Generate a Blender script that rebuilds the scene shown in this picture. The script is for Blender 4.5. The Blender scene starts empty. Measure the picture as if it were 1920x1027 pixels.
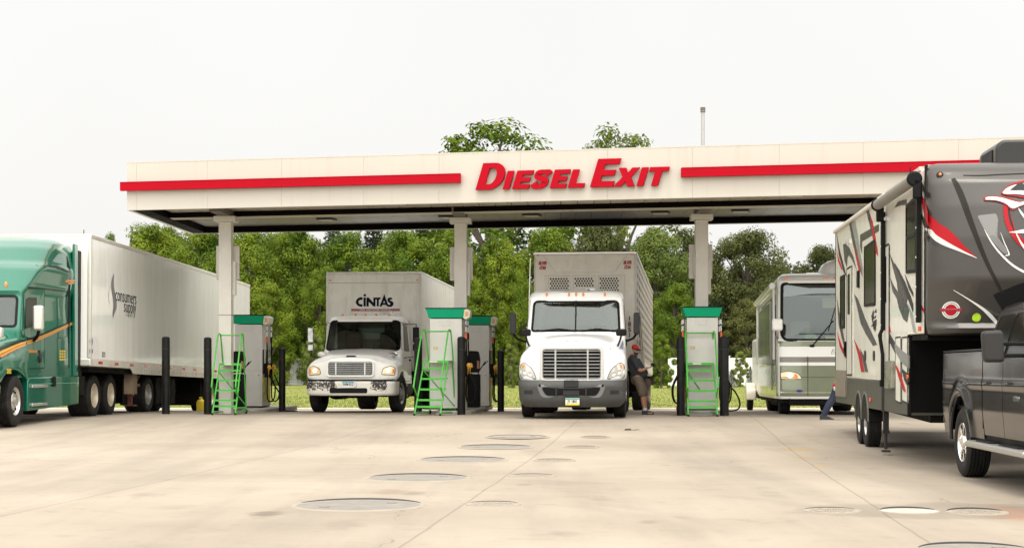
import bpy, math, random, bmesh
from mathutils import Vector, Matrix
from mathutils.bvhtree import BVHTree
R = math.radians
sc = bpy.context.scene
C = sc.collection
# ---------------------------------------------------------------- camera
CAMH = 1.1
cd = bpy.data.cameras.new('camera'); cam = bpy.data.objects.new('camera', cd); C.objects.link(cam)
cam.location = (0, 0, CAMH); cam.rotation_euler = (R(90), 0, 0)
cd.sensor_width = 36; cd.lens = 56.25; cd.shift_y = 0.093; cd.clip_end = 3000; cd.clip_start = 0.1
sc.camera = cam
# ---------------------------------------------------------------- world: bright overcast sky
SUN_EL, SUN_AZ = 69, 178          # sun behind the camera, high
w = bpy.data.worlds.new('World'); sc.world = w; w.use_nodes = True
nt = w.node_tree; nt.nodes.clear()
out = nt.nodes.new('ShaderNodeOutputWorld')
sky = nt.nodes.new('ShaderNodeTexSky'); sky.sky_type = 'NISHITA'; sky.sun_disc = False
sky.sun_elevation = R(SUN_EL); sky.sun_rotation = R(SUN_AZ); sky.dust_density = 6; sky.air_density = 1.5
hs = nt.nodes.new('ShaderNodeHueSaturation'); hs.inputs['Saturation'].default_value = 0.08
nt.links.new(sky.outputs[0], hs.inputs['Color'])
b1 = nt.nodes.new('ShaderNodeBackground'); b1.inputs[1].default_value = 0.02
nt.links.new(hs.outputs[0], b1.inputs[0])
tc = nt.nodes.new('ShaderNodeTexCoord'); sp = nt.nodes.new('ShaderNodeSeparateXYZ')
nt.links.new(tc.outputs['Generated'], sp.inputs[0])
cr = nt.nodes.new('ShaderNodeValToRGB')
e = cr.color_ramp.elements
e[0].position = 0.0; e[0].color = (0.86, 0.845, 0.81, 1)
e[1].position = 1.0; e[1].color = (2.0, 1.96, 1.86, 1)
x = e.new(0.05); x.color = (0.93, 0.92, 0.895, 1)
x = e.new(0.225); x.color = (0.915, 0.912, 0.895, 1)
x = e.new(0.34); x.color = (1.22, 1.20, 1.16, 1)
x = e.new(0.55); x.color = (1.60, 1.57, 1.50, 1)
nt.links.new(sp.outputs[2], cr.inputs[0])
nz = nt.nodes.new('ShaderNodeTexNoise'); nz.inputs['Scale'].default_value = 2.2; nz.inputs['Detail'].default_value = 3
nt.links.new(tc.outputs['Generated'], nz.inputs['Vector'])
mr = nt.nodes.new('ShaderNodeMapRange'); mr.inputs['From Min'].default_value = .3; mr.inputs['From Max'].default_value = .7
mr.inputs['To Min'].default_value = .965; mr.inputs['To Max'].default_value = 1.03
nt.links.new(nz.outputs[0], mr.inputs[0])
# the cloud is brighter on the sun's side, behind the camera
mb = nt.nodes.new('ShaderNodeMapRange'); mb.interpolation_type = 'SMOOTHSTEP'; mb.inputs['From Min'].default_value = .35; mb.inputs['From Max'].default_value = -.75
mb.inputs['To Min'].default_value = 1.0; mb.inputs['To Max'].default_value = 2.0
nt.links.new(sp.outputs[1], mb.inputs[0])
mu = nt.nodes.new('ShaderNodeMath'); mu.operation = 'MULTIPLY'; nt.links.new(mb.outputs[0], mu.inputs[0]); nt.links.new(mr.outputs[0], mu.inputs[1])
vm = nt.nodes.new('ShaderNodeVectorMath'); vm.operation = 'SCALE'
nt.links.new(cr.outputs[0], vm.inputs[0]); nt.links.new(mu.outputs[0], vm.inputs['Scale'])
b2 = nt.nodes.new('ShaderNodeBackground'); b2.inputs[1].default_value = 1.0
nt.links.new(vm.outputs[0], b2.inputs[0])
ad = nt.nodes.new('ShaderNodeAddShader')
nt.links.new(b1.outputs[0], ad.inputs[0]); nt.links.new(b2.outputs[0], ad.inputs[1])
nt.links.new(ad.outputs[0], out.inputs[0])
sl = bpy.data.lights.new('sun', 'SUN'); so = bpy.data.objects.new('sun', sl); C.objects.link(so)
sl.energy = 1.3; sl.angle = R(20); sl.color = (1, .95, .86)
# travel direction: from behind-left of the camera, downwards
az = R(SUN_AZ); d = Vector((-math.sin(az) * math.cos(R(SUN_EL)), -math.cos(az) * math.cos(R(SUN_EL)), -math.sin(R(SUN_EL))))
so.rotation_euler = d.to_track_quat('-Z', 'Y').to_euler()
vs = sc.view_settings; vs.view_transform = 'Standard'; vs.look = 'None'; vs.gamma = 1; vs.exposure = 0.0

# ---------------------------------------------------------------- materials
MATS = {}
def mat(name, col, rough=.5, metal=0, coat=0, var=0, vs_=3.0, bump=0, bs=30.0, stretch=(1, 1, 1), spec=None, emit=None, es=1, dirt=None, dirt_lo=.5, dirt_hi=.75, ds=2.0, dstr=(1, 1, 1), trans=None):
    if name in MATS: return MATS[name]
    m = bpy.data.materials.new(name); m.use_nodes = True
    n = m.node_tree; p = n.nodes['Principled BSDF']
    c4 = (*col, 1)
    p.inputs['Base Color'].default_value = c4
    p.inputs['Roughness'].default_value = rough; p.inputs['Metallic'].default_value = metal
    p.inputs['Coat Weight'].default_value = coat; p.inputs['Coat Roughness'].default_value = .04
    if spec is not None: p.inputs['Specular IOR Level'].default_value = spec
    if emit: p.inputs['Emission Color'].default_value = (*emit, 1); p.inputs['Emission Strength'].default_value = es
    if var or bump or dirt:
        t = n.nodes.new('ShaderNodeTexCoord')
        def mp(s):
            q = n.nodes.new('ShaderNodeMapping'); q.inputs['Scale'].default_value = s
            n.links.new(t.outputs['Object'], q.inputs[0]); return q
    last = None
    if var:
        q = mp(stretch); z = n.nodes.new('ShaderNodeTexNoise'); z.inputs['Scale'].default_value = vs_; z.inputs['Detail'].default_value = 6
        n.links.new(q.outputs[0], z.inputs['Vector'])
        k = n.nodes.new('ShaderNodeMapRange'); k.inputs[1].default_value = .3; k.inputs[2].default_value = .7
        k.inputs[3].default_value = 1 - var; k.inputs[4].default_value = 1 + var
        n.links.new(z.outputs[0], k.inputs[0])
        s = n.nodes.new('ShaderNodeVectorMath'); s.operation = 'SCALE'; s.inputs[0].default_value = col
        n.links.new(k.outputs[0], s.inputs['Scale']); last = s.outputs[0]
        k2 = n.nodes.new('ShaderNodeMapRange'); k2.inputs[1].default_value = .3; k2.inputs[2].default_value = .7
        k2.inputs[3].default_value = max(0.02, rough - .1 * rough * 2 * var * 5); k2.inputs[4].default_value = min(1, rough + .5 * var)
        n.links.new(z.outputs[0], k2.inputs[0]); n.links.new(k2.outputs[0], p.inputs['Roughness'])
    if dirt:
        q = mp(dstr); z = n.nodes.new('ShaderNodeTexNoise'); z.inputs['Scale'].default_value = ds; z.inputs['Detail'].default_value = 8; z.inputs['Roughness'].default_value = .65
        n.links.new(q.outputs[0], z.inputs['Vector'])
        k = n.nodes.new('ShaderNodeMapRange'); k.inputs[1].default_value = dirt_lo; k.inputs[2].default_value = dirt_hi
        n.links.new(z.outputs[0], k.inputs[0])
        mx = n.nodes.new('ShaderNodeMix'); mx.data_type = 'RGBA'
        n.links.new(k.outputs[0], mx.inputs[0])
        if last: n.links.new(last, mx.inputs[6])
        else: mx.inputs[6].default_value = c4
        mx.inputs[7].default_value = (*dirt, 1); last = mx.outputs[2]
    if last: n.links.new(last, p.inputs['Base Color'])
    if bump:
        q = mp(stretch); z = n.nodes.new('ShaderNodeTexNoise'); z.inputs['Scale'].default_value = bs; z.inputs['Detail'].default_value = 4
        n.links.new(q.outputs[0], z.inputs['Vector'])
        b = n.nodes.new('ShaderNodeBump'); b.inputs['Strength'].default_value = bump; b.inputs['Distance'].default_value = .02
        n.links.new(z.outputs[0], b.inputs['Height']); n.links.new(b.outputs[0], p.inputs['Normal'])
    MATS[name] = m; return m

def glass(name, tint=(.5, .55, .53), refl=.25, rough=.02):
    if name in MATS: return MATS[name]
    m = bpy.data.materials.new(name); m.use_nodes = True; n = m.node_tree; n.nodes.clear()
    o = n.nodes.new('ShaderNodeOutputMaterial'); t = n.nodes.new('ShaderNodeBsdfTransparent'); t.inputs[0].default_value = (*tint, 1)
    g = n.nodes.new('ShaderNodeBsdfGlossy'); g.inputs['Roughness'].default_value = rough; g.inputs[0].default_value = (.86, .92, .89, 1)
    f = n.nodes.new('ShaderNodeLayerWeight'); f.inputs[0].default_value = .22
    k = n.nodes.new('ShaderNodeMapRange'); k.inputs[3].default_value = refl; k.inputs[4].default_value = .95
    n.links.new(f.outputs['Fresnel'], k.inputs[0])
    x = n.nodes.new('ShaderNodeMixShader'); n.links.new(k.outputs[0], x.inputs[0]); n.links.new(t.outputs[0], x.inputs[1]); n.links.new(g.outputs[0], x.inputs[2])
    n.links.new(x.outputs[0], o.inputs[0]); MATS[name] = m; return m

white_paint = mat('white paint', (.86, .86, .84), .28, coat=.5, var=.01, dirt=(.6, .57, .5), dirt_lo=.62, dirt_hi=1.0, ds=3)
white_old = mat('dull white paint', (.88, .865, .82), .32, coat=.4, var=.02, dirt=(.60, .57, .50), dirt_lo=.58, dirt_hi=.95, ds=4)
box_white = mat('painted box panel', (.78, .755, .68), .4, coat=.15, var=.05, dirt=(.38, .36, .31), dirt_lo=.5, dirt_hi=.9, ds=1.5, dstr=(3, 3, .4))
trailer_white = mat('trailer panel', (.90, .885, .84), .16, coat=.6, var=.03, vs_=1.2, bump=.32, bs=1.6, stretch=(2.6, 2.6, .40), dirt=(.78, .76, .71), dirt_lo=.5, dirt_hi=1.0, ds=1.6, dstr=(2.5, 2.5, .25))
alu_old = mat('weathered aluminium', (.66, .62, .55), .48, metal=.15, var=.08, vs_=2, dirt=(.45, .39, .30), dirt_lo=.5, dirt_hi=.85, ds=2.5, dstr=(1, 1, .5))
alu = mat('aluminium', (.62, .60, .57), .32, metal=.8, var=.05)
chrome = mat('chrome', (.82, .82, .82), .08, metal=1)
steel = mat('grey steel', (.42, .41, .39), .45, metal=.5, var=.08)
green_paint = mat('green truck paint', (.002, .138, .082), .20, coat=.8, var=.05, metal=.2)
rubber = mat('tyre rubber', (.012, .0115, .011), .75, var=.15, spec=.3, dirt=(.06, .05, .038), dirt_lo=.5, dirt_hi=.9, ds=6)
black = mat('black plastic', (.005, .005, .005), .55, var=.1, spec=.18)
black_gloss = mat('black gloss', (.012, .012, .013), .15, coat=.6)
underside = mat('dirty chassis', (.006, .0055, .005), .8, var=.3, spec=.1, dirt=(.022, .018, .014), dirt_lo=.5, dirt_hi=.9)
interior = mat('cab interior', (.075, .075, .07), .8, var=.1)
interior_light = mat('light cab lining', (.32, .33, .31), .8, var=.08)
grey_plastic = mat('grey bumper plastic', (.055, .055, .052), .55, var=.12, spec=.35, dirt=(.16, .14, .11), dirt_lo=.58, dirt_hi=.95, ds=3)
dark_grey = mat('dark grey plastic', (.022, .022, .023), .5, var=.1, spec=.3)
amber = mat('amber lens', (.85, .25, .03), .2, coat=.6)
red_lens = mat('red lens', (.5, .01, .01), .2, coat=.6)
lens = mat('headlight lens', (.62, .60, .55), .12, coat=1, metal=.3, var=.12, vs_=14)
lamp_on = mat('lit headlamp', (1, .8, .5), .2, emit=(1, .72, .36), es=5)
lens_warm = mat('lit lens', (.8, .62, .42), .15, coat=1, metal=.2, emit=(1, .6, .25), es=.25)
g_dark = glass('dark glass', (.10, .115, .11), .10)
g_wind = glass('windscreen glass', (.62, .68, .64), .09, .06)
g_mh = glass('motorhome windscreen', (.58, .72, .60), .10, .02)
g_wind2 = glass('clear windscreen glass', (.60, .66, .62), .07, .015)
g_black = mat('black privacy glass', (.005, .006, .005), .12, spec=.22)
dim_chrome = mat('dim chrome', (.50, .50, .49), .16, metal=1, var=.15, vs_=6)
red = mat('red sign paint', (.40, .0, .010), .6, var=.04, spec=.12)
red_g = mat('red graphic', (.38, .004, .010), .45, coat=.1, spec=.2)
white_g = mat('white graphic', (.66, .65, .61), .45, coat=.1)
grey_g = mat('grey graphic', (.045, .045, .041), .35, coat=.1, var=.35, vs_=6)
dark_g = mat('dark graphic', (.015, .015, .014), .45, coat=.05, spec=.3)
ladder_green = mat('bright green enamel', (.055, .40, .035), .45, coat=.1, var=.1, dirt=(.09, .17, .05), dirt_lo=.52, dirt_hi=.8, ds=11)

# ---------------------------------------------------------------- mesh helpers
class MB:
    def __init__(s): s.v = []; s.f = []; s.mi = []; s.m = 0
    def add(s, vs, fs):
        b = len(s.v); s.v += [tuple(p) for p in vs]
        for f in fs: s.f.append(tuple(b + i for i in f)); s.mi.append(s.m)
        return s
    def box(s, x0, x1, y0, y1, z0, z1):
        return s.add([(x0,y0,z0),(x1,y0,z0),(x1,y1,z0),(x0,y1,z0),(x0,y0,z1),(x1,y0,z1),(x1,y1,z1),(x0,y1,z1)],
                     [(0,3,2,1),(4,5,6,7),(0,1,5,4),(1,2,6,5),(2,3,7,6),(3,0,4,7)])
    def bar(s, p, q, wd, th=None, up=(0,0,1)):
        p = Vector(p); q = Vector(q); th = th or wd; a = (q-p).normalized(); u = Vector(up)
        if abs(a.dot(u)) > .98: u = Vector((0,1,0))
        sx = a.cross(u).normalized()*wd/2; sy = sx.normalized().cross(a).normalized()*th/2
        vs = [e+i*sx+j*sy for e in (p,q) for i,j in ((-1,-1),(1,-1),(1,1),(-1,1))]
        return s.add(vs, [(0,1,2,3),(7,6,5,4),(0,4,5,1),(1,5,6,2),(2,6,7,3),(3,7,4,0)])
    def prism(s, poly, axis, a, b):
        n = len(poly)
        def P(u, w_, k): return {'x': (k,u,w_), 'y': (u,k,w_), 'z': (u,w_,k)}[axis]
        vs = [P(u,w_,a) for u,w_ in poly] + [P(u,w_,b) for u,w_ in poly]
        return s.add(vs, [tuple(range(n)), tuple(range(2*n-1,n-1,-1))] + [(i,(i+1)%n,n+(i+1)%n,n+i) for i in range(n)])
    def cyl(s, p, q, r, r2=None, n=16, caps=True):
        p = Vector(p); q = Vector(q); r2 = r if r2 is None else r2
        a = (q-p).normalized(); u = a.orthogonal().normalized(); w_ = a.cross(u)
        vs = [p+(u*math.cos(t)+w_*math.sin(t))*r for t in [2*math.pi*i/n for i in range(n)]] + [q+(u*math.cos(t)+w_*math.sin(t))*r2 for t in [2*math.pi*i/n for i in range(n)]]
        fs = [(i,(i+1)%n,n+(i+1)%n,n+i) for i in range(n)]
        if caps: fs += [tuple(range(n-1,-1,-1)), tuple(range(n,2*n))]
        return s.add(vs, fs)
    def tube(s, pts, r, n=8, rs=None):
        pts = [Vector(p) for p in pts]; N = len(pts); vs = []; u = None
        for i, p in enumerate(pts):
            a = (pts[min(i+1,N-1)]-pts[max(i-1,0)]).normalized()
            if u is None: u = a.orthogonal().normalized()
            u = (u-a*u.dot(a)).normalized(); w_ = a.cross(u); rr = rs[i] if rs else r
            vs += [p+(u*math.cos(2*math.pi*k/n)+w_*math.sin(2*math.pi*k/n))*rr for k in range(n)]
        fs = [(i*n+k, i*n+(k+1)%n, (i+1)*n+(k+1)%n, (i+1)*n+k) for i in range(N-1) for k in range(n)]
        fs += [tuple(range(n-1,-1,-1)), tuple(range((N-1)*n, N*n))]
        return s.add(vs, fs)
    def lathe(s, prof, o=(0,0,0), axis='z', n=24, close=True):
        vs = []
        for r, a in prof:
            for k in range(n):
                t = 2*math.pi*k/n; c_, s_ = r*math.cos(t), r*math.sin(t)
                p = {'z': (c_,s_,a), 'x': (a,c_,s_), 'y': (c_,a,s_)}[axis]
                vs.append((p[0]+o[0], p[1]+o[1], p[2]+o[2]))
        m = len(prof)
        fs = [(i*n+k, i*n+(k+1)%n, (i+1)*n+(k+1)%n, (i+1)*n+k) for i in range(m-1) for k in range(n)]
        if close: fs += [tuple(range(n-1,-1,-1)), tuple(range((m-1)*n, m*n))]
        return s.add(vs, fs)
    def ell(s, c, r, n=14):
        if not hasattr(r, '__len__'): r = (r,r,r)
        m = n//2+1; vs = []; fs = []
        for i in range(m+1):
            ph = math.pi*i/m
            for k in range(n):
                t = 2*math.pi*k/n; vs.append((c[0]+r[0]*math.sin(ph)*math.cos(t), c[1]+r[1]*math.sin(ph)*math.sin(t), c[2]+r[2]*math.cos(ph)))
        fs = [(i*n+k, i*n+(k+1)%n, (i+1)*n+(k+1)%n, (i+1)*n+k) for i in range(m) for k in range(n)]
        return s.add(vs, fs)
    def rings(s, rs, caps=True, skip=None, closed=True):
        n = len(rs[0]); vs = [p for r in rs for p in r]; fs = []
        for i in range(len(rs)-1):
            for k in range(n if closed else n-1):
                f = (i*n+k, i*n+(k+1)%n, (i+1)*n+(k+1)%n, (i+1)*n+k)
                if skip and skip([vs[j] for j in f]): continue
                fs.append(f)
        if caps: fs += [tuple(range(n-1,-1,-1)), tuple(range((len(rs)-1)*n, len(rs)*n))]
        return s.add(vs, fs)
    def mesh(s, name):
        me = bpy.data.meshes.new(name); me.from_pydata(s.v, [], s.f)
        me.polygons.foreach_set('material_index', s.mi); return me
    def bvh(s): return BVHTree.FromPolygons([Vector(p) for p in s.v], s.f)
    def surf(s, ax, sign):
        """depth of the outer skin seen along an axis: ax 1, sign -1 = seen from -y"""
        t = s.bvh(); last = [0]
        def f(a, b):
            o = [0,0,0]; d_ = [0,0,0]; o[ax] = 30*sign; d_[ax] = -sign
            oth = [i for i in (0,1,2) if i != ax]; o[oth[0]] = a; o[oth[1]] = b
            h = t.ray_cast(Vector(o), Vector(d_))
            if h[0] is not None: last[0] = h[0][ax]
            return last[0]
        return f
    def build(s, name, m, parent=None, bevel=0, smooth=35, rec=True, weld=False, seg=2):
        me = s.mesh(name)
        for q in (m if isinstance(m, (list,tuple)) else [m]): me.materials.append(q)
        if rec or weld:
            bm = bmesh.new(); bm.from_mesh(me)
            if weld: bmesh.ops.remove_doubles(bm, verts=bm.verts, dist=1e-5)
            bmesh.ops.recalc_face_normals(bm, faces=bm.faces); bm.to_mesh(me); bm.free()
        if smooth:
            me.polygons.foreach_set('use_smooth', [True]*len(me.polygons)); me.set_sharp_from_angle(angle=R(smooth))
        o = bpy.data.objects.new(name, me); C.objects.link(o)
        if parent: o.parent = parent
        if bevel:
            b = o.modifiers.new('bevel', 'BEVEL'); b.width = bevel; b.segments = seg; b.limit_method = 'ANGLE'; b.angle_limit = R(35)
        return o

def P3(ax, a, b, k): return {0: (k,a,b), 1: (a,k,b), 2: (a,b,k)}[ax]
def patch(m, loop, surf, ax, sign, off=.006, n=5, inner=None):
    """skin patch laid on a surface; inner loop given = only the band between"""
    L = len(loop); cx = sum(p[0] for p in loop)/L; cy = sum(p[1] for p in loop)/L
    rs = []
    if inner:
        for t in (0, 1/3, 2/3, 1): rs.append([(a*(1-t)+c*t, b*(1-t)+d_*t) for (a,b),(c,d_) in zip(loop, inner)])
    else:
        for i in range(n): k = 1-i/n; rs.append([(cx+(a-cx)*k, cy+(b-cy)*k) for a,b in loop])
    vs = [P3(ax, a, b, surf(a,b)+sign*off) for r in rs for a,b in r]
    fs = [(i*L+k, i*L+(k+1)%L, (i+1)*L+(k+1)%L, (i+1)*L+k) for i in range(len(rs)-1) for k in range(L)]
    if not inner:
        vs.append(P3(ax, cx, cy, surf(cx,cy)+sign*off)); q = len(vs)-1; b0 = (len(rs)-1)*L
        fs += [(b0+k, b0+(k+1)%L, q) for k in range(L)]
    m.add(vs, fs)
    # rim down to the skin, so it has thickness
    for r, do in ((rs[0], True), (rs[-1], bool(inner))):
        if do:
            vs = [P3(ax,a,b,surf(a,b)+sign*off) for a,b in r]+[P3(ax,a,b,surf(a,b)-sign*.004) for a,b in r]
            m.add(vs, [(k,(k+1)%L,L+(k+1)%L,L+k) for k in range(L)])
    return m
def rpoly(pts, r, seg=5):
    """polygon with rounded corners; r number or list"""
    n = len(pts); o = []
    for i in range(n):
        p = Vector(pts[i]); a = Vector(pts[i-1])-p; b = Vector(pts[(i+1)%n])-p
        rr = r[i] if hasattr(r,'__len__') else r
        rr = min(rr, a.length*.45, b.length*.45)
        if rr < 1e-5: o.append(tuple(p)); continue
        A = p+a.normalized()*rr; B = p+b.normalized()*rr
        for k in range(seg+1):
            t = k/seg; q = A*(1-t)**2+p*2*t*(1-t)+B*t*t; o.append((q.x,q.y))
    return o
def rrect(x0,x1,z0,z1,r=.05,seg=5): return rpoly([(x0,z0),(x1,z0),(x1,z1),(x0,z1)], r, seg)
def inset(loop, d):
    n = len(loop); o = []; A = sum(loop[i][0]*loop[(i+1)%n][1]-loop[(i+1)%n][0]*loop[i][1] for i in range(n))
    sg = 1 if A > 0 else -1
    for i in range(n):
        a = Vector(loop[i-1]); b = Vector(loop[(i+1)%n]); t = (b-a)
        if t.length < 1e-9: o.append(loop[i]); continue
        t.normalize(); nn = Vector((-t.y,t.x))*sg; q = Vector(loop[i])+nn*d; o.append((q.x,q.y))
    return o
def cat(P, n):
    """Catmull-Rom through a list of equal-length number lists"""
    o = []; N = len(P)
    for i in range(N-1):
        p0 = P[max(i-1,0)]; p1 = P[i]; p2 = P[i+1]; p3 = P[min(i+2,N-1)]
        for k in range(n):
            t = k/n; o.append([.5*((2*b)+(-a+c)*t+(2*a-5*b+4*c-d_)*t*t+(-a+3*b-3*c+d_)*t**3) for a,b,c,d_ in zip(p0,p1,p2,p3)])
    o.append(list(P[-1])); return o
def hood_mesh(sections, nx=4, ny=5):
    """sections: (y, half profile from lower outside to the centre line)"""
    rows = []
    for y, pr in sections:
        q = cat([list(p) for p in pr], nx); rows.append([y]+[c for p in q for c in p])
    rows = cat(rows, ny); rs = []
    for r in rows:
        y = r[0]; h = [(r[i], r[i+1]) for i in range(1, len(r), 2)]
        ring = [(-a, y, b) for a,b in h] + [(a, y, b) for a,b in reversed(h[:-1])]
        rs.append(ring)
    m = MB(); m.rings(rs, caps=True); return m
def cab_mesh(levels, skip=None, k=48, dz=.05):
    """levels: (z, half width, y front, y back, corner depth, exponent)"""
    lv = []
    for a, b in zip(levels, levels[1:]):
        n = max(1, int(round((b[0]-a[0])/dz)))
        for i in range(n): lv.append([p+(q-p)*i/n for p,q in zip(a,b)])
    lv.append(list(levels[-1])); rs = []
    for z, hw, yf, yb, dd, n in lv:
        r = [(-hw, yb, z)]
        for i in range(k+1):
            t = math.pi*(1-i/k); c_, s_ = math.cos(t), math.sin(t)
            r.append((hw*math.copysign(abs(c_)**(2/n), c_), yf+dd*(1-abs(s_)**(2/n)), z))
        r.append((hw, yb, z)); rs.append(r)
    m = MB(); m.rings(rs, caps=True, skip=skip); return m
def inpoly(x, y, poly):
    c_ = False; n = len(poly); j = n-1
    for i in range(n):
        a, b = poly[i]; e_, f = poly[j]
        if (b > y) != (f > y) and x < (e_-a)*(y-b)/(f-b)+a: c_ = not c_
        j = i
    return c_

# ---------------------------------------------------------------- object helpers
ROOTM = {}
def tag(o, label=None, cat_=None, group=None, kind=None):
    if label: o['label'] = label
    if cat_: o['category'] = cat_
    if group: o['group'] = group
    if kind: o['kind'] = kind
    return o
def thing(name, label, cat_, loc=(0,0,0), rz=0, rx=0, group=None):
    o = bpy.data.objects.new(name, None); C.objects.link(o); o.empty_display_size = .3
    o.location = loc; o.rotation_euler = (rx, 0, rz)
    tag(o, label, cat_, group)
    ROOTM[o.name] = Matrix.Translation(loc) @ Matrix.Rotation(rz, 4, 'Z') @ Matrix.Rotation(rx, 4, 'X')
    return o
def copy_tree(o, parent=None):
    c_ = o.copy(); C.objects.link(c_); c_.parent = parent
    for ch in [q for q in o.children]: copy_tree(ch, c_)
    return c_
def hit(root, ax, const, px, py):
    """local point of a thing's plane that the photo pixel shows"""
    inv = ROOTM[root.name].inverted(); o = inv @ Vector((0,0,CAMH)); d_ = inv.to_3x3() @ Vector(((px-960)/3000, 1, (692-py)/3000))
    return o + d_*((const-o[ax])/d_[ax])
def hits(root, ax, const, pts):
    oth = [i for i in (0,1,2) if i != ax]
    return [(lambda q: (q[oth[0]], q[oth[1]]))(hit(root, ax, const, *p)) for p in pts]
def frame(o, origin, right, up):
    r = Vector(right).normalized(); u = Vector(up); nrm = r.cross(u).normalized(); u = nrm.cross(r)
    M = Matrix((r, u, nrm)).transposed().to_4x4(); M.translation = Vector(origin); o.matrix_local = M
def curve_mesh(splines, name, ext=.01, bevel=0):
    cu = bpy.data.curves.new(name, 'CURVE'); cu.dimensions = '2D'; cu.fill_mode = 'BOTH'; cu.extrude = ext; cu.bevel_depth = bevel
    for pts in splines:
        s = cu.splines.new('POLY'); s.points.add(len(pts)-1); s.use_cyclic_u = True
        for i, p in enumerate(pts): s.points[i].co = (p[0], p[1], 0, 1)
    t = bpy.data.objects.new('tmp', cu); C.objects.link(t); bpy.context.view_layer.update()
    me = bpy.data.meshes.new_from_object(t.evaluated_get(bpy.context.evaluated_depsgraph_get()))
    bpy.data.objects.remove(t); return me
def textmesh(txt, size, ext=.002, shear=0, off=0, align='CENTER', sx=1, spacing=1):
    cu = bpy.data.curves.new('t', 'FONT'); cu.body = txt; cu.size = size; cu.extrude = ext; cu.shear = shear; cu.offset = off
    cu.align_x = align; cu.align_y = 'CENTER'; cu.space_character = spacing; cu.resolution_u = 3
    t = bpy.data.objects.new('tmp', cu); C.objects.link(t); bpy.context.view_layer.update()
    me = bpy.data.meshes.new_from_object(t.evaluated_get(bpy.context.evaluated_depsgraph_get()))
    bpy.data.objects.remove(t)
    if sx != 1:
        for v in me.vertices: v.co.x *= sx
    return me
def put(me, name, m, parent, origin, right, up):
    me.materials.clear(); me.materials.append(m)
    o = bpy.data.objects.new(name, me); C.objects.link(o); o.parent = parent; frame(o, origin, right, up); return o
def text(name, txt, size, m, parent, origin, right=(1,0,0), up=(0,0,1), **k):
    return put(textmesh(txt, size, **k), name, m, parent, origin, right, up)

# ---------------------------------------------------------------- wheels
WH = {}
def wheel_data(kind):
    if kind in WH: return WH[kind]
    r, wd, rr, style, rm = {
        'steer': (.51, .29, .29, 'holes', alu), 'steer_white': (.49, .27, .28, 'holes', steel),
        'drive': (.51, .56, .29, 'dish', mat('cream wheel', (.62,.55,.42), .4, metal=.3, var=.06)),
        'dual': (.49, .52, .28, 'dish', steel),
        'camper': (.39, .235, .21, 'holes', alu), 'pickup': (.415, .285, .245, 'spokes', chrome), 'small': (.34, .2, .18, 'holes', steel)}[kind]
    h = wd/2; t = MB()
    pr = [(rr*.96, -h*.8), (rr+.01, -h*.93), ((r+rr)/2, -h), (r-.03, -h*.93), (r-.006, -h*.80)]
    ng = 5
    for i in range(ng):
        a = -h*.72+i*(h*1.44/ng); b = a+h*1.44/ng
        pr += [(r, a), (r, b-.014), (r-.013, b-.012), (r-.013, b-.001)]
    pr += [(r, h*.73), (r-.006, h*.80), (r-.03, h*.93), ((r+rr)/2, h), (rr+.01, h*.93), (rr*.96, h*.8)]
    t.lathe(pr, axis='x', n=48, close=False)
    g = MB(); n = 32
    if style == 'holes':
        g.lathe([(rr, h*.8), (rr-.012, h*.86), (rr-.03, h*.6), (rr-.05, h*.42), (rr*.55, h*.52), (rr*.5, h*.62), (rr*.34, h*.65), (rr*.33, h*1.0), (rr*.22, h*1.05), (.001, h*1.06)], axis='x', n=n, close=False)
        g.m = 1
        for k in range(10):
            a = 2*math.pi*k/10; rc = rr*.70; c_ = (h*.46, rc*math.cos(a), rc*math.sin(a)); g.cyl(c_, (h*.54+.01, c_[1], c_[2]), rr*.095, n=10)
        g.m = 0
        for k in range(10):
            a = 2*math.pi*(k+.5)/10; rc = rr*.43; g.cyl((h*.5, rc*math.cos(a), rc*math.sin(a)), (h*.78, rc*math.cos(a), rc*math.sin(a)), rr*.045, n=6)
    elif style == 'dish':
        g.lathe([(rr, h*.93), (rr-.012, h*.96), (rr-.03, h*.8), (rr-.045, h*.3), (rr*.75, h*.18), (rr*.5, h*.22), (rr*.42, h*.7), (rr*.36, h*.78), (.001, h*.8)], axis='x', n=n, close=False)
        g.m = 1
        for k in range(8):
            a = 2*math.pi*k/8; rc = rr*.64; g.cyl((h*.15, rc*math.cos(a), rc*math.sin(a)), (h*.25, rc*math.cos(a), rc*math.sin(a)), rr*.09, n=10)
    else:
        g.lathe([(rr, h*.8), (rr-.012, h*.9), (rr-.025, h*.7), (rr-.03, -h*.1)], axis='x', n=n, close=False)
        g.m = 1; g.lathe([(rr-.03, h*.1), (.001, h*.1)], axis='x', n=n, close=False); g.m = 0
        for k in range(8):
            a = 2*math.pi*k/8; u = Vector((0, math.cos(a), math.sin(a)))
            for dd in (-.09, .09):
                a2 = a+dd; u2 = Vector((0, math.cos(a2), math.sin(a2)))
                g.bar(u*.06+Vector((h*.62,0,0)), u2*(rr-.02)+Vector((h*.72,0,0)), .028, .03)
        g.lathe([(.09, h*.4), (.085, h*.75), (.07, h*.9), (.001, h*.92)], axis='x', n=20, close=False)
    hole = MATS.get('wheel hole') or mat('wheel hole', (.01,.01,.01), .8)
    objs = []
    for mm, ms, sm in ((t, [rubber], 50), (g, [rm, hole], 30)):
        o = mm.build('w', ms, None, smooth=sm); me = o.data; bpy.data.objects.remove(o); objs.append(me)
    WH[kind] = (objs[0], objs[1], r); return WH[kind]
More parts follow.
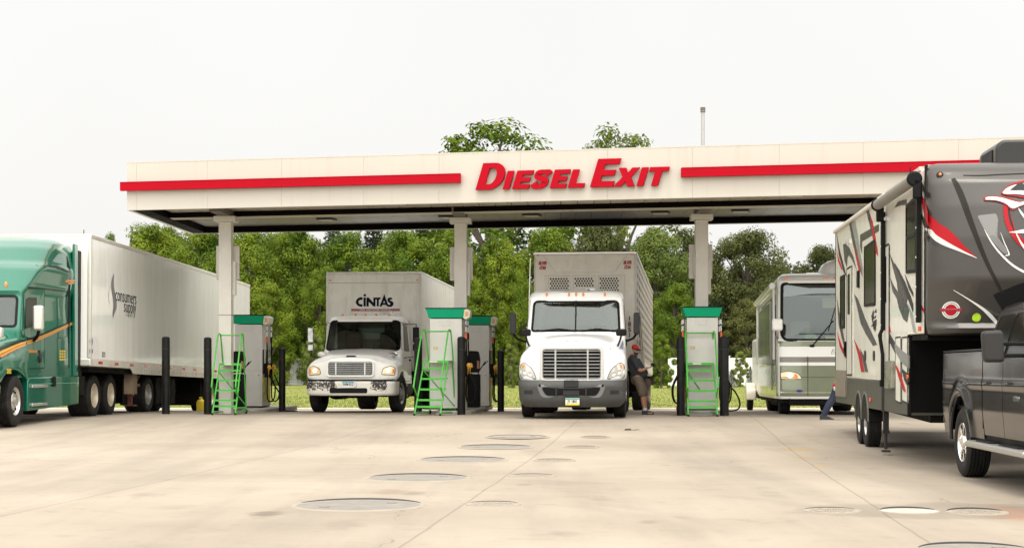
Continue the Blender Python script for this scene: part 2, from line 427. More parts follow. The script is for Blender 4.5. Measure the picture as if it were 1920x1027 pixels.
def wheel(root, kind, x, y, z=0, yaw=0, cx=True):
    """x = outer face position (signed)"""
    t, g, r = wheel_data(kind); s = 1 if x > 0 else -1
    wd = max(v.co.x for v in t.vertices)
    o = bpy.data.objects.new('wheel', t); C.objects.link(o); o.parent = root
    o.location = (x-s*wd, y, z+r); o.rotation_euler = (random.uniform(0, 1), 0, (0 if s > 0 else math.pi)+yaw)
    q = bpy.data.objects.new('rim', g); C.objects.link(q); q.parent = o
    return o
# ================================================================ SETTING
YAW = .097                                      # the lanes run this much to the right of straight ahead
GP = [(-40,-.19),(19,-.19),(23,-.18),(27,-.15),(31,-.07),(35,-.01),(38,0),(41,0),(44,-.05),(48,-.15),(52,-.25),(57,-.33)]
def gz(y):
    if y <= GP[0][0]: return GP[0][1]
    for (a,za),(b,zb) in zip(GP, GP[1:]):
        if y <= b:
            t = (y-a)/(b-a); t = t*t*(3-2*t); return za+(zb-za)*t
    if y < 112: return -.36+(y-57)/55*.36
    return 0
# concrete
def concrete_mat():
    m = bpy.data.materials.new('concrete'); m.use_nodes = True; n = m.node_tree; p = n.nodes['Principled BSDF']; L = n.links
    def N(t, **k):
        q = n.nodes.new(t)
        for a, b in k.items(): setattr(q, a, b)
        return q
    def math_(op, a, b=None):
        q = N('ShaderNodeMath', operation=op)
        for i, v in enumerate((a, b)):
            if v is None: continue
            if isinstance(v, (int, float)): q.inputs[i].default_value = v
            else: L.new(v, q.inputs[i])
        return q.outputs[0]
    tc_ = N('ShaderNodeTexCoord'); sep = N('ShaderNodeSeparateXYZ'); L.new(tc_.outputs['Object'], sep.inputs[0])
    X, Y = sep.outputs[0], sep.outputs[1]
    wob = N('ShaderNodeTexNoise'); wob.inputs['Scale'].default_value = .9; L.new(tc_.outputs['Object'], wob.inputs['Vector'])
    wv = math_('MULTIPLY', math_('SUBTRACT', wob.outputs[0], .5), .05)
    u = math_('ADD', math_('SUBTRACT', math_('SUBTRACT', X, math_('MULTIPLY', Y, YAW)), -1.95), wv)
    v = math_('ADD', math_('ADD', Y, math_('MULTIPLY', X, YAW)), wv)
    def line(c_, per, wd):
        f = math_('FRACT', math_('DIVIDE', math_('ADD', c_, per*100), per)); dd = math_('MULTIPLY', math_('MINIMUM', f, math_('SUBTRACT', 1.0, f)), per)
        return math_('SUBTRACT', 1.0, math_('MINIMUM', math_('DIVIDE', dd, wd), 1.0))
    ln = math_('MAXIMUM', line(u, 3.9, .018), math_('MULTIPLY', line(v, 9.1, .018), .6))
    def noise(scale, det, st=(1,1,1), rough=.6):
        mp = N('ShaderNodeMapping'); mp.inputs['Scale'].default_value = st; mp.inputs['Rotation'].default_value = (0,0,YAW); L.new(tc_.outputs['Object'], mp.inputs[0])
        q = N('ShaderNodeTexNoise'); q.inputs['Scale'].default_value = scale; q.inputs['Detail'].default_value = det; q.inputs['Roughness'].default_value = rough
        L.new(mp.outputs[0], q.inputs['Vector']); return q.outputs[0]
    def ramp(f, a, b, c0, c1):
        q = N('ShaderNodeMapRange'); q.inputs[1].default_value = a; q.inputs[2].default_value = b; q.inputs[3].default_value = c0; q.inputs[4].default_value = c1; L.new(f, q.inputs[0]); return q.outputs[0]
    base = N('ShaderNodeMix', data_type='RGBA'); base.inputs[6].default_value = (.285,.238,.186,1); base.inputs[7].default_value = (.39,.334,.267,1)
    L.new(ramp(noise(.16, 5), .35, .65, 0, 1), base.inputs[0])
    # tyre-worn lanes and soft streaks along the drive lanes
    st = ramp(noise(.5, 6, (1.6,.12,1)), .46, .72, 1, .80)
    sp1 = ramp(noise(3.5, 8), .56, .74, 1, .86)
    fine = ramp(noise(60, 3), .3, .7, .96, 1.04)
    # oil spots in the bays
    sp2 = ramp(noise(.9, 5, (1,.6,1), .5), .66, .78, 1, .74)
    k = math_('MULTIPLY', math_('MULTIPLY', st, sp1), math_('MULTIPLY', fine, sp2))
    k = math_('MULTIPLY', k, math_('SUBTRACT', 1.0, math_('MULTIPLY', ln, .30)))
    # concrete slightly darker from the near lot towards the canopy
    bay = ramp(Y, 30, 37, 1, .90)
    k = math_('MULTIPLY', k, bay)
    # hairline cracks, drips and tyre arcs
    def vor(scale, feat, st=(1,1,1)):
        mp = N('ShaderNodeMapping'); mp.inputs['Scale'].default_value = st; nz_ = N('ShaderNodeTexNoise'); nz_.inputs['Scale'].default_value = 1.3; nz_.inputs['Detail'].default_value = 5
        L.new(tc_.outputs['Object'], nz_.inputs['Vector']); ma = N('ShaderNodeVectorMath', operation='MULTIPLY_ADD'); ma.inputs[1].default_value = (.9,.9,0); L.new(nz_.outputs['Color'], ma.inputs[0]); L.new(tc_.outputs['Object'], ma.inputs[2])
        L.new(ma.outputs[0], mp.inputs[0]); q = N('ShaderNodeTexVoronoi', feature=feat); q.inputs['Scale'].default_value = scale; L.new(mp.outputs[0], q.inputs['Vector']); return q.outputs['Distance']
    crack = ramp(vor(.16, 'DISTANCE_TO_EDGE'), 0, .0022, 1, 0)
    crack = math_('MULTIPLY', crack, ramp(noise(.35, 3), .50, .58, 0, 1))
    k = math_('MULTIPLY', k, math_('SUBTRACT', 1.0, math_('MULTIPLY', crack, .35)))
    drip = ramp(vor(.75, 'F1'), .03, .085, 1, 0); drip = math_('MULTIPLY', drip, ramp(noise(.22, 4), .5, .62, 0, 1))
    k = math_('MULTIPLY', k, math_('SUBTRACT', 1.0, math_('MULTIPLY', drip, .30)))
    va = N('ShaderNodeVectorMath', operation='SUBTRACT'); L.new(tc_.outputs['Object'], va.inputs[0]); va.inputs[1].default_value = (-3.2, 12.5, 0)
    vl = N('ShaderNodeVectorMath', operation='LENGTH'); L.new(va.outputs[0], vl.inputs[0])
    for rr, ww in ((4.6,.16),(4.95,.16),(6.6,.2),(7.0,.2)):
        dd_ = math_('ABSOLUTE', math_('SUBTRACT', vl.outputs['Value'], rr)); tr_ = ramp(dd_, ww*.4, ww, 1, 0); tr_ = math_('MULTIPLY', tr_, ramp(noise(.5, 3), .42, .6, 0, 1))
        k = math_('MULTIPLY', k, math_('SUBTRACT', 1.0, math_('MULTIPLY', tr_, .07)))
    # damp-looking film round the right-hand covers
    vec = N('ShaderNodeVectorMath', operation='SUBTRACT'); L.new(tc_.outputs['Object'], vec.inputs[0]); vec.inputs[1].default_value = (4.05, 14.6, 0)
    sc_ = N('ShaderNodeVectorMath', operation='MULTIPLY'); L.new(vec.outputs[0], sc_.inputs[0]); sc_.inputs[1].default_value = (.55, 1.1, 0)
    ln_ = N('ShaderNodeVectorMath', operation='LENGTH'); L.new(sc_.outputs[0], ln_.inputs[0])
    dd = math_('ADD', ln_.outputs['Value'], math_('MULTIPLY', math_('SUBTRACT', noise(1.6, 6), .5), 1.2))
    k = math_('MULTIPLY', k, ramp(dd, .75, 1.0, .80, 1))
    edge = math_('MULTIPLY', math_('SUBTRACT', noise(3.4, 8, (1,1,1), .7), .5), 2.2)
    for px_, py_, wp_, dp_, colr_, st_ in STAINS:
        x_, y_ = ground_pt(px_, py_); rx = wp_/2*y_/3000; ry = abs(ground_pt(px_, py_-dp_/2)[1]-y_)
        q1 = N('ShaderNodeVectorMath', operation='SUBTRACT'); L.new(tc_.outputs['Object'], q1.inputs[0]); q1.inputs[1].default_value = (x_, y_, gz(y_))
        q2 = N('ShaderNodeVectorMath', operation='MULTIPLY'); L.new(q1.outputs[0], q2.inputs[0]); q2.inputs[1].default_value = (1/rx, 1/ry, 0)
        q3 = N('ShaderNodeVectorMath', operation='LENGTH'); L.new(q2.outputs[0], q3.inputs[0])
        f_ = math_('MULTIPLY', ramp(math_('ADD', q3.outputs['Value'], edge), .55, 1.15, 1, 0), st_)
        mx_ = N('ShaderNodeMix', data_type='RGBA'); L.new(f_, mx_.inputs[0]); L.new(base.outputs[2], mx_.inputs[6]); mx_.inputs[7].default_value = (*colr_, 1); base = mx_
    s = N('ShaderNodeVectorMath', operation='SCALE'); L.new(base.outputs[2], s.inputs[0]); L.new(k, s.inputs['Scale'])
    L.new(s.outputs[0], p.inputs['Base Color']); p.inputs['Roughness'].default_value = .85
    p.inputs['Specular IOR Level'].default_value = .3
    b = N('ShaderNodeBump'); b.inputs['Strength'].default_value = .25; b.inputs['Distance'].default_value = .01
    L.new(math_('SUBTRACT', noise(45, 6), math_('MULTIPLY', ln, 2)), b.inputs['Height']); L.new(b.outputs[0], p.inputs['Normal'])
    return m
def ground_pt(px, py):
    Y = 20.
    for _ in range(30): Y = 3000*(CAMH-gz(Y))/(py-692)
    return (px-960)/3000*Y, Y
_br, _sal, _yl = (.17,.135,.105), (.40,.21,.135), (.38,.26,.10)
STAINS = [(1912,962,150,30,_sal,.55),(1500,843,70,5,_yl,.7),(1508,858,52,4,_yl,.8),(1540,873,34,4,_yl,.8),
 (497,962,72,13,_br,.8),(640,983,80,20,_br,.25),(728,922,74,10,(.26,.17,.10),.45),(776,924,50,7,_br,.5),(1215,978,40,8,_br,.4),(1890,902,110,14,(.10,.09,.08),.4),(980,908,34,5,_br,.4),(1130,935,60,8,_br,.3),(330,950,90,10,_br,.2),(1060,1000,70,10,_br,.25)]
m = MB(); ys = [-40,-20,0,8] + [12+i*1.0 for i in range(46)]; xs = [-70,-40,-20,-10,0,10,20,40,70]
m.add([(x_, y_, gz(y_)) for y_ in ys for x_ in xs], [(j*9+i, j*9+i+1, (j+1)*9+i+1, (j+1)*9+i) for j in range(len(ys)-1) for i in range(8)])
tag(m.build('pavement', concrete_mat(), rec=False), kind='structure')
# kerb strip at the far edge of the slab
m = MB(); m.box(-70, 70, 57.0, 57.3, -.6, -.27)
tag(m.build('kerb', mat('kerb concrete', (.55,.50,.42), .8, var=.08), bevel=.02), kind='structure')
# lawn and far ground
lawn_m = mat('lawn', (.185,.208,.05), .9, var=.14, vs_=.25, bump=.4, bs=14, spec=.1, dirt=(.27,.25,.08), dirt_lo=.45, dirt_hi=.75, ds=.35, dstr=(1,.35,1))
m = MB(); ys = [57.29, 70, 85, 100, 112, 140, 300, 1500]; xs = [-900,-200,-60,0,60,200,900]
zz = [-.33, -.28, -.17, -.07, 0, 0, 0, 0]
m.add([(x_, y_, z_) for y_, z_ in zip(ys, zz) for x_ in xs], [(j*7+i, j*7+i+1, (j+1)*7+i+1, (j+1)*7+i) for j in range(7) for i in range(6)])
tag(m.build('lawn', lawn_m, rec=False), kind='structure')
m = MB()
for x0, x1, y0, y1 in ((-900,-70,-900,57.29),(70,900,-900,57.29),(-70,70,-900,-40)):
    m.add([(x0,y0,-.25),(x1,y0,-.25),(x1,y1,-.33),(x0,y1,-.33)], [(0,1,2,3)])
tag(m.build('field', lawn_m, rec=False), kind='structure')
# grass blades at the near lawn
random.seed(5); m = MB()
for i in range(40000):
    y_ = 57.4+random.random()**1.6*45; x_ = random.uniform(-.33,.30)*y_*1.05; z_ = -.33+(y_-57.3)*.006
    a = random.uniform(0, 6.28); hh = random.uniform(.025,.06); ww = random.uniform(.015,.03); l = random.uniform(-.03,.03)
    m.add([(x_-ww*math.cos(a), y_-ww*math.sin(a), z_-.02), (x_+ww*math.cos(a), y_+ww*math.sin(a), z_-.02), (x_+l, y_+l, z_+hh)], [(0,1,2)])
tag(m.build('grass', mat('grass blades', (.185,.212,.05), .8, var=.2, vs_=.6, spec=.1), rec=False, smooth=0), 'mown green grass growing beyond the concrete lot', 'grass', kind='stuff')

# ---------------------------------------------------------------- manhole covers
far_wall_m = mat('cover shadow gap', (.04,.04,.045), .6)
rim_p = mat('concrete cover rim', (.32,.275,.22), .8, var=.1)
cov_grey = mat('grey cover paint', (.215,.195,.168), .75, var=.12, vs_=5, dirt=(.30,.26,.21), dirt_lo=.5, dirt_hi=.8, ds=4)
cov_pale = mat('pale cover', (.32,.275,.22), .7, var=.1, vs_=5)
cov_white = mat('white cover', (.52,.48,.41), .6, var=.08, vs_=5)
def ground_pt(px, py):
    Y = 20.
    for _ in range(30): Y = 3000*(CAMH-gz(Y))/(py-692)
    return (px-960)/3000*Y, Y
def cover(px, py, wpx, mt, label, group, dark=1):
    x_, y_ = ground_pt(px, py); r = wpx/2*y_/3000
    root = thing('manhole_cover', label, 'manhole cover', (x_, y_, gz(y_)), .3, group=group)
    m = MB(); m.lathe([(r*.001,.006),(r*.93,.006),(r*.95,-.01)], n=48, close=False); 
    for a in (.35, 3.5):
        m.cyl((r*.6*math.cos(a), r*.6*math.sin(a), .005), (r*.6*math.cos(a), r*.6*math.sin(a), .012), .05, n=10)
    if mt is not cov_grey:
        for i in range(-4, 5):
            for j in range(-4, 5):
                if i*i+j*j < 17: m.box(i*r*.2-r*.05, i*r*.2+r*.05, j*r*.2-r*.05, j*r*.2+r*.05, .005, .010)
    m.build('lid', mt, root)
    m = MB(); m.lathe([(r*.935,.003),(r*.95,.009),(r*1.0,.009),(r*1.02,.0)], n=48, close=False); m.build('ring', rim_p, root)
    m = MB(); k0 = 5 if dark else 9; h_ = .019 if dark else .011
    a_s = [math.radians(a-17) for a in range(k0+8, 172-k0, 6)]; vs = []          # dark arc added for the shaded far wall of the sunk lid
    for i, a in enumerate(a_s):
        t = math.sin(math.pi*i/(len(a_s)-1))**.5; vs += [(r*.95*math.cos(a), r*.95*math.sin(a), .004), (r*.96*math.cos(a), r*.96*math.sin(a), .005+h_*t), (r*.985*math.cos(a), r*.985*math.sin(a), .005+h_*t), (r*1.01*math.cos(a), r*1.01*math.sin(a), .004)]
    m.add(vs, [(4*i+j, 4*i+j+1, 4*i+j+5, 4*i+j+4) for i in range(len(a_s)-1) for j in range(3)]); m.build('far_wall_arc', far_wall_m, root)
pos = ['nearest', 'second nearest', 'middle', 'second farthest', 'farthest']
for i, (a, b, c_) in enumerate(((672,947,247),(783,896,197),(867,862,171),(929,838,142),(970,819,120))):
    cover(a, b, c_, cov_grey, pos[i]+' of the large grey covers in a line down the middle of the lot', 'large round covers set in the concrete')
for i, (a, b, c_) in enumerate(((925,945,104),(998,892,90),(1040,863,78),(1090,838,66),(1116,819,56))):
    cover(a, b, c_, cov_pale, pos[i]+' of the small concrete-coloured covers right of the big grey ones', 'small round covers set in the concrete', 0)
cover(1560, 957, 108, cov_pale, 'small pale cover, leftmost of three in a row at the right of the lot', 'small round covers set in the concrete', 0)
cover(1705, 958, 112, cov_white, 'white painted cover between two pale ones at the right of the lot', 'small round covers set in the concrete')
cover(1832, 960, 114, cov_pale, 'pale cover next to the salmon painted patch at the right', 'small round covers set in the concrete')
cover(1832, 1032, 220, cov_grey, 'large grey cover cut by the bottom right edge of the picture', 'large round covers set in the concrete')
# scrap on the concrete
x_, y_ = ground_pt(1180, 806); root = thing('crushed_litter', 'small crushed brown carton with a black flap lying on the concrete', 'litter', (x_, y_, gz(y_)), .2); root.scale = (.7,.7,.6)
m = MB(); m.add([(-.14,-.04,.004),(.05,-.05,.004),(.06,.05,.004),(-.13,.06,.004),(-.12,-.03,.05),(.04,-.02,.035),(.05,.03,.06),(-.11,.04,.04)], [(0,3,2,1),(4,5,6,7),(0,1,5,4),(1,2,6,5),(2,3,7,6),(3,0,4,7)]); m.build('carton', mat('brown card', (.07,.04,.025), .8), root)
m = MB(); m.add([(.06,-.04,.006),(.22,-.02,.01),(.32,.01,.035),(.2,.05,.02),(.06,.05,.006)], [(0,1,2,3,4)]); m.build('flap', black, root)

# ================================================================ TREES
def leaf_mat(name, c1, c2, hue=.010):
    m = bpy.data.materials.new(name); m.use_nodes = True; n = m.node_tree; p = n.nodes['Principled BSDF']; L = n.links
    oi = n.nodes.new('ShaderNodeObjectInfo'); tc_ = n.nodes.new('ShaderNodeTexCoord')
    z = n.nodes.new('ShaderNodeTexNoise'); z.inputs['Scale'].default_value = .55; z.inputs['Detail'].default_value = 5
    L.new(tc_.outputs['Object'], z.inputs['Vector'])
    k = n.nodes.new('ShaderNodeMapRange'); k.inputs[1].default_value = .32; k.inputs[2].default_value = .68; L.new(z.outputs[0], k.inputs[0])
    mx = n.nodes.new('ShaderNodeMix'); mx.data_type = 'RGBA'; mx.inputs[6].default_value = (*c1,1); mx.inputs[7].default_value = (*c2,1); L.new(k.outputs[0], mx.inputs[0])
    h = n.nodes.new('ShaderNodeHueSaturation'); L.new(mx.outputs[2], h.inputs['Color'])
    a = n.nodes.new('ShaderNodeMapRange'); a.inputs[3].default_value = .5-hue; a.inputs[4].default_value = .5+hue; L.new(oi.outputs['Random'], a.inputs[0]); L.new(a.outputs[0], h.inputs['Hue'])
    b = n.nodes.new('ShaderNodeMapRange'); b.inputs[3].default_value = 1.18; b.inputs[4].default_value = .8; L.new(oi.outputs['Random'], b.inputs[0]); L.new(b.outputs[0], h.inputs['Value'])
    L.new(h.outputs[0], p.inputs['Base Color']); p.inputs['Roughness'].default_value = .6; p.inputs['Specular IOR Level'].default_value = .12
    t = n.nodes.new('ShaderNodeBsdfTranslucent'); L.new(h.outputs[0], t.inputs[0])
    x_ = n.nodes.new('ShaderNodeMixShader'); x_.inputs[0].default_value = .24
    L.new(p.outputs[0], x_.inputs[1]); L.new(t.outputs[0], x_.inputs[2])
    L.new(x_.outputs[0], n.nodes['Material Output'].inputs[0]); return m
leaf_b = leaf_mat('bright leaves', (.058,.108,.010), (.185,.245,.022))
leaf_d = leaf_mat('olive leaves', (.044,.058,.016), (.135,.145,.045))
leaf_c = leaf_mat('conifer needles', (.020,.035,.014), (.045,.068,.026), .01)
leaf_y = leaf_mat('pale leaves', (.10,.14,.028), (.20,.24,.055))
bark = mat('bark', (.09,.07,.055), .9, var=.25, vs_=5, bump=.6, bs=18, stretch=(1,1,.2))
def rv():
    while True:
        v = Vector((random.uniform(-1,1), random.uniform(-1,1), random.uniform(-1,1)))
        if .05 < v.length < 1: return v.normalized()
def leaves(m, c_, r, n, size, flat=.75):
    for _ in range(n):
        d_ = rv(); rr = r*random.uniform(.55,1.12); p = Vector(c_)+Vector((d_.x*rr, d_.y*rr, d_.z*rr*flat))
        nn = (d_*1.3+rv()*.65+Vector((0,0,.55))).normalized(); u = nn.orthogonal().normalized(); u.rotate(Matrix.Rotation(random.uniform(0,6.28), 3, nn)); w_ = nn.cross(u)
        s = size*random.uniform(.6,1.35)
        m.add([p-u*s, p-w_*s*.5+nn*s*.12, p+u*s, p+w_*s*.5+nn*s*.12], [(0,1,2,3)])
TR = {}
def tree_data(kind, seed):
    if (kind, seed) in TR: return TR[(kind, seed)]
    random.seed(seed*17+hash(kind) % 1 + len(kind)); cr_ = MB(); tk = MB()
    if kind in ('broad', 'low', 'open', 'young'):
        # unit: height 10, width 8
        z0 = {'broad': .19, 'low': .04, 'open': .3, 'young': .08}[kind]; nb = {'broad': 95, 'low': 90, 'open': 60, 'young': 34}[kind]
        lf = {'broad': 450, 'low': 450, 'open': 280, 'young': 620}[kind]; sz = {'broad': .096, 'low': .096, 'open': .095, 'young': .15}[kind]
        tk.tube([(0,0,-.2),(.05,.03,1.5),(-.08,.05,3.5),(.1,0,6),(.05,.1,8.4)], .3, 10, rs=[.36,.26,.2,.13,.04])
        for i in range(nb):
            t = (i+.5)/nb; zz_ = z0+(1-z0)*t
            prof = math.sin(math.pi*min(1, (t*.86+.13)))**.6
            a = i*2.39996+random.uniform(-.4,.4); rad = 3.5*prof*math.sqrt(random.uniform(.12,1))*random.uniform(.8,1.12)
            c_ = (rad*math.cos(a), rad*math.sin(a), zz_*10-.6+random.uniform(-.5,.5))
            br = random.uniform(.48,1.0)*(1 if kind != 'open' else .78)
            leaves(cr_, c_, br, int(lf*br*1.1), sz)
            if i % 3 == 0:
                zt = max(1.2, c_[2]*.72-.6); tk.tube([(0,0,zt), (c_[0]*.45, c_[1]*.45, (zt+c_[2])/2+.2), (c_[0]*.95, c_[1]*.95, c_[2])], .05, 5, rs=[.09,.06,.02])
    elif kind == 'pine':
        tk.tube([(0,0,-.2),(0,0,5),(0,0,10)], .2, 8, rs=[.22,.14,.03])
        for i in range(230):
            t = (i/230)**.85; z_ = .5+9.4*t; a = i*2.39996; ln_ = (1-t)**.8*3.0*random.uniform(.75,1.15)+.12
            d_ = Vector((math.cos(a), math.sin(a), .12-.25*(1-t)))
            if i % 2 == 0: tk.tube([(0,0,z_), d_*ln_*.9+Vector((0,0,z_))], .02, 4, rs=[.035,.012])
            for k in range(int(10+46*(1-t))):
                q = random.uniform(.15,1); p = d_*ln_*q+Vector((0,0,z_))+rv()*.28*(1.25-q)
                u = (d_+rv()*.7).normalized(); w_ = u.cross(rv()).normalized(); s = random.uniform(.16,.34)
                cr_.add([p-w_*.05, p+u*s, p+w_*.05], [(0,1,2)])
    o = cr_.build('crown', leaf_b, rec=False, smooth=0); o2 = tk.build('trunk', bark, rec=False)
    TR[(kind, seed)] = (o.data, o2.data); bpy.data.objects.remove(o); bpy.data.objects.remove(o2)
    return TR[(kind, seed)]
def tree(px, Z, top, wpx, kind, seed, lm, name, label, group='trees along the far edge of the lawn', cat_='tree'):
    X = (px-960)/3000*Z; H = CAMH+(692-top)/3000*Z; W = wpx*Z/3000
    cm, tm = tree_data(kind, seed)
    root = thing(name, label, cat_, (X, Z, gz(Z)), random.uniform(0, 6.28), group=group)
    root.scale = (W/8, W/8, H/10) if kind != 'pine' else (W/6, W/6, H/10)
    for nm, me, mt in (('crown', cm, lm), ('trunk', tm, bark)):
        o = bpy.data.objects.new(nm, me); C.objects.link(o); o.parent = root
        o.material_slots[0].link = 'OBJECT'; o.material_slots[0].material = mt
random.seed(11)
FT = [ # px, Z, top px, width px, kind, seed, leaves, label
 (205,126,438,90,'broad',1,leaf_b,'tree whose tip just shows above the near end of the white box trailer'),
 (285,118,414,200,'broad',2,leaf_b,'rounded tree above the trailer, leftmost of the wood\'s skyline'),
 (385,116,416,200,'broad',3,leaf_b,'broad bright tree behind the left canopy column'),
 (470,114,428,190,'low',1,leaf_b,'bushy bright green tree just right of the left canopy column'),
 (560,116,420,190,'broad',1,leaf_b,'spreading tree between the left column and the delivery truck'),
 (505,110,520,130,'low',2,leaf_b,'lower leafy tree behind the tail of the long white trailer'),
 (655,115,434,200,'low',3,leaf_b,'tree rising right behind the delivery truck box'),
 (760,114,425,190,'broad',2,leaf_b,'tree to the left of the middle canopy column'),
 (855,113,424,170,'low',1,leaf_b,'tree directly behind the middle canopy column'),
 (935,113,430,170,'low',2,leaf_b,'tree between the middle column and the livestock trailer'),
 (1030,116,420,200,'broad',3,leaf_b,'tree behind the left half of the livestock trailer'),
 (1130,115,418,190,'low',3,leaf_d,'olive tree behind the right half of the livestock trailer'),
 (1225,114,425,190,'broad',1,leaf_y,'pale yellowish tree between the livestock trailer and the right column'),
 (1300,117,430,170,'low',1,leaf_d,'olive tree just left of the right canopy column'),
 (1400,114,424,220,'broad',2,leaf_d,'big domed dark tree right of the right canopy column'),
 (1470,120,500,120,'low',2,leaf_d,'lower shoulder of dark foliage above the motorhome roof'),
 (1545,122,452,160,'broad',3,leaf_d,'rounded tree seen above the motorhome, rightmost of the wood'),
 (1640,125,470,160,'broad',1,leaf_b,'tree mostly hidden behind the fifth wheel camper'),
 (1345,112,560,110,'pine',1,leaf_c,'blue-green conifer right behind the right fuel pump'),
 (420,113,470,150,'low',3,leaf_b,'bushy tree low behind the left canopy column'),
 (600,112,500,120,'low',1,leaf_b,'leafy tree beside the left mirror of the delivery truck'),
 (1265,110,520,120,'low',2,leaf_b,'leafy green tree low beside the right column'),
 (890,111,520,120,'low',3,leaf_b,'leafy green tree low between two pump islands'),
 (965,111,500,110,'low',1,leaf_b,'leafy tree beside the left mirror of the white semi truck'),
 (1400,111,560,130,'low',3,leaf_d,'dark bushy tree low to the left of the motorhome'),
 (320,124,425,180,'broad',1,leaf_b,'back row tree filling the gap above the white trailer'),
 (520,130,428,190,'broad',3,leaf_b,'back row tree under the left bay of the canopy'),
 (918,134,222,500,'open',1,leaf_b,'tall green tree rising above the canopy left of the big letters'),
 (1164,136,226,360,'open',2,leaf_y,'tall pale tree rising above the canopy over the last word'),
 (858,136,256,120,'open',3,leaf_b,'lesser tall tree top poking over the canopy left of the taller one'),
]
for i, (px, Z, top, wp, kd, sd, lm, lb) in enumerate(FT): tree(px, Z, top, wp, kd, sd, lm, 'pine_tree' if kd == 'pine' else 'broadleaf_tree', lb)
for px, Z, top, wp, lb in ((625,128,405,130,'dark conifer behind the wood left of the delivery truck'),(700,130,400,140,'dark conifer behind the wood above the delivery truck'),(790,131,410,120,'dark conifer behind the wood near the middle column')):
    tree(px, Z, top, wp, 'pine', 1, leaf_c, 'pine_tree', lb)
for px, Z, top, wp, kd, lm, lb in (
 (590,100,620,60,'young',leaf_y,'small feathery tree beside the left mirror of the delivery truck'),
 (610,97,668,40,'young',leaf_y,'young bush left of the delivery truck headlight'),
 (958,100,640,48,'young',leaf_y,'young bright tree on the lawn left of the white semi truck'),
 (1240,100,622,58,'young',leaf_b,'young tree on the lawn between the semi truck and the right ladder'),
 (1355,98,640,34,'pine',leaf_c,'little pine beside the white fence at the right bollard'),
 (1372,101,690,26,'pine',leaf_c,'tiny pine in front of the white fence'),
 (1407,99,684,22,'pine',leaf_c,'tiny pine at the right end of the white fence'),
 (1388,104,655,40,'young',leaf_y,'pale bush above the white fence')):
    tree(px, Z, top, wp, kd, 2, lm, 'young_pine' if kd == 'pine' else 'young_tree', lb, group='young trees planted on the lawn', cat_='young tree')
# far wood behind the first rows: one mass
random.seed(77); m = MB()
for i in range(900):
    x_ = random.uniform(-40, 34); z_ = random.uniform(.3, 12.5)*(1 if abs(x_+8) < 24 else .8)
    leaves(m, (x_, random.uniform(142,150), z_), random.uniform(1.2,2.2), 90, .22)
tag(m.build('woodland', leaf_c, rec=False, smooth=0), 'dense dark wood filling the gaps behind the front trees', 'woodland', kind='stuff')
random.seed(78); m = MB()
for i in range(260):
    x_ = random.uniform(-36, 26)
    leaves(m, (x_, random.uniform(113,117), random.uniform(.2,2.2)), random.uniform(.6,1.2), 70, .17)
tag(m.build('undergrowth', leaf_c, rec=False, smooth=0), 'tangled undergrowth at the foot of the wood', 'undergrowth', kind='stuff')

# white vinyl fence in front of the wood
def fence(x0, x1, Y, label):
    root = thing('vinyl_fence', label, 'fence', (x0, Y, 0))
    fm = mat('white vinyl', (.72,.72,.70), .45, var=.03)
    n = int((x1-x0)/2.4)+1
    for i in range(n+1):
        xx = i*(x1-x0)/n; m = MB(); m.box(xx-.07, xx+.07, -.07, .07, 0, 1.95); m.box(xx-.09, xx+.09, -.09, .09, 1.95, 2.0); m.build('post', fm, root, bevel=.01)
    m = MB(); L = x1-x0; k = int(L/.28)
    for i in range(k): m.box(i*L/k+.008, (i+1)*L/k-.008, -.02, .02, .08, 1.8)
    m.box(0, L, -.035, .035, 0, .12); m.box(0, L, -.035, .035, 1.76, 1.87); m.build('panel', fm, root)
fence(10.5, 16.5, 107, 'white vinyl fence between the right bollard and the motorhome')
fence(-16.2, -12.6, 112, 'pale fence panel showing under the trees left of the delivery truck')
fence(-4.0, 0.2, 112, 'pale fence panel low behind the middle pump island')
# ================================================================ CANOPY
cream = mat('cream fascia metal', (.53,.495,.43), .45, var=.02, vs_=.6, dirt=(.45,.41,.34), dirt_lo=.55, dirt_hi=.9, ds=1.6, dstr=(2.2,2.2,.12))
col_m = mat('column metal', (.66,.63,.57), .5, var=.05, dirt=(.34,.31,.27), dirt_lo=.6, dirt_hi=.9, ds=2)
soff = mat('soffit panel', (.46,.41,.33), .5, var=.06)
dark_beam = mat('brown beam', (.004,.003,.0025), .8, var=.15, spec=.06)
mid_beam = mat('grey brown steel', (.13,.11,.09), .6, var=.1)
FL = Vector((-9.21, 38.26, 0)); FD = Vector((17.24,-3.61,0)).normalized()        # along the front
SD = Vector((.18, 6.75, 0))                                                      # front to back
FLEN = 24.0; DEP = SD.length
root = thing('fuel_canopy', 'long cream fuel station canopy with red bands over the diesel lanes', 'canopy', tuple(FL))
def cp(u, v, z): q = FD*u + SD*(v/DEP); return (q.x, q.y, z)
def cslab(m, u0,u1,v0,v1,z0,z1):
    return m.add([cp(u0,v0,z0),cp(u1,v0,z0),cp(u1,v1,z0),cp(u0,v1,z0),cp(u0,v0,z1),cp(u1,v0,z1),cp(u1,v1,z1),cp(u0,v1,z1)],
                 [(0,3,2,1),(4,5,6,7),(0,1,5,4),(1,2,6,5),(2,3,7,6),(3,0,4,7)])
ZB, ZT = 4.9, 6.02
seams = [0, .25, 2.05, 3.9, 5.9, 7.7, 9.6, 11.6, 13.5, 15.4, 17.2, 19.2, 21.6, FLEN]
m = MB()
for a, b in zip(seams, seams[1:]): cslab(m, a+.0018, b-.0018, 0, .10, ZB, ZT)
m.build('front_fascia', cream, root)
m = MB(); cslab(m, .0, FLEN, DEP-.10, DEP, ZB, ZT); m.build('rear_fascia', cream, root)
m = MB(); cslab(m, .003, .10, .10, DEP-.10, ZB, ZT); m.build('side_fascia', cream, root)
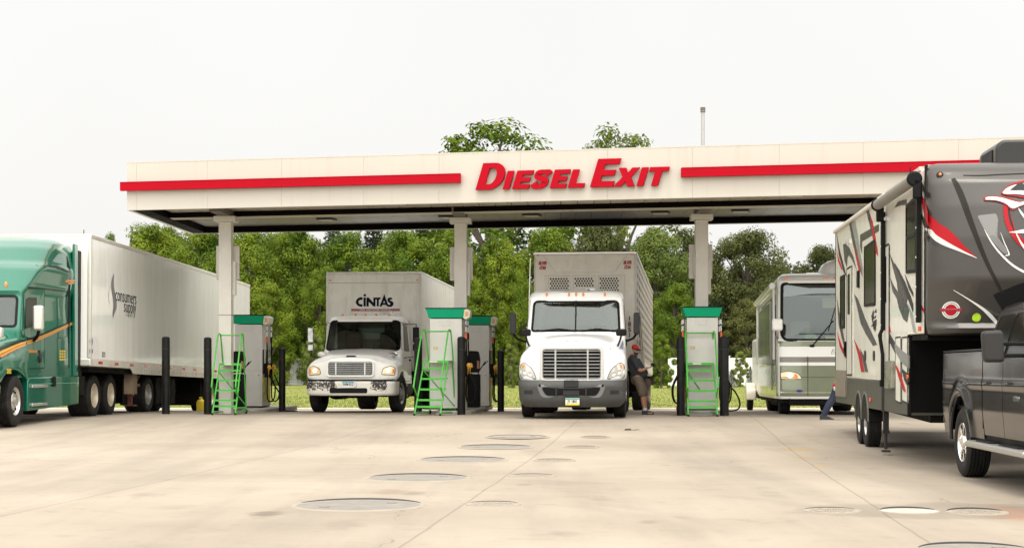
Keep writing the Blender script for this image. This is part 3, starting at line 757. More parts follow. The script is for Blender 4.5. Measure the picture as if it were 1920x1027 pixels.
m = MB(); cslab(m, -.004, FLEN, -.004, .12, ZT, ZT+.03); cslab(m, -.004, .12, .12, DEP, ZT, ZT+.03); cslab(m, -.004, FLEN, DEP, DEP+.03, ZT, ZT+.03); m.build('coping', cream, root)
m = MB(); cslab(m, .12, FLEN-.02, .12, DEP-.12, 5.6, 5.64); m.build('roof', steel, root)
m = MB(); k = 0; u = .55                                                       # soffit panels, each with a seam
while u < FLEN-.4:
    cslab(m, u, min(u+.385, FLEN-.3), .12, 2.35, 5.06, 5.09); u += .4
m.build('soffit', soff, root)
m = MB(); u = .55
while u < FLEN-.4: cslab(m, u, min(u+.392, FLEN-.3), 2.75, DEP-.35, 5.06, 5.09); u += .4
m.build('rear_soffit', mat('shaded soffit panel', (.17,.155,.13), .5, var=.1), root)  # same panels as the front, the rear bay's shade put into the colour
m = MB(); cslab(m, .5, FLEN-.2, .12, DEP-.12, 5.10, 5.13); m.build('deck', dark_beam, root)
m = MB(); cslab(m, .5, FLEN-.2, 2.36, 2.74, 4.93, 5.09); cslab(m, .10, .48, .12, DEP-.12, 4.91, 5.2); cslab(m, .5, FLEN-.2, DEP-.34, DEP-.105, 4.905, 5.095); m.build('beam', dark_beam, root)  # middle slab is the beam; edge slabs paint the unlit inner fascia dark
m = MB(); cslab(m, .5, FLEN-.2, 2.34, 2.76, 4.915, 4.927); m.build('beam_flange', soff, root)
def band(u0, u1):
    m = MB(); cslab(m, u0, u1, -.14, -.002, 5.355, 5.555); cslab(m, u0, u1, -.15, -.14, 5.35, 5.365); cslab(m, u0, u1, -.15, -.14, 5.548, 5.56); 
    m.build('red_band', red, root, bevel=.006)
band(-.14, 8.22); band(13.24, FLEN)
# letters, drawn in a unit box (x right, y up), then sheared
def LT(ch, w_, st=.30, hb=.21):
    s = st
    if ch == 'I': return [[(0,0),(w_,0),(w_,1),(0,1)]]
    if ch == 'E': return [[(0,0),(w_,0),(w_,hb),(s,hb),(s,.5-hb/2),(w_*.92,.5-hb/2),(w_*.92,.5+hb/2),(s,.5+hb/2),(s,1-hb),(w_,1-hb),(w_,1),(0,1)]]
    if ch == 'L': return [[(0,0),(w_,0),(w_,hb),(s,hb),(s,1),(0,1)]]
    if ch == 'T': a = (w_-s)/2; return [[(a,0),(a+s,0),(a+s,1-hb),(w_,1-hb),(w_,1),(0,1),(0,1-hb),(a,1-hb)]]
    if ch == 'X': d_ = s*1.12; c_ = w_/2; return [[(0,0),(d_,0),(c_,.5-.22),(w_-d_,0),(w_,0),(c_+d_*.55,.5),(w_,1),(w_-d_,1),(c_,.5+.22),(d_,1),(0,1),(c_-d_*.55,.5)]]
    if ch == 'D':
        o = [(0,0)]+[(w_-.5*w_+.5*w_*math.cos(t), .5+.5*math.sin(t)) for t in [math.pi*(-.5+i/16) for i in range(17)]]+[(0,1)]
        k = w_-.5*w_; i_ = [(s,hb)]+[(k-.02+(.5*w_-s*.95)*math.cos(t), .5+(.5-hb)*math.sin(t)) for t in [math.pi*(-.5+i/16) for i in range(17)]]+[(s,1-hb)]
        return [o, i_]
    if ch == 'S':
        ctr = cat([[.95,.70],[.84,.84],[.52,.90],[.22,.83],[.17,.68],[.42,.55],[.72,.44],[.83,.28],[.58,.11],[.22,.11],[.03,.30]], 5)
        ctr = [(a*w_, b) for a, b in ctr]; L = []; Rr = []
        for i, (a, b) in enumerate(ctr):
            p = Vector(ctr[max(i-1,0)]); q = Vector(ctr[min(i+1,len(ctr)-1)]); t = (q-p).normalized(); nn = Vector((-t.y,t.x))
            hv = hb*.44*(abs(t.x))+s*.36*abs(t.y); L.append((a+nn.x*hv, b+nn.y*hv)); Rr.append((a-nn.x*hv, b-nn.y*hv))
        return [L+Rr[::-1]]
PXM = 261.
sign = thing('canopy_sign', 'big slanted red letters reading DIESEL EXIT on the canopy front', 'sign', tuple(FL + FD*8.59 + Vector((0,0,5.18))))
LET = [('D',233,150,155,0),('I',397,37,106,0),('E',455,97,106,0),('S',567,92,108,0),('E',680,92,106,0),('L',788,93,104,0),('E',920,133,162,0),('X',1058,122,106,0),('I',1193,38,106,0),('T',1241,112,106,0)]
for ch, x0, ww, hh, _ in LET:
    h = hh/PXM; w_ = ww/PXM; big = hh > 120
    st = (.30 if big else .36)
    if ch == 'S':
        hb = .215; W_ = w_/h
        ctr = cat([[.93,.735],[.80,.865],[.50,.895],[.24,.83],[.20,.68],[.42,.555],[.70,.45],[.80,.30],[.56,.11],[.24,.12],[.06,.285]], 5)
        m = MB(); rs_ = []
        for i, (a, b) in enumerate(ctr):
            p_ = Vector(ctr[max(i-1,0)]); q_ = Vector(ctr[min(i+1,len(ctr)-1)]); t = (q_-p_).normalized(); nn = Vector((-t.y,t.x)); hv = hb*.48*abs(t.x)+.155*abs(t.y)
            e_ = [((a*W_+nn.x*hv*sg), b+nn.y*hv*sg) for sg in (1,-1)]; e_ = [((x_*h+.30*y_*h), y_*h) for x_, y_ in e_]
            rs_.append([(e_[0][0],e_[0][1],.045),(e_[1][0],e_[1][1],.045),(e_[1][0],e_[1][1],-.045),(e_[0][0],e_[0][1],-.045)])
        m.rings(rs_); o = m.build('letter', red, sign)
        frame(o, (FD*((x0-233)/PXM))+Vector((FD.y,-FD.x,0))*.075, FD, (0,0,1)); continue
    spl = LT(ch, w_/h, st, .19 if big else .22)
    spl = [[((x_*h+.30*y_*h), y_*h) for x_, y_ in s] for s in spl]
    me = curve_mesh(spl, 'letter', .045, .004)
    put(me, 'letter', red, sign, (FD*((x0-233)/PXM))+Vector((0,0,.0))+Vector((FD.y,-FD.x,0))*.075, FD, (0,0,1))
# vent pipe on the roof
root2 = thing('vent_pipe', 'thin grey vent pipe with a cap rising above the canopy roof', 'vent pipe', (4.70, 39.4, 5.64))
m = MB(); m.cyl((0,0,0),(0,0,1.82),.045,n=14); m.build('pipe', steel, root2)
m = MB(); m.cyl((0,0,1.82),(0,0,1.9),.062,n=14); m.cyl((0,0,1.78),(0,0,1.80),.065,n=14); m.build('cap', mid_beam, root2)
# lights
n = 0
for v, ys_, nm in ((1.15, (6.6,9.05,12.7,15.9,19.2), 'front'), (4.7, (4.3,7.6,9.8,13.1,15.1,18.4), 'back')):
    for i, u in enumerate(ys_):
        loc = FL + Vector(cp(u, v, 0))
        r3 = thing('canopy_light', ['first','second','third','fourth','fifth','sixth'][i]+' soffit light from the left in the '+nm+' row under the canopy', 'light', (loc.x, loc.y, 5.0), math.atan2(FD.y, FD.x), group='square lights under the canopy')
        m = MB(); m.box(-.22,.22,-.22,.22,0.02,.065); m.build('housing', dark_grey, r3, bevel=.01)
        m = MB(); m.box(-.18,.18,-.18,.18,.008,.018); m.build('lens', mat('unlit lamp glass', (.35,.34,.31), .4), r3)
# columns
def column(px, Y, label, wd=.31):
    X = (px-960)/3000*Y; r3 = thing('canopy_column', label, 'column', (X, Y, gz(Y)), -.027, group='columns carrying the canopy')
    m = MB(); m.box(-wd/2, wd/2, -wd/2, wd/2, 0, 4.76); m.build('shaft', col_m, r3, bevel=.008)
    m = MB(); m.box(-.27,.27,-.24,.24,4.765,4.90); m.build('cap', col_m, r3, bevel=.01)
    m = MB(); m.box(-.145,.145,-1.3,.5,4.902,5.05); m.build('bracket', mid_beam, r3)
    m = MB(); m.box(-.29,.29,wd/2+.03,wd/2+.10,3.34,4.19); m.build('sign_box', col_m, r3, bevel=.01)
    m = MB(); m.box(.155,.235,.0,.14,2.95,3.8); m.box(-.19,-.155,-.02,.1,3.4,4.0); m.build('conduit_box', col_m, r3, bevel=.01)
    for zz_ in (1.2, 2.45, 3.7):
        pass
    m = MB(); m.box(-wd/2-.004, wd/2+.004, -wd/2-.004, wd/2+.004, 2.44, 2.455); m.build('seam', mid_beam, r3)
column(424, 39.9, 'cream steel column carrying the left end of the canopy')
column(864, 40.3, 'cream steel column rising behind the middle fuel pump')
column(1315, 39.4, 'cream steel column rising behind the right fuel pump')

# ================================================================ PUMPS
pump_grey = mat('pump panel', (.60,.585,.54), .42, metal=.1, var=.05, dirt=(.38,.36,.32), dirt_lo=.6, dirt_hi=.9, ds=2, dstr=(2,2,.5))
pump_green = mat('pump header green', (.0,.33,.16), .5, var=.03, spec=.2)
pump_green_d = mat('pump header side green', (.0,.13,.06), .35, coat=.3)
yel = mat('yellow nozzle cover', (.75,.38,.02), .45, coat=.2)
orange = mat('orange breakaway', (.75,.14,.03), .4)
con_m = mat('island concrete', (.42,.39,.33), .85, var=.12)
price = mat('price sign face', (.62,.50,.28), .4, coat=.3, var=.15, vs_=9)
cream_s = mat('cream sign frame', (.62,.60,.45), .4)
def pump(px, Y, w_px, label, side=1, hh=2.5):
    """side: which way the near hose face looks; the header shows its green end"""
    X = (px-960)/3000*Y; w = w_px*Y/3000; r3 = thing('fuel_pump', label, 'fuel pump', (X, Y, gz(Y)+.12), -.06, group='diesel pumps on the islands')
    D = 1.05
    m = MB(); m.box(-w/2, w/2, 0, .045, .03, hh-.28); m.box(-w/2, w/2, D-.045, D, .03, hh-.28); m.build('end_panel', pump_grey, r3, bevel=.008)
    m = MB(); fr_ = rrect(-w/2+.05, w/2-.05, 1.02, hh-.42, .02); L_ = len(fr_); ri = inset(fr_, .006)
    for z_ in (.10, .98): m.box(-w/2+.05, w/2-.05, -.003, -.0005, z_, z_+.006)
    m.box(-w/2+.05, -w/2+.056, -.003, -.0005, .106, .98); m.box(w/2-.056, w/2-.05, -.003, -.0005, .106, .98); m.build('panel_seam', steel, r3, smooth=0); m = MB(); m.box(-.10,.10,-.003,-.0005,hh-.46,hh-.454); m.box(-.10,-.094,-.003,-.0005,hh-.454,hh-.34); m.box(.094,.10,-.003,-.0005,hh-.454,hh-.34); m.build('panel_seam', steel, r3, smooth=0)
    m = MB(); m.cyl((w/2-.09,-.012,.86),(w/2-.09,-.0005,.86),.014); m.build('lock', chrome, r3)
    m = MB(); m.box(-w/2+.08, -w/2+.20, -.003, -.0005, 1.46, 1.54); m.build('sticker', mat('faded sticker', (.55,.45,.25), .5, var=.3, vs_=30), r3, smooth=0)
    m = MB(); m.box(-w/2+.04, w/2-.04, .045, D-.045, .03, hh-.28); m.build('cabinet', pump_grey, r3)
    m = MB(); m.box(-w/2+.01, w/2-.01, .0451, D-.0451, 0, .028); m.build('plinth', black, r3)
    m = MB()                                                                  # tapered header box
    a = w/2+.03; b = w/2+.10
    m.add([(-a,-.03,hh-.26),(a,-.03,hh-.26),(a,D+.03,hh-.26),(-a,D+.03,hh-.26),(-b,-.06,hh-.04),(b,-.06,hh-.04),(b,D+.06,hh-.04),(-b,D+.06,hh-.04)],
          [(0,3,2,1),(4,5,6,7),(0,1,5,4),(1,2,6,5),(2,3,7,6),(3,0,4,7)]); m.build('header', pump_green, r3, bevel=.006)
    m = MB(); m.box(-b-.01, b+.01, -.07, D+.07, hh-.038, hh-.015); m.build('header_trim', black, r3)
    for s in ((side,) if abs(side) == 1 else (-1, 1)):
        if abs(side) == 1:
          m = MB(); x0 = s*(w/2+.06)
          m.prism(rpoly([(s*(w/2+.045),hh-.27),(s*(w/2+.10),hh-.30),(s*(w/2+.20),hh-.25),(s*(w/2+.215),hh-.10),(s*(w/2+.15),hh-.045),(s*(w/2+.075),hh-.06)], .02), 'y', -.12, .40)
          o = m.build('price_sign', cream_s, r3)
        if abs(side) == 1:
            m = MB(); m.box(s*(w/2+.13)-.042, s*(w/2+.13)+.042, -.128, -.121, hh-.235, hh-.105); m.build('price_face', price, r3, bevel=.004)
            m = MB(); m.box(s*(w/2+.13)-.027, s*(w/2+.13)+.027, -.132, -.1285, hh-.16, hh-.13); m.box(s*(w/2+.13)-.027, s*(w/2+.13)+.027, -.132, -.1285, hh-.21, hh-.18); m.build('price_digits', orange, r3)
        sg = s
        # hose side: display panel, nozzle boots, two hoses
        m = MB(); m.box(*(sorted((s*(w/2-.04), s*(w/2+.03)))), .10, D-.10, .9, 1.55); m.build('display_panel', black_gloss, r3, bevel=.01)
        m = MB(); m.box(*(sorted((s*(w/2-.04), s*(w/2+.012)))), .10, D-.10, .15, .85); o = m.build('side_panel', mat('striped side panel', (.30,.36,.10), .4, var=.5, vs_=2.5, dirt=(.6,.42,.04), dirt_lo=.45, dirt_hi=.5, ds=1.8), r3, bevel=.01)
        for q, yy in ((0, .22), (1, .78)):
            xx = s*(w/2+.07)
            m = MB(); m.box(xx-.045, xx+.045, yy-.06, yy+.06, .80, 1.18); m.build('nozzle_boot', black, r3, bevel=.015)
            m = MB(); m.tube([(xx+s*.03,yy-.02,.86),(xx+s*.05,yy-.03,1.0),(xx+s*.09,yy-.05,1.10),(xx+s*.12,yy-.06,1.03)], .038, 8); m.ell((xx+s*.08,yy-.05,1.08),(.06,.05,.06),8); o = m.build('nozzle', yel, r3)
            m = MB(); top = hh-.30
            m.tube([(xx,yy,top),(xx+s*.015,yy-.02,top-.35)], .016, 7)
            pts = cat([[xx+s*.015,yy-.02,top-.45],[xx+s*.03,yy-.05,1.5],[xx+s*.04,yy-.06,.9],[xx+s*.02,yy-.02,.35],[xx+s*.08,yy-.06,.16],[xx+s*.22,yy-.10,.22],[xx+s*.25,yy-.10,.55],[xx+s*.10,yy-.05,.88]], 6)
            m.tube(pts, .019, 8); m.build('hose', black, r3)
            m = MB(); m.cyl((xx+s*.005,yy,top-.02),(xx+s*.012,yy-.01,top-.13),.026); m.cyl((xx+s*.01,yy-.01,top-.17),(xx+s*.014,yy-.02,top-.3),.022); m.build('swivel', alu, r3)
            m = MB(); m.cyl((xx+s*.014,yy-.02,top-.32),(xx+s*.017,yy-.03,top-.47),.03); m.build('breakaway', orange if q == 0 else black, r3)
    return r3
def island(px, Y0, Y1, wd, label):
    Y = Y0; X = (px-960)/3000*Y; r3 = thing('pump_island', label, 'kerb island', (X, Y, gz((Y0+Y1)/2)-.02), -.06, group='concrete pump islands')
    m = MB(); L = Y1-Y0; r_ = wd/2; pts = [(-r_+r_*(1-math.cos(t)) if 0 else r_*math.cos(math.pi+t), .5-.5*math.sin(t)) for t in [math.pi*i/12 for i in range(13)]]
    pts += [(r_, L), (-r_, L)]; m.prism(pts, 'z', 0, .14); m.build('slab', con_m, r3, bevel=.02)
    m = MB(); m.prism([(a*1.012, b if b > .5 else b-.012) for a, b in pts[:-2]]+[(r_*1.012,L-.3),(-r_*1.012,L-.3)], 'z', .09, .125); m.build('steel_edge', steel, r3)
island(462, 41.6, 46.0, .95, 'concrete island under the left pump')
island(848, 38.95, 46.3, .92, 'concrete island under the two middle pumps')
island(1318, 38.1, 43.0, .86, 'concrete island under the right pump')
pump(466, 43.0, 52, 'grey diesel pump behind the left ladder and cream column')
pump(836, 39.2, 60, 'grey diesel pump in front of the middle column with a bright green header')
pump(893, 43.4, 48, 'farther grey diesel pump behind the middle one and its black bins')
pump(1317, 38.4, 58, 'grey diesel pump facing the camera under the right column', side=2)
# waste bin + towel dispenser units beside pumps
def bin_(px, Y, label):
    X = (px-960)/3000*Y; r3 = thing('waste_bin', label, 'waste bin', (X, Y, gz(Y)+.12), -.06, group='black service bins on the islands')
    m = MB(); m.box(-.17,.17,-.17,.17,0,.86); m.build('bin', black, r3, bevel=.03)
    m = MB(); m.prism(rpoly([(-.15,.90),(.15,.90),(.17,1.25),(.13,1.45),(-.10,1.46),(-.16,1.3)], .05), 'y', -.13, .13); m.build('towel_dispenser', black, r3, bevel=.02)
    m = MB(); m.tube([(.1,-.14,.8),(.16,-.16,.95),(.32,-.18,1.18)], .014, 6); m.bar((.27,-.18,1.08),(.38,-.18,1.2),.03,.02); m.build('squeegee', black, r3)
    m = MB(); m.box(.1,.16,-.145,-.132,1.0,1.2); m.build('label_plate', mat('plate', (.4,.15,.1), .5), r3)
bin_(447, 41.6, 'black bin with towel dispenser and squeegee beside the left ladder')
bin_(888, 41.3, 'black bin with towel dispenser between the two middle pumps')
# bollards
def bollard(px, Y, top, wpx, label):
    X = (px-960)/3000*Y; h = CAMH+(692-top)/3000*Y-gz(Y); r = wpx/2*Y/3000
    r3 = thing('bollard', label, 'bollard', (X, Y, gz(Y)), group='black sleeved bollards')
    bm_ = mat('bollard sleeve', (.006,.0055,.005), .5, var=.2, spec=.25, dirt=(.02,.018,.015), dirt_lo=.5, dirt_hi=.8, ds=4)
    m = MB(); m.lathe([(.001,-.05),(r,-.05),(r,h-.06),(r*.93,h-.02),(r*.6,h),(.001,h+.005)], n=24, close=False); m.build('sleeve', bm_, r3)
    m = MB(); m.lathe([(r,h-.32),(r+.004,h-.315),(r+.004,h-.30),(r,h-.295)], n=24, close=False); m.build('seam_ring', dark_grey, r3)
bollard(311, 39.5, 631, 15, 'black bollard standing alone, leftmost of all, before the white trailer')
bollard(389.5, 39.3, 632, 14.5, 'black bollard immediately left of the left green ladder')
bollard(529, 42.8, 652, 12.5, 'black bollard right of the left pump and its hoses')
bollard(784, 40.2, 633, 15, 'black bollard behind the middle green ladder beside the delivery truck')
bollard(865, 38.9, 631, 15, 'black bollard right of the middle green ladder')
bollard(939, 42.8, 656, 12.5, 'black bollard alone between the middle pumps and the white semi truck')
bollard(1276.5, 38.2, 631, 15, 'black bollard left of the right green ladder')
bollard(1358, 38.0, 630, 17, 'black bollard right of the right green ladder')
# loose hose loop by the right bollard
r3 = thing('fuel_hose', 'black hose looping out right of the right hand bollard', 'hose', ((1362-960)/3000*39, 39.0, 0))
m = MB(); m.tube(cat([[-.2,.2,1.6],[-.1,.15,1.1],[.05,.1,.75],[.22,.05,.55],[.33,.05,.32],[.30,.05,.14],[.12,.05,.09],[-.02,.05,.12]], 6), .02, 8); m.build('hose_loop', black, r3)
r3 = thing('fuel_hose', 'black hose sagging behind the bollard right of the left pump', 'hose', ((505-960)/3000*43.4, 43.4, -.05))
m = MB(); m.tube(cat([[-.02,0,1.2],[.0,0,1.0],[.12,0,.75],[.28,0,.5],[.35,0,.25],[.3,-.1,.06],[.45,-.2,.03],[.8,-.3,.02]], 6), .02, 8); m.build('hose_loop', black, r3)

# ================================================================ LADDERS
def ladder(px, Y, rz, label, w=.62, base=1.25, plat=1.28, rail=2.02, steps=5):
    """rolling warehouse ladder: front feet at y=0, platform at the back"""
    X = (px-960)/3000*Y; r3 = thing('rolling_ladder', label, 'ladder', (X, Y, gz(Y)), rz, group='green rolling ladders')
    G = ladder_green; h = w/2; tr = .019; yp = base*.62                      # platform front edge
    for s in (-1, 1):
        m = MB(); m.tube([(s*h,0,.0),(s*h*.93,yp,plat)], tr, 8); m.build('front_leg', G, r3)
        m = MB(); m.tube([(s*h,base+.1,.04),(s*h*.9,base-.04,plat)], tr, 8); m.build('rear_leg', G, r3)
        m = MB(); m.tube(cat([[s*(h+.01),.02,.66],[s*(h+.012),.03,.80],[s*(h+.01),yp*.78,rail-.16],[s*(h+.0),yp*.9,rail-.03],[s*h,yp+.08,rail],[s*h,yp+.2,rail-.1],[s*h*.97,base-.05,plat]], 5), tr, 8)
        m.tube([(s*(h+.01),.02,.66),(s*h,.26,.44)], tr*.9, 8); m.build('handrail', G, r3)
        m = MB(); m.tube([(s*h,.02,.06),(s*h,base+.08,.06)], tr, 8); m.build('base_rail', G, r3)
        m = MB(); m.cyl((s*h-.02,base+.1,.05),(s*h+.02,base+.1,.05),.05,n=14); m.build('castor', black, r3)
        m = MB(); m.cyl((s*h,0,-.002),(s*h,0,.05),.024,n=10); m.build('foot', black, r3)
    for i in range(steps):
        t = (i+.5)/(steps+.15); z_ = t*plat; y_ = t*yp
        if i == 0: z_ = .22; y_ = yp*.17
        m = MB(); m.box(-h*.97, h*.97, y_-.01, y_+.16, z_-.014, z_+.01); m.box(-h*.97, h*.97, y_-.012, y_-.004, z_-.035, z_+.01); m.build('step', G, r3)
    m = MB(); m.box(-h*.95, h*.95, yp-.02, base, plat-.014, plat+.012); m.box(-h*.95, h*.95, yp-.028, yp-.02, plat-.045, plat+.012); m.build('platform', G, r3)
    m = MB(); m.box(-h*.5, h*.1, yp-.034, yp-.0285, plat-.035, plat+.005); m.build('label_plate', mat('pale sticker', (.6,.58,.5), .5), r3)
    m = MB(); m.tube([(-h,base-.0,rail-.02),(h,base-.0,rail-.02)] if 0 else [(-h, yp+.1, rail-.03),(h, yp+.1, rail-.03)], tr*.9, 8); m.build('top_rail', G, r3)
    m = MB(); m.tube([(-h,base+.06,.15),(h,base+.0,.15)], tr*.8, 8); m.tube([(-h*.95,yp*.8,plat*.85),(h,base+.05,.2)], tr*.8, 8); m.build('brace', G, r3)
ladder(419.5, 38.6, -.04, 'green rolling ladder in front of the left cream column', w=.56, base=1.2, plat=1.24, rail=1.97)
ladder(801, 38.0, -.23, 'green rolling ladder before the middle pump and delivery truck', w=.64, plat=1.30, rail=2.05)
ladder(1318, 37.4, -.02, 'green rolling ladder facing straight out before the right pump', w=.68, plat=1.25, rail=2.0)
# yellow jug behind the left bollard
Y = 46.; r3 = thing('yellow_jug', 'yellow plastic jug on the lane behind the bollard left of the ladder', 'jug', ((376.5-960)/3000*Y, Y, gz(Y)))
m = MB(); m.lathe([(.001,0),(.12,0),(.13,.03),(.13,.25),(.10,.31),(.05,.34),(.045,.38)], n=16, close=False); m.build('body', mat('yellow plastic', (.85,.62,.02), .4), r3)
m = MB(); m.cyl((0,0,.38),(0,0,.41),.05,n=12); m.build('cap', mat('yellow plastic', (1,1,1)), r3)
# ================================================================ VEHICLES
def windscreen(root, surf, loop, glassm, frame_w=.055, gasket=None):
    m = MB(); patch(m, loop, surf, 1, -1, .012, inner=inset(loop, frame_w)); o = m.build('windscreen_frame', gasket or black, root)
    m = MB(); patch(m, inset(loop, frame_w*.7), surf, 1, -1, .006); return m.build('windscreen', glassm, root, rec=False)
def cut(levels, loop, hw_extra=0.0, **k):
    """cab shell with the windscreen opening left out"""
    full = cab_mesh(levels, **k)
    def skip(q):
        cx = sum(p[0] for p in q)/4; cy = sum(p[1] for p in q)/4; cz = sum(p[2] for p in q)/4
        yb = max(l[3] for l in levels)
        return cy < (levels[0][2]+yb)/2+.3 and inpoly(cx, cz, loop)
    return full, cab_mesh(levels, skip=skip, **k)
def seats(root, ys, zs, xs=(-.5,.5), m_=None):
    m = MB()
    for x_ in xs:
        m.box(x_-.25, x_+.25, ys-.45, ys+.05, zs-.15, zs); m.prism(rpoly([(x_-.25,zs),(x_+.25,zs),(x_+.22,zs+.62),(x_-.22,zs+.62)],.08), 'y', ys, ys+.13)
        m.prism(rpoly([(x_-.12,zs+.64),(x_+.12,zs+.64),(x_+.1,zs+.84),(x_-.1,zs+.84)],.05), 'y', ys+.01, ys+.11)
    m.build('seats', m_ or interior, root, bevel=.03)
def steering(root, x_, y_, z_, r=.22):
    m = MB(); pts = [(x_+r*math.cos(t), y_+r*.55*math.sin(t), z_+r*.8*math.sin(t)) for t in [2*math.pi*i/20 for i in range(21)]]
    m.tube(pts, .016, 6); m.bar((x_-r,y_,z_),(x_+r,y_,z_),.04,.02); m.cyl((x_,y_,z_),(x_,y_-.3,z_-.25),.03); m.build('steering_wheel', black, root)
def grille(root, x0, x1, z0, z1, y_, n, barm, r=.08, split=(), surround=None, sw=.05, depth=.05):
    m = MB(); lo = rrect(x0+.02, x1-.02, z0+.02, z1-.02, r); m.prism(lo, 'y', y_+.015, y_+.05); m.build('grille_back', black, root)
    m = MB()
    for i in range(n):
        z_ = z0+(i+.5)*(z1-z0)/n; m.box(x0+.02, x1-.02, y_-.012, y_+.014, z_-.0065, z_+.0065)
    for sx in split: m.box(sx-.018, sx+.018, y_-.02, y_-.0125, z0+.01, z1-.01)
    m.build('grille_bars', barm, root)
    if surround:
        lo = rrect(x0-sw, x1+sw, z0-sw, z1+sw, r+sw*.6); li = rrect(x0+.005, x1-.005, z0+.005, z1-.005, r)
        m = MB(); L = len(lo); vs = [(a,y_-.03,b) for a,b in lo]+[(a,y_-.03,b) for a,b in li]+[(a,y_+depth,b) for a,b in lo]+[(a,y_+.02,b) for a,b in li]
        fs = []
        for k in range(L):
            j = (k+1)%L; fs += [(k,j,L+j,L+k),(k,2*L+k,2*L+j,j),(L+k,L+j,3*L+j,3*L+k)]
        m.add(vs, fs); m.build('grille_surround', surround, root, bevel=.008)
def plate(root, txt, x_, y_, z_, w=.31, colr=None, top=None, bot=None, tc=None):
    m = MB(); m.box(x_-w/2, x_+w/2, y_-.006, y_, z_-.08, z_+.08); o = m.build('licence_plate', colr or mat('plate white', (.7,.7,.66), .4), root, bevel=.003)
    if top: q = MB(); q.box(x_-w/2+.004, x_+w/2-.004, y_-.009, y_-.0065, z_+.045, z_+.077); q.build('plate_band', top, o)
    if bot: q = MB(); q.box(x_-w/2+.004, x_+w/2-.004, y_-.009, y_-.0065, z_-.077, z_-.035); q.build('plate_base', bot, o)
    text('plate_number', txt, .095, tc or dark_g, o, (x_, y_-.0095, z_+.002), ext=.001, off=.002, sx=.72)

# ---------------------------------------------------------------- white day-cab semi (centre)
AX = .085
TX = thing('semi_truck', 'white day cab semi truck with chrome barred grille and grey bumper, parked nose out', 'semi truck', (1.33, 35.7, 0), -AX)
secs = [(.06, [(.72,.84),(.75,.9),(.77,1.1),(.77,1.3),(.76,1.5),(.72,1.61),(.5,1.67),(0,1.70)]),
 (.20, [(1.02,.84),(1.10,.92),(1.10,1.1),(1.05,1.27),(.93,1.42),(.78,1.64),(.5,1.73),(0,1.77)]),
 (.5, [(1.18,.86),(1.21,.97),(1.21,1.15),(1.17,1.36),(1.06,1.50),(.84,1.69),(.5,1.80),(0,1.84)]),
 (1.0, [(1.21,1.1),(1.22,1.13),(1.22,1.22),(1.19,1.42),(1.08,1.56),(.92,1.72),(.52,1.85),(0,1.88)]),
 (1.5, [(1.21,1.1),(1.22,1.13),(1.22,1.25),(1.19,1.45),(1.11,1.61),(1.0,1.77),(.6,1.89),(0,1.92)]),
 (1.9, [(1.19,.7),(1.2,.85),(1.2,1.2),(1.18,1.45),(1.13,1.68),(1.06,1.84),(.7,1.93),(0,1.95)])]
H = hood_mesh(secs); H.build('hood', white_paint, TX, smooth=50, rec=True)
hs_ = H.surf(1, -1)
lv = [(.95,1.18,1.86,3.75,.25,5),(1.90,1.17,1.88,3.75,.26,5),(1.98,1.16,1.92,3.75,.26,5),(2.72,1.105,2.24,3.75,.26,5.5),(2.80,1.12,2.22,3.75,.30,5),(2.92,1.08,2.32,3.75,.4,4),(2.99,.96,2.75,3.75,.4,4),(3.01,.8,2.95,3.7,.4,4)]
wloop = rpoly([(-1.06,1.975),(1.06,1.975),(1.02,2.735),(-1.02,2.735)], [.10,.10,.13,.13])
full, shell = cut(lv, inset(wloop, .02)); shell.build('cab', white_paint, TX, smooth=40, rec=False)
cs = full.surf(1, -1); windscreen(TX, cs, wloop, g_wind)
m = MB(); m.bar((0,cs(0,1.99)-.016,1.985),(0,cs(0,2.72)-.016,2.725),.035,.015); m.build('windscreen_divider', black, TX)
m = MB(); m.box(-1.0,1.0,2.25,3.0,1.7,1.93); m.build('dashboard', interior, TX, bevel=.05)
m = MB(); m.box(-1.0,1.0,3.6,3.65,1.9,2.9); m.build('cab_back_lining', interior, TX)
seats(TX, 3.2, 1.95, (-.55,.55)); steering(TX, .5, 2.62, 2.12)
for s, a, b in ((-1,-.85,.02),(1,.12,.9)):
    m = MB(); z_ = 1.985; pts = [(a, cs(a,z_)-.03, z_+.01), ((a+b)/2, cs((a+b)/2,z_+.07)-.04, z_+.06), (b, cs(b,z_)-.03, z_+.015)]; m.tube(pts, .012, 6); m.tube([(p[0],p[1]-.01,p[2]+.012) for p in pts], .009, 6); m.build('wiper', black, TX)
# side windows / door
sx = full.surf(0, 1); sxm = full.surf(0, -1)
for s, sf in ((1, sx), (-1, sxm)):
    lo = rpoly([(2.42,1.98),(3.3,1.98),(3.3,2.62),(2.62,2.62)], .07)
    m = MB(); patch(m, lo, sf, 0, s, .01); m.build('side_window', g_black, TX)
    m = MB(); patch(m, rrect(2.2,3.45,.98,2.68,.06), sf, 0, s, .005, inner=inset(rrect(2.2,3.45,.98,2.68,.06), .014)); m.build('door_seam', dark_g, TX)
for x_ in (-.70,-.17,0,.17,.68):
    m = MB(); y_ = cs(x_, 2.86); m.ell((x_, y_-.01, 2.865), (.026,.04,.06), 10); m.build('marker_light', amber, TX)
grille(TX, -.65, .65, .87, 1.55, -.01, 9, dim_chrome, .07, split=(-.36,.36), surround=alu, sw=.06, depth=.12)
m = MB(); m.prism(rpoly([(-.14,1.60),(.14,1.60),(.10,1.655),(-.10,1.655)], .015), 'y', -.0, .06); m.build('badge', chrome, TX)
m = MB(); m.box(-.14,.12,.12,.2,1.715,1.745); m.build('hood_latch', black, TX)
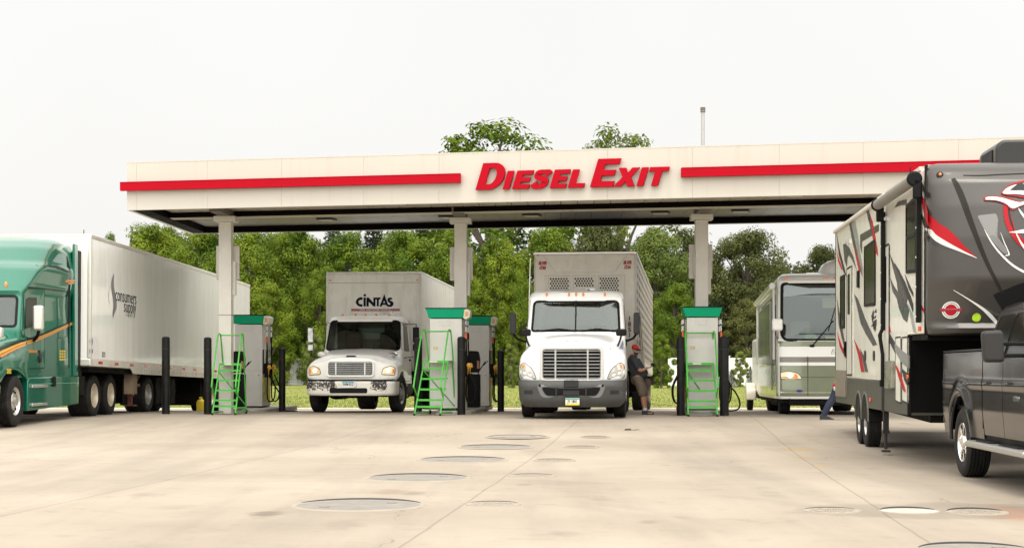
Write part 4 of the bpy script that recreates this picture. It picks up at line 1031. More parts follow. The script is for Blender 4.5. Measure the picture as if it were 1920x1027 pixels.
for s in (-1, 1):
    lo = rpoly([(s*.80,.89),(s*1.165,.92),(s*1.165,1.19),(s*1.08,1.255),(s*.88,1.10)], [.03,.04,.07,.06,.1])
    m = MB(); patch(m, lo, hs_, 1, -1, .012, n=4); o = m.build('headlight', lens, TX)
    m = MB()
    for k, (cx_, cz_) in enumerate(((s*.93,1.0),(s*1.05,1.04))):
        y_ = hs_(cx_, cz_); m.lathe([(.055,0),(.05,-.008),(.03,-.004),(.001,-.004)], (cx_, y_-.013, cz_), 'y', 16, close=False)
    m.build('lamp_reflector', chrome, o)
    m = MB(); patch(m, rpoly([(s*1.08,1.14),(s*1.125,1.1),(s*1.125,1.19),(s*1.06,1.225)], .01), hs_, 1, -1, .017); m.build('turn_lamp', amber, o)
    m = MB(); patch(m, lo, hs_, 1, -1, .010, inner=inset(lo, -.014)); m.build('headlight_trim', dark_grey, TX)
# bumper
bl = [(.26,1.06,-.12,.75,.55,3.2),(.34,1.15,-.17,.8,.55,3.2),(.42,1.19,-.20,.8,.55,3.2),(.74,1.21,-.22,.8,.55,3.2),(.80,1.215,-.18,.8,.55,3.2),(.86,1.215,-.14,.8,.5,3.2)]
BM = cab_mesh(bl); BM.build('bumper', grey_plastic, TX, smooth=40); bs_ = BM.surf(1, -1)
lo = rpoly([(-.56,.52),(.56,.52),(.66,.70),(-.66,.70)], .07); m = MB(); patch(m, lo, bs_, 1, -1, .008); o = m.build('bumper_intake', black, TX)
m = MB()
for x_ in (-.33,.33): m.bar((x_,bs_(x_,.6)-.014,.52),(x_,bs_(x_,.6)-.014,.70),.035,.02)
m.box(-.18,.18,bs_(0,.6)-.03,bs_(0,.6)-.009,.53,.63)
m.build('intake_rib', dark_grey, o)
m = MB(); patch(m, inset(rpoly([(-.66,.47),(.66,.47),(.78,.76),(-.78,.76)], .1), 0), bs_, 1, -1, .006, inner=inset(lo, -.012)); m.build('bumper_insert', mat('lighter bumper plastic', (.15,.15,.148), .5, var=.1), TX)
m = MB(); m.box(-.16,.16,-.236,-.15,.70,.87); m.build('tow_hook_cover', dark_grey, TX, bevel=.015)
for s in (-1, 1):
    m = MB(); m.cyl((s*.70,bs_(s*.7,.74)-.012,.74),(s*.70,bs_(s*.7,.74)+.0,.74),.028); m.build('tow_hole', black, TX)
    m = MB(); patch(m, rrect(*sorted((s*.86,s*1.06)),.55,.64,.03), bs_, 1, -1, .007); m.build('fog_lamp_blank', dark_grey, TX)
plate(TX, 'JV 1841', .03, -.236, .385, w=.31, top=mat('plate green band', (.10,.30,.22), .4), bot=mat('plate yellow band', (.75,.55,.05), .4))
# mirrors
def mirror_big(root, x_, y_, z0, z1, w=.15, d=.14, m_=dark_grey, name='door_mirror'):
    m = MB(); m.prism(rrect(x_-w/2, x_+w/2, z0, z1, .05), 'y', y_, y_+d); return m.build(name, m_, root, bevel=.03, seg=3)
for s, x_ in ((-1,-1.50), (1,1.43)):
    mirror_big(TX, x_, 2.15, 1.93, 2.44)
    m = MB(); m.tube(cat([[x_,2.25,1.96],[x_-s*.08,2.3,1.84],[x_-s*.22,2.35,1.78],[s*1.12,2.4,1.72]], 5), .03, 8); m.box(*sorted((s*1.08,s*1.20)),2.33,2.47,1.66,1.82); m.build('mirror_arm', black, TX, bevel=.01)
    xm = s*1.09
    m = MB(); m.prism(rrect(xm-.12, xm+.12, 1.86, 2.02, .05), 'y', .75, .88); m.build('fender_mirror', black, TX, bevel=.03)
    m = MB(); m.tube(cat([[xm,.82,1.87],[xm-s*.04,.85,1.72],[xm-s*.12,.9,1.55],[xm-s*.13,.88,1.46]], 5), .022, 8); m.ell((xm-s*.12,.86,1.47),(.05,.06,.09),10); m.build('fender_mirror_arm', black, TX)
text('unit_number', '83', .075, mat('blue lettering', (.03,.03,.25), .4), TX, (.84,hs_(.84,1.58)-.03,1.56), ext=.001)
# purple flash on the right fender
m = MB(); sfx = H.surf(0, 1)
pp = [(1.0,1.58),(1.9,1.78),(1.95,1.72),(1.3,1.55)]
patch(m, pp, sfx, 0, 1, .006); m.build('side_stripe', mat('purple stripe', (.05,.02,.22), .35, coat=.3), TX)
# antenna, frame, tanks, wheels
m = MB(); m.tube([(-1.13,2.3,2.0),(-1.12,2.35,2.9),(-1.10,2.4,3.75)], .012, 6); m.build('antenna', white_g, TX)
m = MB(); m.box(-.45,-.33,.5,6.6,.62,.9); m.box(.33,.45,.5,6.6,.62,.9); m.box(-.5,.5,.4,1.8,.40,.8); m.box(-.6,.6,4.3,6.4,.45,.62); m.cyl((-.95,1.25,.5),(.95,1.25,.5),.09); m.cyl((-.95,4.8,.51),(.95,4.8,.51),.12); m.cyl((-.95,6.1,.51),(.95,6.1,.51),.12); m.ell((0,4.8,.5),(.22,.25,.22)); m.build('chassis', underside, TX)
for s in (-1, 1):
    m = MB(); m.cyl((s*.86,2.3,.62),(s*.86,3.7,.62),.31,n=24); m.build('fuel_tank', alu_old, TX, bevel=.02)
    m = MB(); m.box(*sorted((s*.8,s*1.2)),2.05,2.3,.35,.95); m.build('step', mat('perforated step', (.33,.30,.25), .5, metal=.3, dirt=(.02,.02,.02), dirt_lo=.5, dirt_hi=.55, ds=9), TX)
    m = MB(); m.box(*sorted((s*.55,s*1.2)),6.85,6.87,.12,.9); m.build('mud_flap', black, TX)
    wheel(TX, 'steer', s*1.20, 1.25)
    for y_ in (4.8, 6.1): wheel(TX, 'drive', s*1.20, y_)
m = MB(); m.box(-1.2,1.2,3.9,4.1,.5,.55); m.build('cross_member', underside, TX)

# livestock trailer behind it
LV = thing('livestock_trailer', 'tall punched aluminium livestock trailer coupled behind the white semi', 'trailer', (1.84, 40.6, 0), -.115, -.018)
W2 = 1.30; Lt = 15.6
m = MB(); m.box(-W2,W2,0,Lt,1.15,4.06); m.build('body', alu_old, LV, bevel=.06, seg=3)
m = MB(); m.box(-W2-.012,W2+.012,-.012,.05,4.02,4.085); m.box(W2-.03,W2+.02,.05,Lt,4.02,4.085); m.box(-W2-.02,-W2+.03,.05,Lt,4.02,4.085); m.build('roof_rail', alu, LV, bevel=.01)
m = MB(); m.box(-W2+.1,W2-.1,.05,Lt-.05,4.066,4.10); m.build('roof_cap', dark_grey, LV)
m = MB()
for a, b in (((-1.05,3.98),(-.77,3.60)),((1.05,3.98),(.78,3.60)),((-.74,3.565),(.74,3.565))): m.bar((a[0],-.006,a[1]),(b[0],-.006,b[1]),.02,.012)
for x_ in (-.97,-.325,.315,.97): m.box(x_-.045, x_+.045, -.02, -.001, 2.4, 3.46)
m.box(-1.02,1.02,-.025,-.0205,3.46,3.50); m.build('front_ribs', mat('aluminium trim', (.50,.46,.40), .4, metal=.3), LV)
dots = MB(); pan = MB()
for x0, x1, z0, z1 in ((-.90,-.38,2.6,3.44),(-.27,.26,3.16,3.44),(.37,.90,2.6,3.44)):
    pan.box(x0,x1,-.012,-.002,z0,z1)
    j = 0; z_ = z1-.04
    while z_ > z0+.03:
        x_ = x0+.035+(.034 if j % 2 else 0)
        while x_ < x1-.025: dots.cyl((x_,-.016,z_),(x_,-.0125,z_),.025,n=8); x_ += .068
        z_ -= .059; j += 1
pan.build('vent_panel', mat('vent panel aluminium', (.60,.56,.48), .45, metal=.2), LV); dots.build('vent_holes', MATS['wheel hole'] if 'wheel hole' in MATS else black, LV, smooth=0)
m = MB(); m.box(0.04,.26,-.014,-.0,2.98,3.15); m.build('gauge_plate', alu, LV)
m = MB(); m.cyl((.10,-.03,3.09),(.10,-.0145,3.09),.045); m.build('gladhand', black, LV)
for s in (-1, 1):
    for a, b, cc in (('SEIG', 3.80, red_g), ('STAR', 3.68, red_g)):
        text('maker_logo', 'SILVER' if a == 'SEIG' else 'STAR', .115, cc, LV, (s*1.08, -.008, b), shear=.35, off=.006, sx=.62)
    m = MB(); m.box(s*1.2-.03,s*1.2+.03,-.03,-.005,3.98,4.01); m.build('marker_light', amber, LV)
# punched side slats (right side shows): strips between carry the interior's shadow in colour
for s in (1, -1):
    m = MB()
    for i in range(12): z_ = 1.45+i*.215; m.box(*sorted((s*(W2+.001), s*(W2+.004))), .3, Lt-.2, z_+.115, z_+.21)
    m.build('side_shadow_strips', mat('shadowed trailer opening', (.075,.06,.045), .8, var=.5, vs_=5, dirt=(.26,.22,.16), dirt_lo=.55, dirt_hi=.6, ds=9), LV)
for s in (1, -1):
    m = MB()
    for i in range(12):
        z_ = 1.45+i*.215; m.box(*sorted((s*(W2+.001), s*(W2+.007))), .3, Lt-.2, z_, z_+.11)
    m.build('side_slats', mat('slat aluminium', (.36,.31,.24), .5, metal=.1, var=.12, vs_=3, dirt=(.25,.2,.14), dirt_lo=.45, dirt_hi=.8, ds=2), LV)
    m = MB()
    for i in range(13): y_ = .3+i*1.2; m.box(*sorted((s*(W2+.0075), s*(W2+.017))), y_, y_+.05, 1.2, 4.0)
    m.build('side_posts', alu, LV)
m = MB()
for a, b in (((1.34,1.2,2.3),(1.34,4.2,1.2)),((1.36,1.4,2.5),(1.36,4.6,1.3)),((1.38,.9,1.9),(1.38,3.2,1.15))): m.tube([a,b], .02, 6)
m.build('side_brace', alu, LV)
num = '1851'
for i, ch in enumerate(num): text('unit_number', ch, .16, dark_g, LV, (1.14, -.008, 2.38-.14*i), off=.004)
m = MB(); m.box(-.5,.5,.1,Lt-.1,.9,1.14); m.box(-1.2,1.2,5,9,.55,1.14); m.cyl((-.9,12,.5),(.9,12,.5),.1); m.build('underframe', underside, LV)
for s in (-1, 1):
    m = MB(); m.box(s*.9-.06,s*.9+.06,2.9,3.02,.25,1.14); m.box(s*.9-.12,s*.9+.12,2.85,3.07,.2,.25); m.build('landing_leg', steel, LV)
    for y_ in (12.2, 13.5): wheel(LV, 'drive', s*1.28, y_, -.02)

# ---------------------------------------------------------------- white delivery box truck
DT = thing('delivery_truck', 'white box delivery truck with lit headlights and paint flaking off its bumper', 'delivery truck', (-4.07, 40.3, 0), -.09, -.010)
secs = [(.06, [(.60,.84),(.63,.9),(.64,1.0),(.64,1.1),(.63,1.22),(.60,1.32),(.4,1.38),(0,1.40)]),
 (.2, [(1.04,.84),(1.11,.9),(1.12,1.0),(1.10,1.12),(1.0,1.25),(.74,1.34),(.45,1.44),(0,1.46)]),
 (.45, [(1.13,.85),(1.16,.92),(1.16,1.05),(1.13,1.2),(1.03,1.32),(.82,1.40),(.5,1.49),(0,1.51)]),
 (.9, [(1.16,1.06),(1.17,1.1),(1.17,1.15),(1.14,1.26),(1.05,1.36),(.86,1.46),(.55,1.55),(0,1.57)]),
 (1.3, [(1.14,1.0),(1.15,1.05),(1.15,1.12),(1.12,1.26),(1.05,1.38),(.92,1.51),(.6,1.60),(0,1.62)]),
 (1.7, [(1.08,.75),(1.09,.9),(1.09,1.1),(1.08,1.3),(1.04,1.42),(.98,1.56),(.7,1.64),(0,1.66)])]
H = hood_mesh(secs); H.build('hood', white_old, DT, smooth=50); hs_ = H.surf(1, -1)
lv = [(.75,1.07,1.6,3.15,.2,5),(1.55,1.06,1.62,3.15,.28,4.5),(1.62,1.055,1.64,3.15,.3,4.5),(2.38,.98,2.0,3.15,.28,5),(2.45,.97,2.02,3.15,.3,5),(2.54,.90,2.15,3.1,.35,4),(2.57,.75,2.35,3.0,.35,4)]
wloop = rpoly([(-1.0,1.605),(1.0,1.605),(.95,2.42),(-.95,2.42)], [.12,.12,.14,.14])
full, shell = cut(lv, inset(wloop, .02)); shell.build('cab', white_old, DT, smooth=40, rec=False)
cs = full.surf(1, -1); windscreen(DT, cs, wloop, g_wind2, .05)
m = MB(); m.box(-.95,.95,1.95,2.5,1.3,1.6); m.build('dashboard', black, DT, bevel=.05)
m = MB(); m.box(-.95,.95,3.05,3.09,1.3,2.45); m.build('cab_back_lining', interior, DT)
m = MB(); m.box(-.5,.35,3.03,3.045,1.95,2.25); m.build('rear_window', mat('dim green rear window', (.10,.16,.11), .3), DT)
seats(DT, 2.75, 1.5, (-.45,.5), black); steering(DT, .42, 2.2, 1.75)
for a, b in ((-.8,-.05),(.1,.85)):
    m = MB(); z_ = 1.63; m.tube([(a,cs(a,z_)-.02,z_),((a+b)/2,cs((a+b)/2,z_)-.02,z_+.03),(b,cs(b,z_)-.02,z_+.01)], .012, 6); m.build('wiper', black, DT)
for s, sf in ((1, full.surf(0,1)), (-1, full.surf(0,-1))):
    m = MB(); patch(m, rpoly([(1.95,1.6),(2.8,1.6),(2.8,2.3),(2.2,2.3)], .07), sf, 0, s, .008); m.build('side_window', g_black, DT)
    m = MB(); lo = rrect(1.75,2.95,.8,2.36,.06); patch(m, lo, sf, 0, s, .004, inner=inset(lo, .014)); m.build('door_seam', dark_g, DT)
    m = MB(); m.box(*sorted((s*1.07,s*1.10)),2.7,2.84,1.35,1.4); m.build('door_handle', black, DT)
    # west-coast mirrors on brackets
    x_ = s*1.40
    m = MB(); m.prism(rrect(x_-.08,x_+.08,1.82,2.22,.03), 'y', 1.7, 1.78); m.build('door_mirror', mat('dull mirror back', (.45,.45,.43), .12, metal=1, var=.5, vs_=9) if s < 0 else black, DT, bevel=.02)
    m = MB(); m.prism(rrect(x_-.08,x_+.08,1.60,1.78,.03), 'y', 1.7, 1.78); m.build('convex_mirror', mat('dull mirror back', (.45,.45,.43)) if s < 0 else black, DT, bevel=.02)
    m = MB(); m.tube([(s*1.0,1.95,2.30),(x_,1.78,2.30),(x_,1.78,1.45),(s*1.06,1.9,1.42)], .014, 6); m.build('mirror_bracket', black, DT)
for x_ in (-.68,-.30,0,.30,.68):
    m = MB(); y_ = cs(x_*.9, 2.5); m.ell((x_*.92, y_+.02, 2.565), (.035,.045,.03), 10); m.build('marker_light', amber, DT)
m = MB(); m.ell((.62,2.45,2.64),(.07,.07,.05),12); m.box(.55,.72,2.4,2.5,2.57,2.62); m.build('roof_antenna', white_g, DT)
grille(DT, -.57, .57, .94, 1.29, -.01, 7, dim_chrome, .06, split=(-.37,.37), surround=white_old, sw=.03, depth=.12)
for z_ in (1.36, 1.42):
    m = MB(); m.prism(rpoly([(-.15+.02*(z_>1.4),z_),(.15-.02*(z_>1.4),z_),(.10,z_+.03),(-.10,z_+.03)], .01), 'y', hs_(0,1.36)-.02 if z_ < 1.4 else .04, .2); m.build('badge', chrome if z_ < 1.4 else black, DT)
for s in (-1, 1):
    lo = rpoly([(s*.78,.98),(s*1.09,.96),(s*1.10,1.14),(s*.98,1.18),(s*.82,1.12)], [.05,.03,.04,.06,.05])
    m = MB(); patch(m, lo, hs_, 1, -1, .012, n=4); o = m.build('headlight', lens_warm, DT)
    m = MB(); patch(m, lo, hs_, 1, -1, .008, inner=inset(lo, -.016)); m.build('headlight_trim', dark_grey, o)
    cx_ = s*.93; m = MB(); m.ell((cx_, hs_(cx_,1.07)-.014, 1.07), (.06,.014,.045), 14); m.build('lamp', lamp_on, o)
    m = MB(); patch(m, rpoly([(s*1.04,1.0),(s*1.085,1.0),(s*1.09,1.11),(s*1.04,1.13)], .01), hs_, 1, -1, .016); m.build('turn_lamp', amber, o)
for s in (-1, 1):
    m = MB(); x_ = s*.93; m.ell((x_, 1.0, 1.50), (.12,.20,.07), 14); m.build('hood_intake', chrome if s > 0 else white_old, DT)
# bumper with flaked paint: dark patches with their own outline
bl = [(.44,1.08,-.13,.55,.38,3.5),(.47,1.13,-.16,.6,.4,3.5),(.50,1.14,-.17,.6,.4,3.5),(.77,1.15,-.18,.6,.4,3.5),(.80,1.14,-.16,.6,.4,3.5)]
flake = bpy.data.materials.new('flaking bumper paint'); flake.use_nodes = True; n = flake.node_tree; p = n.nodes['Principled BSDF']; L = n.links
tc_ = n.nodes.new('ShaderNodeTexCoord'); sx_ = n.nodes.new('ShaderNodeSeparateXYZ'); L.new(tc_.outputs['Object'], sx_.inputs[0])
z1 = n.nodes.new('ShaderNodeTexNoise'); z1.inputs['Scale'].default_value = 22; z1.inputs['Detail'].default_value = 8; z1.inputs['Roughness'].default_value = .7; L.new(tc_.outputs['Object'], z1.inputs['Vector'])
rp = n.nodes.new('ShaderNodeValToRGB'); rp.color_ramp.interpolation = 'LINEAR'; ee = rp.color_ramp.elements
for i, (a, v) in enumerate(((0,.17),(.13,.15),(.15,.12),(.33,.20),(.38,-.02),(.52,-.04),(.58,.06),(.63,-.1),(.70,-.1),(.76,.16),(.90,.2),(.93,-.1),(1,-.2))):
    q = ee[i] if i < 2 else ee.new(a); q.position = a; q.color = (v+.3,)*3+(1,)
mr_ = n.nodes.new('ShaderNodeMapRange'); mr_.inputs[1].default_value = -1.15; mr_.inputs[2].default_value = 1.15; L.new(sx_.outputs[0], mr_.inputs[0]); L.new(mr_.outputs[0], rp.inputs[0])
zz1 = n.nodes.new('ShaderNodeMapRange'); zz1.inputs[1].default_value = .5; zz1.inputs[2].default_value = .64; zz1.inputs[3].default_value = -.12; zz1.inputs[4].default_value = .10; L.new(sx_.outputs[2], zz1.inputs[0])
a1 = n.nodes.new('ShaderNodeMath'); a1.operation = 'ADD'; L.new(rp.outputs[0], a1.inputs[0]); L.new(z1.outputs[0], a1.inputs[1])
a2 = n.nodes.new('ShaderNodeMath'); a2.operation = 'ADD'; L.new(a1.outputs[0], a2.inputs[0]); L.new(zz1.outputs[0], a2.inputs[1])
gt = n.nodes.new('ShaderNodeMapRange'); gt.inputs[1].default_value = .99; gt.inputs[2].default_value = 1.02; L.new(a2.outputs[0], gt.inputs[0])
mx = n.nodes.new('ShaderNodeMix'); mx.data_type = 'RGBA'; mx.inputs[6].default_value = (.70,.67,.60,1); mx.inputs[7].default_value = (.035,.025,.018,1); L.new(gt.outputs[0], mx.inputs[0]); L.new(mx.outputs[2], p.inputs['Base Color'])
BM = cab_mesh(bl); BM.build('bumper', flake, DT, smooth=40); bs_ = BM.surf(1, -1)
m = MB(); patch(m, rrect(-.50,.46,.50,.63,.05), bs_, 1, -1, .006); m.build('bumper_intake', black, DT)
m = MB(); m.box(-1.09,1.09,.0,.45,.80,.845); m.build('bumper_gap', black, DT)
plate(DT, 'IWM 812', -.02, -.205, .715, w=.32, top=mat('plate blue band', (.10,.35,.45), .4))
# box body
BW = 1.31; y0 = 3.3; y1 = 11.3; z0 = 1.08; z1_ = 3.78
bx = MB(); bx.box(-BW,BW,y0,y1,z0,z1_); bx.build('cargo_box', box_white, DT, bevel=.07, seg=4)
m = MB(); m.box(-BW-.012,BW+.012,y0+.03,y0+.09,z0,z1_+.01); m.build('corner_trim', mat('box corner trim', (.80,.78,.72), .4, metal=.1), DT, bevel=.02)
m = MB(); m.box(-BW-.012,BW+.012,y0+.1,y1,z1_-.05,z1_+.012); m.build('top_rail', mat('rail white', (.74,.72,.67), .4), DT, bevel=.015)
m = MB(); m.box(-BW+.05,BW-.05,y0-.006,y0,3.48,3.50); m.build('front_seam', steel, DT)
for s in (-1, 1):
    m = MB(); m.box(s*1.2-.03,s*1.2+.03,y0-.02,y0-.001,3.54,3.58); m.build('marker_light', amber, DT)
m = MB()
for i in range(5):
    for j in range(5):
        if (i*3+j*5) % 4: m.cyl((.72+i*.06+(.06 if i > 2 else 0),y0-.004,3.14+j*.055),(.72+i*.06+(.06 if i > 2 else 0),y0-.001,3.14+j*.055),.008,n=6)
m.build('rivet_marks', steel, DT, smooth=0)
# CINTAS lettering, drawn in the crop's pixels (16 px per photo px)
navy = mat('navy lettering', (.004,.005,.022), .6, spec=.15)
kx = 1/16*43.6/3000; 
def cpt(a, b): return ((a-960)*kx, (700-b)*kx)
def ringarc(cx_, cy_, r1, r2, a0, a1, n_=24, ey=1): return [(cx_+r1*math.cos(R(a0+(a1-a0)*i/n_)), cy_-ey*r1*math.sin(R(a0+(a1-a0)*i/n_))) for i in range(n_+1)]+[(cx_+r2*math.cos(R(a1+(a0-a1)*i/n_)), cy_-ey*r2*math.sin(R(a1+(a0-a1)*i/n_))) for i in range(n_+1)]
spl = [[(555,300),(495,295),(430,318),(380,360),(352,420),(352,465),(385,525),(440,565),(500,580),(555,578),(555,505),(505,508),(460,495),(435,460),(435,415),(460,385),(510,372),(555,378)],
 [(585,305),(655,305),(655,572),(585,572)], [(625+38*math.cos(t), 237+38*math.sin(t)) for t in [2*math.pi*i/20 for i in range(20)]],
 [(675,305),(745,305),(885,460),(885,305),(1120,305),(1085,365),(1052,365),(1052,572),(990,572),(990,365),(950,365),(950,572),(885,572),(745,430),(745,572),(675,572)],
 [(1214,195),(1260,330),(1330,510),(1365,530),(1400,505),(1395,480),(1330,440),(1310,390),(1325,335),(1370,308),(1430,308),(1455,330),(1455,370),(1410,365),(1385,380),(1400,400),(1470,430),(1500,480),(1485,540),(1430,585),(1350,590),(1290,560),(1260,525),(1160,525),(1140,575),(1070,575),(1170,330)],
 [(1212,400),(1245,470),(1182,470)]]
me = curve_mesh([[cpt(*p_) for p_ in s] for s in spl], 'c', .004)
put(me, 'company_lettering', navy, DT, (.06, y0-.007, 2.73), (1,0,0), (0,0,1))
m = MB(); a = cpt(210, 640); b = cpt(1690, 715); m.box(.06+a[0], .06+b[0], y0-.008, y0-.001, 2.73+b[1], 2.73+a[1]); m.build('slogan_band', mat('dark red band', (.28,.012,.03), .35, coat=.3), DT)
text('slogan', 'THE UNIFORM PEOPLE', .065, white_g, DT, (.04, y0-.0095, 2.735+(a[1]+b[1])/2), spacing=1.35, off=.0015)
m = MB(); m.box(-.42,-.3,.6,10.8,.72,.98); m.box(.3,.42,.6,10.8,.72,.98); m.box(-.5,.5,.4,1.6,.4,.75); m.box(-1.2,1.2,y0,y1-.05,.98,1.08); m.box(-.9,-.4,3.4,4.6,.35,.9); m.cyl((-.9,1.05,.48),(.9,1.05,.48),.08); m.cyl((-.9,7.6,.49),(.9,7.6,.49),.12); m.ell((0,7.6,.48),(.2,.25,.22)); m.box(-.12,.1,.2,.4,.5,.76); m.build('chassis', underside, DT)
for s in (-1, 1):
    m = MB(); m.cyl((s*.82,2.2,.6),(s*.82,3.3,.6),.28,n=20); m.build('fuel_tank', black, DT, bevel=.02)
    m = MB(); m.box(*sorted((s*.75,s*1.12)),1.75,2.15,.4,.46); m.box(*sorted((s*.75,s*1.12)),1.75,2.15,.68,.73); m.build('step', steel, DT)
    wheel(DT, 'steer_white', s*1.16, 1.08, 0, -.10); wheel(DT, 'dual', s*1.2, 7.6, -.02)

# ---------------------------------------------------------------- green tractor (left)
GT = thing('green_semi_truck', 'green sleeper semi truck with black and orange stripe at the left edge', 'semi truck', (-11.2, 30.4, -.05), -.02)
HY = 1.17
secs = [(.05, [(.70,.86),(.74,.9),(.76,1.1),(.76,1.3),(.75,1.45),(.70,1.58),(.5,1.64),(0,1.66)]),
 (.25, [(1.04,.86),(1.12,.92),(1.13,1.1),(1.10,1.28),(.98,1.46),(.80,1.64),(.5,1.72),(0,1.75)]),
 (.6, [(1.2,.86),(1.23,.95),(1.235,1.12),(1.20,1.34),(1.10,1.50),(.88,1.70),(.5,1.80),(0,1.83)]),
 (1.0, [(1.23,1.10),(1.24,1.13),(1.24,1.2),(1.22,1.38),(1.12,1.56),(.94,1.74),(.52,1.87),(0,1.90)]),
 (1.45, [(1.23,1.14),(1.24,1.16),(1.24,1.23),(1.22,1.40),(1.14,1.60),(1.02,1.78),(.6,1.93),(0,1.95)]),
 (1.9, [(1.23,1.0),(1.235,1.08),(1.235,1.2),(1.22,1.44),(1.16,1.68),(1.08,1.84),(.7,1.97),(0,2.0)]),
 (2.15, [(1.22,.88),(1.22,1.0),(1.22,1.2),(1.21,1.48),(1.18,1.72),(1.12,1.88),(.7,1.99),(0,2.03)])]
secs = [(y_*HY, pr_) for y_, pr_ in secs]
GH = hood_mesh(secs); GH.build('hood', green_paint, GT, smooth=50)
glv = [(.98,1.16,2.12,5.95,.14,7),(1.95,1.155,2.12,5.95,.16,7),(2.02,1.15,2.14,5.95,.16,7),(2.66,1.13,2.34,5.95,.18,7),(2.76,1.14,2.32,5.95,.26,6),(2.95,1.18,2.50,5.95,.5,4),(3.25,1.21,2.85,5.95,.8,3.4),(3.38,1.205,3.1,5.95,1.0,3.2),(3.43,1.17,3.25,5.95,1.0,3.2),(3.75,1.14,3.7,5.95,1.2,3.2),(3.93,1.07,4.1,5.9,1.2,3),(4.01,.96,4.4,5.9,1.0,3),(4.04,.75,4.7,5.8,.8,3)]
wloop = rpoly([(-1.09,2.0),(1.09,2.0),(1.06,2.67),(-1.06,2.67)], [.10,.10,.12,.12])
full, shell = cut(glv, inset(wloop, .02)); shell.build('cab', green_paint, GT, smooth=45, rec=False)
cs = full.surf(1, -1); windscreen(GT, cs, wloop, g_wind, .05); gx = full.surf(0, 1); ghx = GH.surf(0, 1)
m = MB(); m.box(-1.05,1.05,2.75,3.3,1.7,1.96); m.build('dashboard', interior, GT, bevel=.05)
m = MB(); m.box(-1.05,1.05,3.9,3.95,1.3,2.9); m.build('cab_back_lining', interior, GT)
seats(GT, 3.5, 1.9, (-.6,.6))
def gs(pts): return hits(GT, 0, 1.17, pts)        # (y, z) on the flank
def gpatch(name, pts, m_, off=.006, r=0, sf=None, inner=None, n_=4, parent=None):
    lo = rpoly(gs(pts), r) if r else gs(pts); m = MB(); patch(m, lo, sf or gx, 0, 1, off, n=n_, inner=(inset(lo, inner) if inner else None)); return m.build(name, m_, parent or GT)
# door with window, seams, sleeper panel
dr = gpatch('door', [(47,548),(54,540),(84,541),(84,690),(47,692)], green_paint, .012, .06)
gpatch('side_window', [(51,561),(57,557),(71,558),(71,600),(64,612),(48,616)], g_black, .018, .05)
gpatch('door_trim', [(47,548),(54,540),(84,541),(84,690),(47,692)], black, .013, .06, inner=.014)
sl_ = gpatch('sleeper_panel', [(110,556),(127,556),(127,684),(110,684)], green_paint, .010, .08)
gpatch('sleeper_panel_trim', [(110,556),(127,556),(127,632),(110,634)], mat('darker green trim', (.002,.06,.04), .3, coat=.5), .011, .08, inner=.02)
gpatch('cab_seam', [(54,537),(90,541),(128,546),(128,548),(90,543),(54,539.5)], dark_g, .006)
gpatch('fairing_seam', [(126,508),(100,498),(74,496),(74,498),(100,500),(125,511)], dark_g, .006)
gpatch('rear_seam', [(127.5,470),(129,490),(131,690),(129.5,690),(127.6,490),(126,470)], dark_g, .006)
m = MB(); m.box(1.10,1.235,5.98,6.22,1.0,3.85); m.build('side_extender', black, GT, bevel=.015)
m = MB(); m.prism([(5.72,1.0),(5.975,1.0),(5.975,3.98),(5.72,3.98)], 'x', 1.165, 1.225); m.build('extender_skin', green_paint, GT, bevel=.01)
# stripes run over hood and flank
def both(a, b):
    return max(gx(a, b) if a > 2.52 else -9, ghx(a, b) if a <= 2.52 else -9)
cl = [(-3,663),(6,659),(20,653),(40,644),(62,637),(90,626),(112,616),(141,603)]
for dz0, dz1, mt, nm in ((-9,-3,dark_g,'dark_stripe'),(-3,1.5,mat('yellow stripe', (.62,.33,.03), .35, coat=.3),'yellow_stripe'),(1.5,2.6,dark_g,'thin_stripe'),(2.6,7,mat('orange stripe', (.66,.24,.05), .35, coat=.3),'orange_stripe')):
    m = MB(); k = 1
    rows = cat([[p_[0], p_[1]] for p_ in cl], 4); vs = []
    for i, (a, b) in enumerate(rows):
        t = 1-.55*i/(len(rows)-1)
        for dd in (dz0, dz1):
            y_, z_ = gs([(a, b+dd*t)])[0]; vs.append((both(y_, z_)+.012+(.004 if mt is dark_g and dz0 < -5 else .006), y_, z_))
    m.add(vs, [(2*i, 2*i+1, 2*i+3, 2*i+2) for i in range(len(rows)-1)]); m.build(nm, mt, GT, rec=False)
gpatch('upper_stripe', [(121,525),(137,524),(137,527),(121,529)], MATS['orange stripe'], .02)
gpatch('upper_stripe', [(124,530),(137,528),(137,531),(126,533)], MATS['orange stripe'], .02)
gpatch('door_handle', [(72,656),(75.5,660),(75.5,678),(72,680),(71,668)], black_gloss, .05, .01)
y_, z_ = gs([(61,659)])[0]; text('door_lettering', 'CONSUMERS SUPPLY', .075, MATS['orange stripe'], GT, (gx(y_,z_)+.02, y_, z_), (0,1,0), sx=.85, off=.002)
mm = MB()
for i in range(4):
    for j in range(3):
        y_, z_ = gs([(113.3+j*3.9, 658+i*5.2)])[0]; mm.box(gx(y_,z_)+.010, gx(y_,z_)+.014, y_-.055, y_+.055, z_-.022, z_+.022)
mm.build('lettering_block', mat('yellow lettering', (.62,.42,.05), .4), GT)
y_, z_ = gs([(9.5,696)])[0]; text('unit_number', '2082', .13, MATS['yellow lettering'], GT, (1.25, y_, z_), (0,1,0), off=.004)
gpatch('door_emblem', [(48,677),(53,677),(53,686),(48,686)], red_g, .02, .03)
